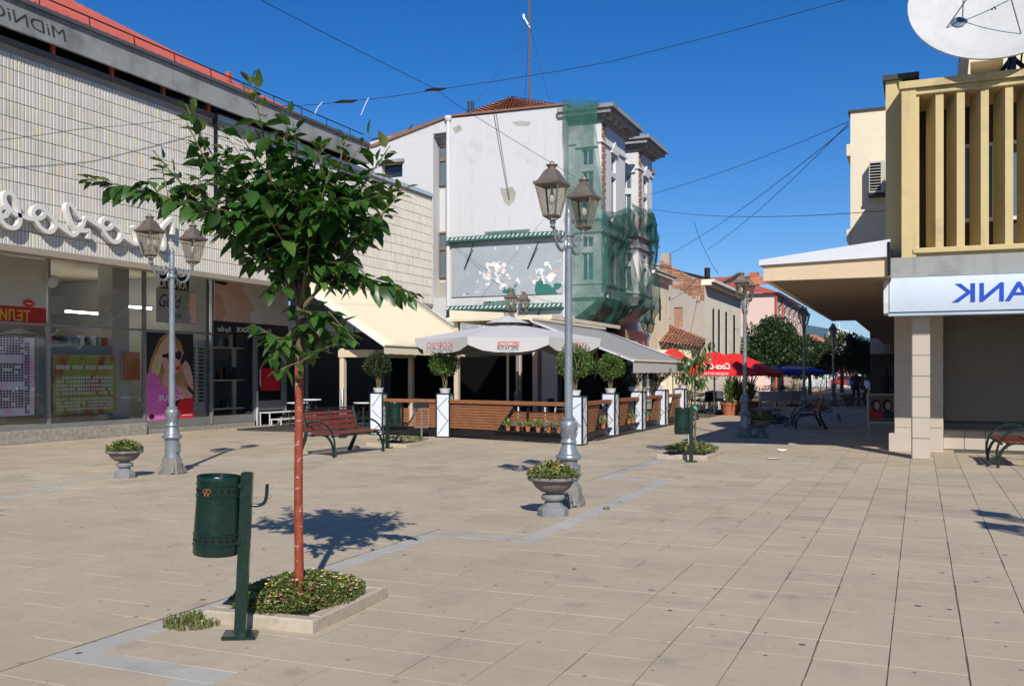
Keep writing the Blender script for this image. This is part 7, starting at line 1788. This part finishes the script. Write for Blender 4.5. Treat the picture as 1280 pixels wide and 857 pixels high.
def person(loc, rz, label, top='cloth_top', low='cloth_dark'):
    t = thing('person', label, 'person', loc, rz)
    # one continuous body, walking, weight on the left foot
    v = [(0,0,.95,.13,.10),(0,0,1.15,.12,.09),(0,.02,1.38,.15,.10),(0,.03,1.50,.055),(0,.0,1.58,.075,.085),(0,-.01,1.68,.072,.085),
         (.09,0,.90,.085),(.10,-.16,.50,.06),(.10,-.10,.08,.04),(.10,-.24,.035,.035),(-.09,0,.90,.085),(-.10,.16,.50,.058),(-.10,.36,.14,.04),(-.10,.28,.04,.033),
         (.19,.02,1.40,.055),(.24,.10,1.14,.042),(.23,.04,.90,.033),(.23,.0,.80,.03),(-.19,.02,1.40,.055),(-.24,-.02,1.14,.042),(-.23,-.16,.92,.033),(-.23,-.20,.83,.03)]
    e = [(0,1),(1,2),(2,3),(3,4),(4,5),(0,6),(6,7),(7,8),(8,9),(0,10),(10,11),(11,12),(12,13),(2,14),(14,15),(15,16),(16,17),(2,18),(18,19),(19,20),(20,21)]
    skin_body('body', v, e, MT[low], t)
    mb = MB(); mb.lathe([(.155,.92),(.165,1.0),(.15,1.15),(.175,1.36),(.13,1.46),(.07,1.50)], 14, M=Matrix.Diagonal((1.1,.85,1,1))); mb.obj('shirt', MT[top], t, 60)
    mb = MB(); mb.lathe([(.01,1.52),(.07,1.54),(.085,1.62),(.075,1.70),(.02,1.76)], 12, M=Matrix.Translation((0,-.01,0))); mb.obj('face', MT['skin'], t, 60)
    mb = MB(); mb.lathe([(.09,1.58),(.10,1.66),(.085,1.75),(.02,1.79)], 12, M=Matrix.Translation((0,.025,0))); mb.obj('hair', MT['hair'], t, 60)
    return t
p = on_ground(1070, 508); person((p.x,p.y,0), R(10), 'person in dark trousers walking away in the shaded street')
p = on_ground(1108, 505); person((p.x,p.y,0), R(160), 'dark dressed person standing near the far canopy side', 'cloth_dark')
pg_ = thing('pigeon', 'dark pigeon standing on the shaded paving', 'pigeon', (*on_ground(1049, 527.5).xy, 0), R(200))
skin_body('body', [(0,0,.15,.055,.06),(0,-.07,.17,.045),(0,-.11,.235,.025),(0,-.125,.265,.028),(0,-.165,.262,.006),(0,.10,.13,.03),(0,.20,.10,.012),(.03,.01,.08,.012),(.03,.0,.005,.006),(.03,-.04,.004,.005),(-.03,.01,.08,.012),(-.03,.0,.005,.006),(-.03,-.04,.004,.005)], [(0,1),(1,2),(2,3),(3,4),(0,5),(5,6),(0,7),(7,8),(8,9),(0,10),(10,11),(11,12)], MT['feather'], pg_)
def car(loc, rz, label, m):
    t = thing('parked_car', label, 'car', loc, rz, 'cars parked beyond the trees'); mb = MB()
    side = [(-2.0,.35),(2.0,.35),(2.05,.70),(1.25,.88),(.65,1.38),(-1.1,1.42),(-1.75,.95),(-2.05,.85)]
    n = len(side); mb.add([(x,-.82,z) for x, z in side]+[(x,.82,z) for x, z in side], [tuple(range(n)), tuple(range(2*n-1,n-1,-1))]+[(i, n+i, n+(i+1)%n, (i+1)%n) for i in range(n)]); mb.obj('body', m, t)
    for s_ in (-1, 1):
        mb = MB(); mb.slab([(1.05,s_*.825,.92),(.60,s_*.825,1.30),(-1.05,s_*.825,1.34),(-1.5,s_*.825,.95)], (0,s_,0), .01); mb.obj('side_window', MT['window_glass'], t)
        for x in (-1.25, 1.3):
            mb = MB(); mb.lathe([(.31,-.1),(.33,-.06),(.33,.06),(.31,.1)], 16, M=Matrix.Translation((x,s_*.76,.32)) @ Matrix.Rotation(R(90),4,'X')); w = mb.obj('wheel', MT['tyre'], t); mb = MB(); mb.lathe([(.19,-.108),(.19,.108)], 12, M=Matrix.Translation((x,s_*.76,.32)) @ Matrix.Rotation(R(90),4,'X')); mb.obj('rim', MT['steel'], w)
    mb = MB(); mb.slab([(1.22,-.7,.91),(.68,-.68,1.35),(.68,.68,1.35),(1.22,.7,.91)], (1,0,1), .01); mb.obj('windscreen', MT['window_glass'], t)
    for s_ in (-1, 1): mb = MB(); mb.bbox(2.02,2.06,s_*.7-.15,s_*.7+.15,.60,.72,.01); mb.obj('headlight', MT['white_metal'], t)
    return t
for (u, d, rz, l, m) in ((1087,96,-30,'white car parked beyond the shaded trees','car_white'),(1102,100,-20,'second white car further along beyond the shaded trees','car_white'),(1062,104,10,'red car parked at the street end','car_red')):
    p = at_d(u, 470, d); car((p.x,p.y,-.08), R(rz), l, MT[m])
# a tree out of the picture on the right, whose crown shadow reaches the paving
random.seed(91)
# ------------------------------------------------------------------ hills
mb = MB(); N = 80; vs = []
def ridge(u): 
    pts = [(-1500,440),(0,430),(600,420),(900,408),(1005,405),(1030,409),(1050,412),(1065,414),(1085,419),(1110,430),(1200,436),(1500,425),(3000,440)]
    for (a, b), (c, d) in zip(pts, pts[1:]):
        if a <= u <= c: return b+(d-b)*(u-a)/(c-a)
    return 440
for i in range(N+1):
    u = -1200+4000*i/N; q = at_d(u, ridge(u)+1.2*math.sin(i*1.7), 5200); f = at_d(u, 470, 3300); f.z = -10; b_ = at_d(u, 466, 7500); b_.z = q.z*.4; vs += [f, q, b_]
for i in range(N): mb.add([vs[i*3], vs[i*3+3], vs[i*3+4], vs[i*3+1]], [(0,1,2,3)]); mb.add([vs[i*3+1], vs[i*3+4], vs[i*3+5], vs[i*3+2]], [(0,1,2,3)])
struct(mb.obj('hills', MT['hill']))
# ================================================================== OVERHEAD CABLES
def cable(label, pts, r=.014, sag=0, name='overhead_cable'):
    P = []
    for a, b in zip(pts, pts[1:]):
        a, b = Vector(a), Vector(b)
        for k in range(12):
            t = k/12; q = a.lerp(b, t); q.z -= sag*4*t*(1-t); P.append(q)
    P.append(Vector(pts[-1])); mb = MB(); mb.tube(P, r*.65, 5); o = mb.obj(name, MT['wire']); tag(o, label, 'cable', 'overhead cables'); return o
knot = at_d(546, 112, 26)
cable('cable from the shop roof over the square through the knot', [on_x(338,133,XC+.3), at_d(432,127,25.0), knot, at_d(760,78,25), at_d(1057,0,22)], .013, .03)
cable('cable running down from above to the cable knot and on to the white wall', [at_d(318,-4,18), knot, at_d(579,136,28), on_y(720,222,YW-.02)], .012, .02)
for (u, v, lab) in ((432,127,'insulators and white tape ends on the cable near the shop roof'), (544,112,'clamp where two cables cross above the square')):
    p = at_d(u, v, 25 if u == 432 else 26); t = thing('cable_clamp', lab, 'clamp', p); mb = MB(); mb.tube([-Rv*.28+Vector((0,0,-.03)), -Rv*.1, Rv*.12, Rv*.3+Vector((0,0,.03))], [.02,.045,.045,.02], 6); mb.obj('clamp_body', MT['black_metal'], t)
    if u == 432:
        for x, z in ((-.75,-.32),(.45,-.35)): mb = MB(); mb.tube(spline([Rv*(x+.15)+Vector((0,0,(x+.15)*(.15 if x > 0 else .04)+.01)), Rv*(x+.02)+Vector((0,0,z*.5)), Rv*(x-.05)+Vector((0,0,z))]), .010, 4); mb.obj('tape_end', MT['fabric_white'], t)
ah = on_y(1061, 152, YA-.02)
cable('cable from the cream wing down to the netted oriel', [ah, on_x(812,243,X1+.1)], .014, .15)
cable('cable from the cream wing to the brick gable', [ah+Vector((0,0,-.05)), on_y(884,312,YG)], .016, .25)
cable('lower parallel cable from the cream wing to the cream house', [ah+Vector((0,0,-.12)), on_x(836,318,XB)], .016, .25)
cable('level cable from the bank wall to the netted building', [on_y(1113,263,by+1.4), on_x(812,261,X1)], .012, .22)
cable('dangling cable above the brick gable', [at_d(868,278,46), at_d(880,310,48), on_y(898,342,YG+2)], .018, .1)
cable('thin cable stretched along the ribbed shop wall', [on_x(-30,178,XC+.25), on_x(95,162,XC+.35), on_x(248,146,XC+.2)], .009, .02)
cable('slack cable from the white wall patch to its roof', [on_y(636,250,YW-.02), on_y(617,140,YW-.06)], .012, .03)
cable('second slack cable from the white wall patch', [on_y(637,250,YW-.02), on_y(620,140,YW-.06)], .010, .0)
cable('thin cable crossing the torn billboard', [on_y(566,305,YW-.12), on_y(640,360,YW-.3), on_y(700,380,YW-.2)], .009, .05)
cable('thin cable at the gable house front', [on_y(858,392,YG-.05), on_x(925,412,XR+.1)], .014, .05)
for o in list(bpy.data.objects):
    if o.type == 'EMPTY' and 'label' in o and not o['label']: del o['label']
# ------------------------------------------------------------------ air
mb = MB(); mb.box(-9000,9000,-3500,9500,-1.2,300)
nz = NT('air'); pv = nz.n('VolumePrincipled'); pv.inputs['Color'].default_value = (.52,.74,1,1); pv.inputs['Density'].default_value = .00010; pv.inputs['Anisotropy'].default_value = .2
nz.t.links.new(pv.outputs[0], nz.out.inputs['Volume'])
stuff(mb.obj('haze', MT['air']))
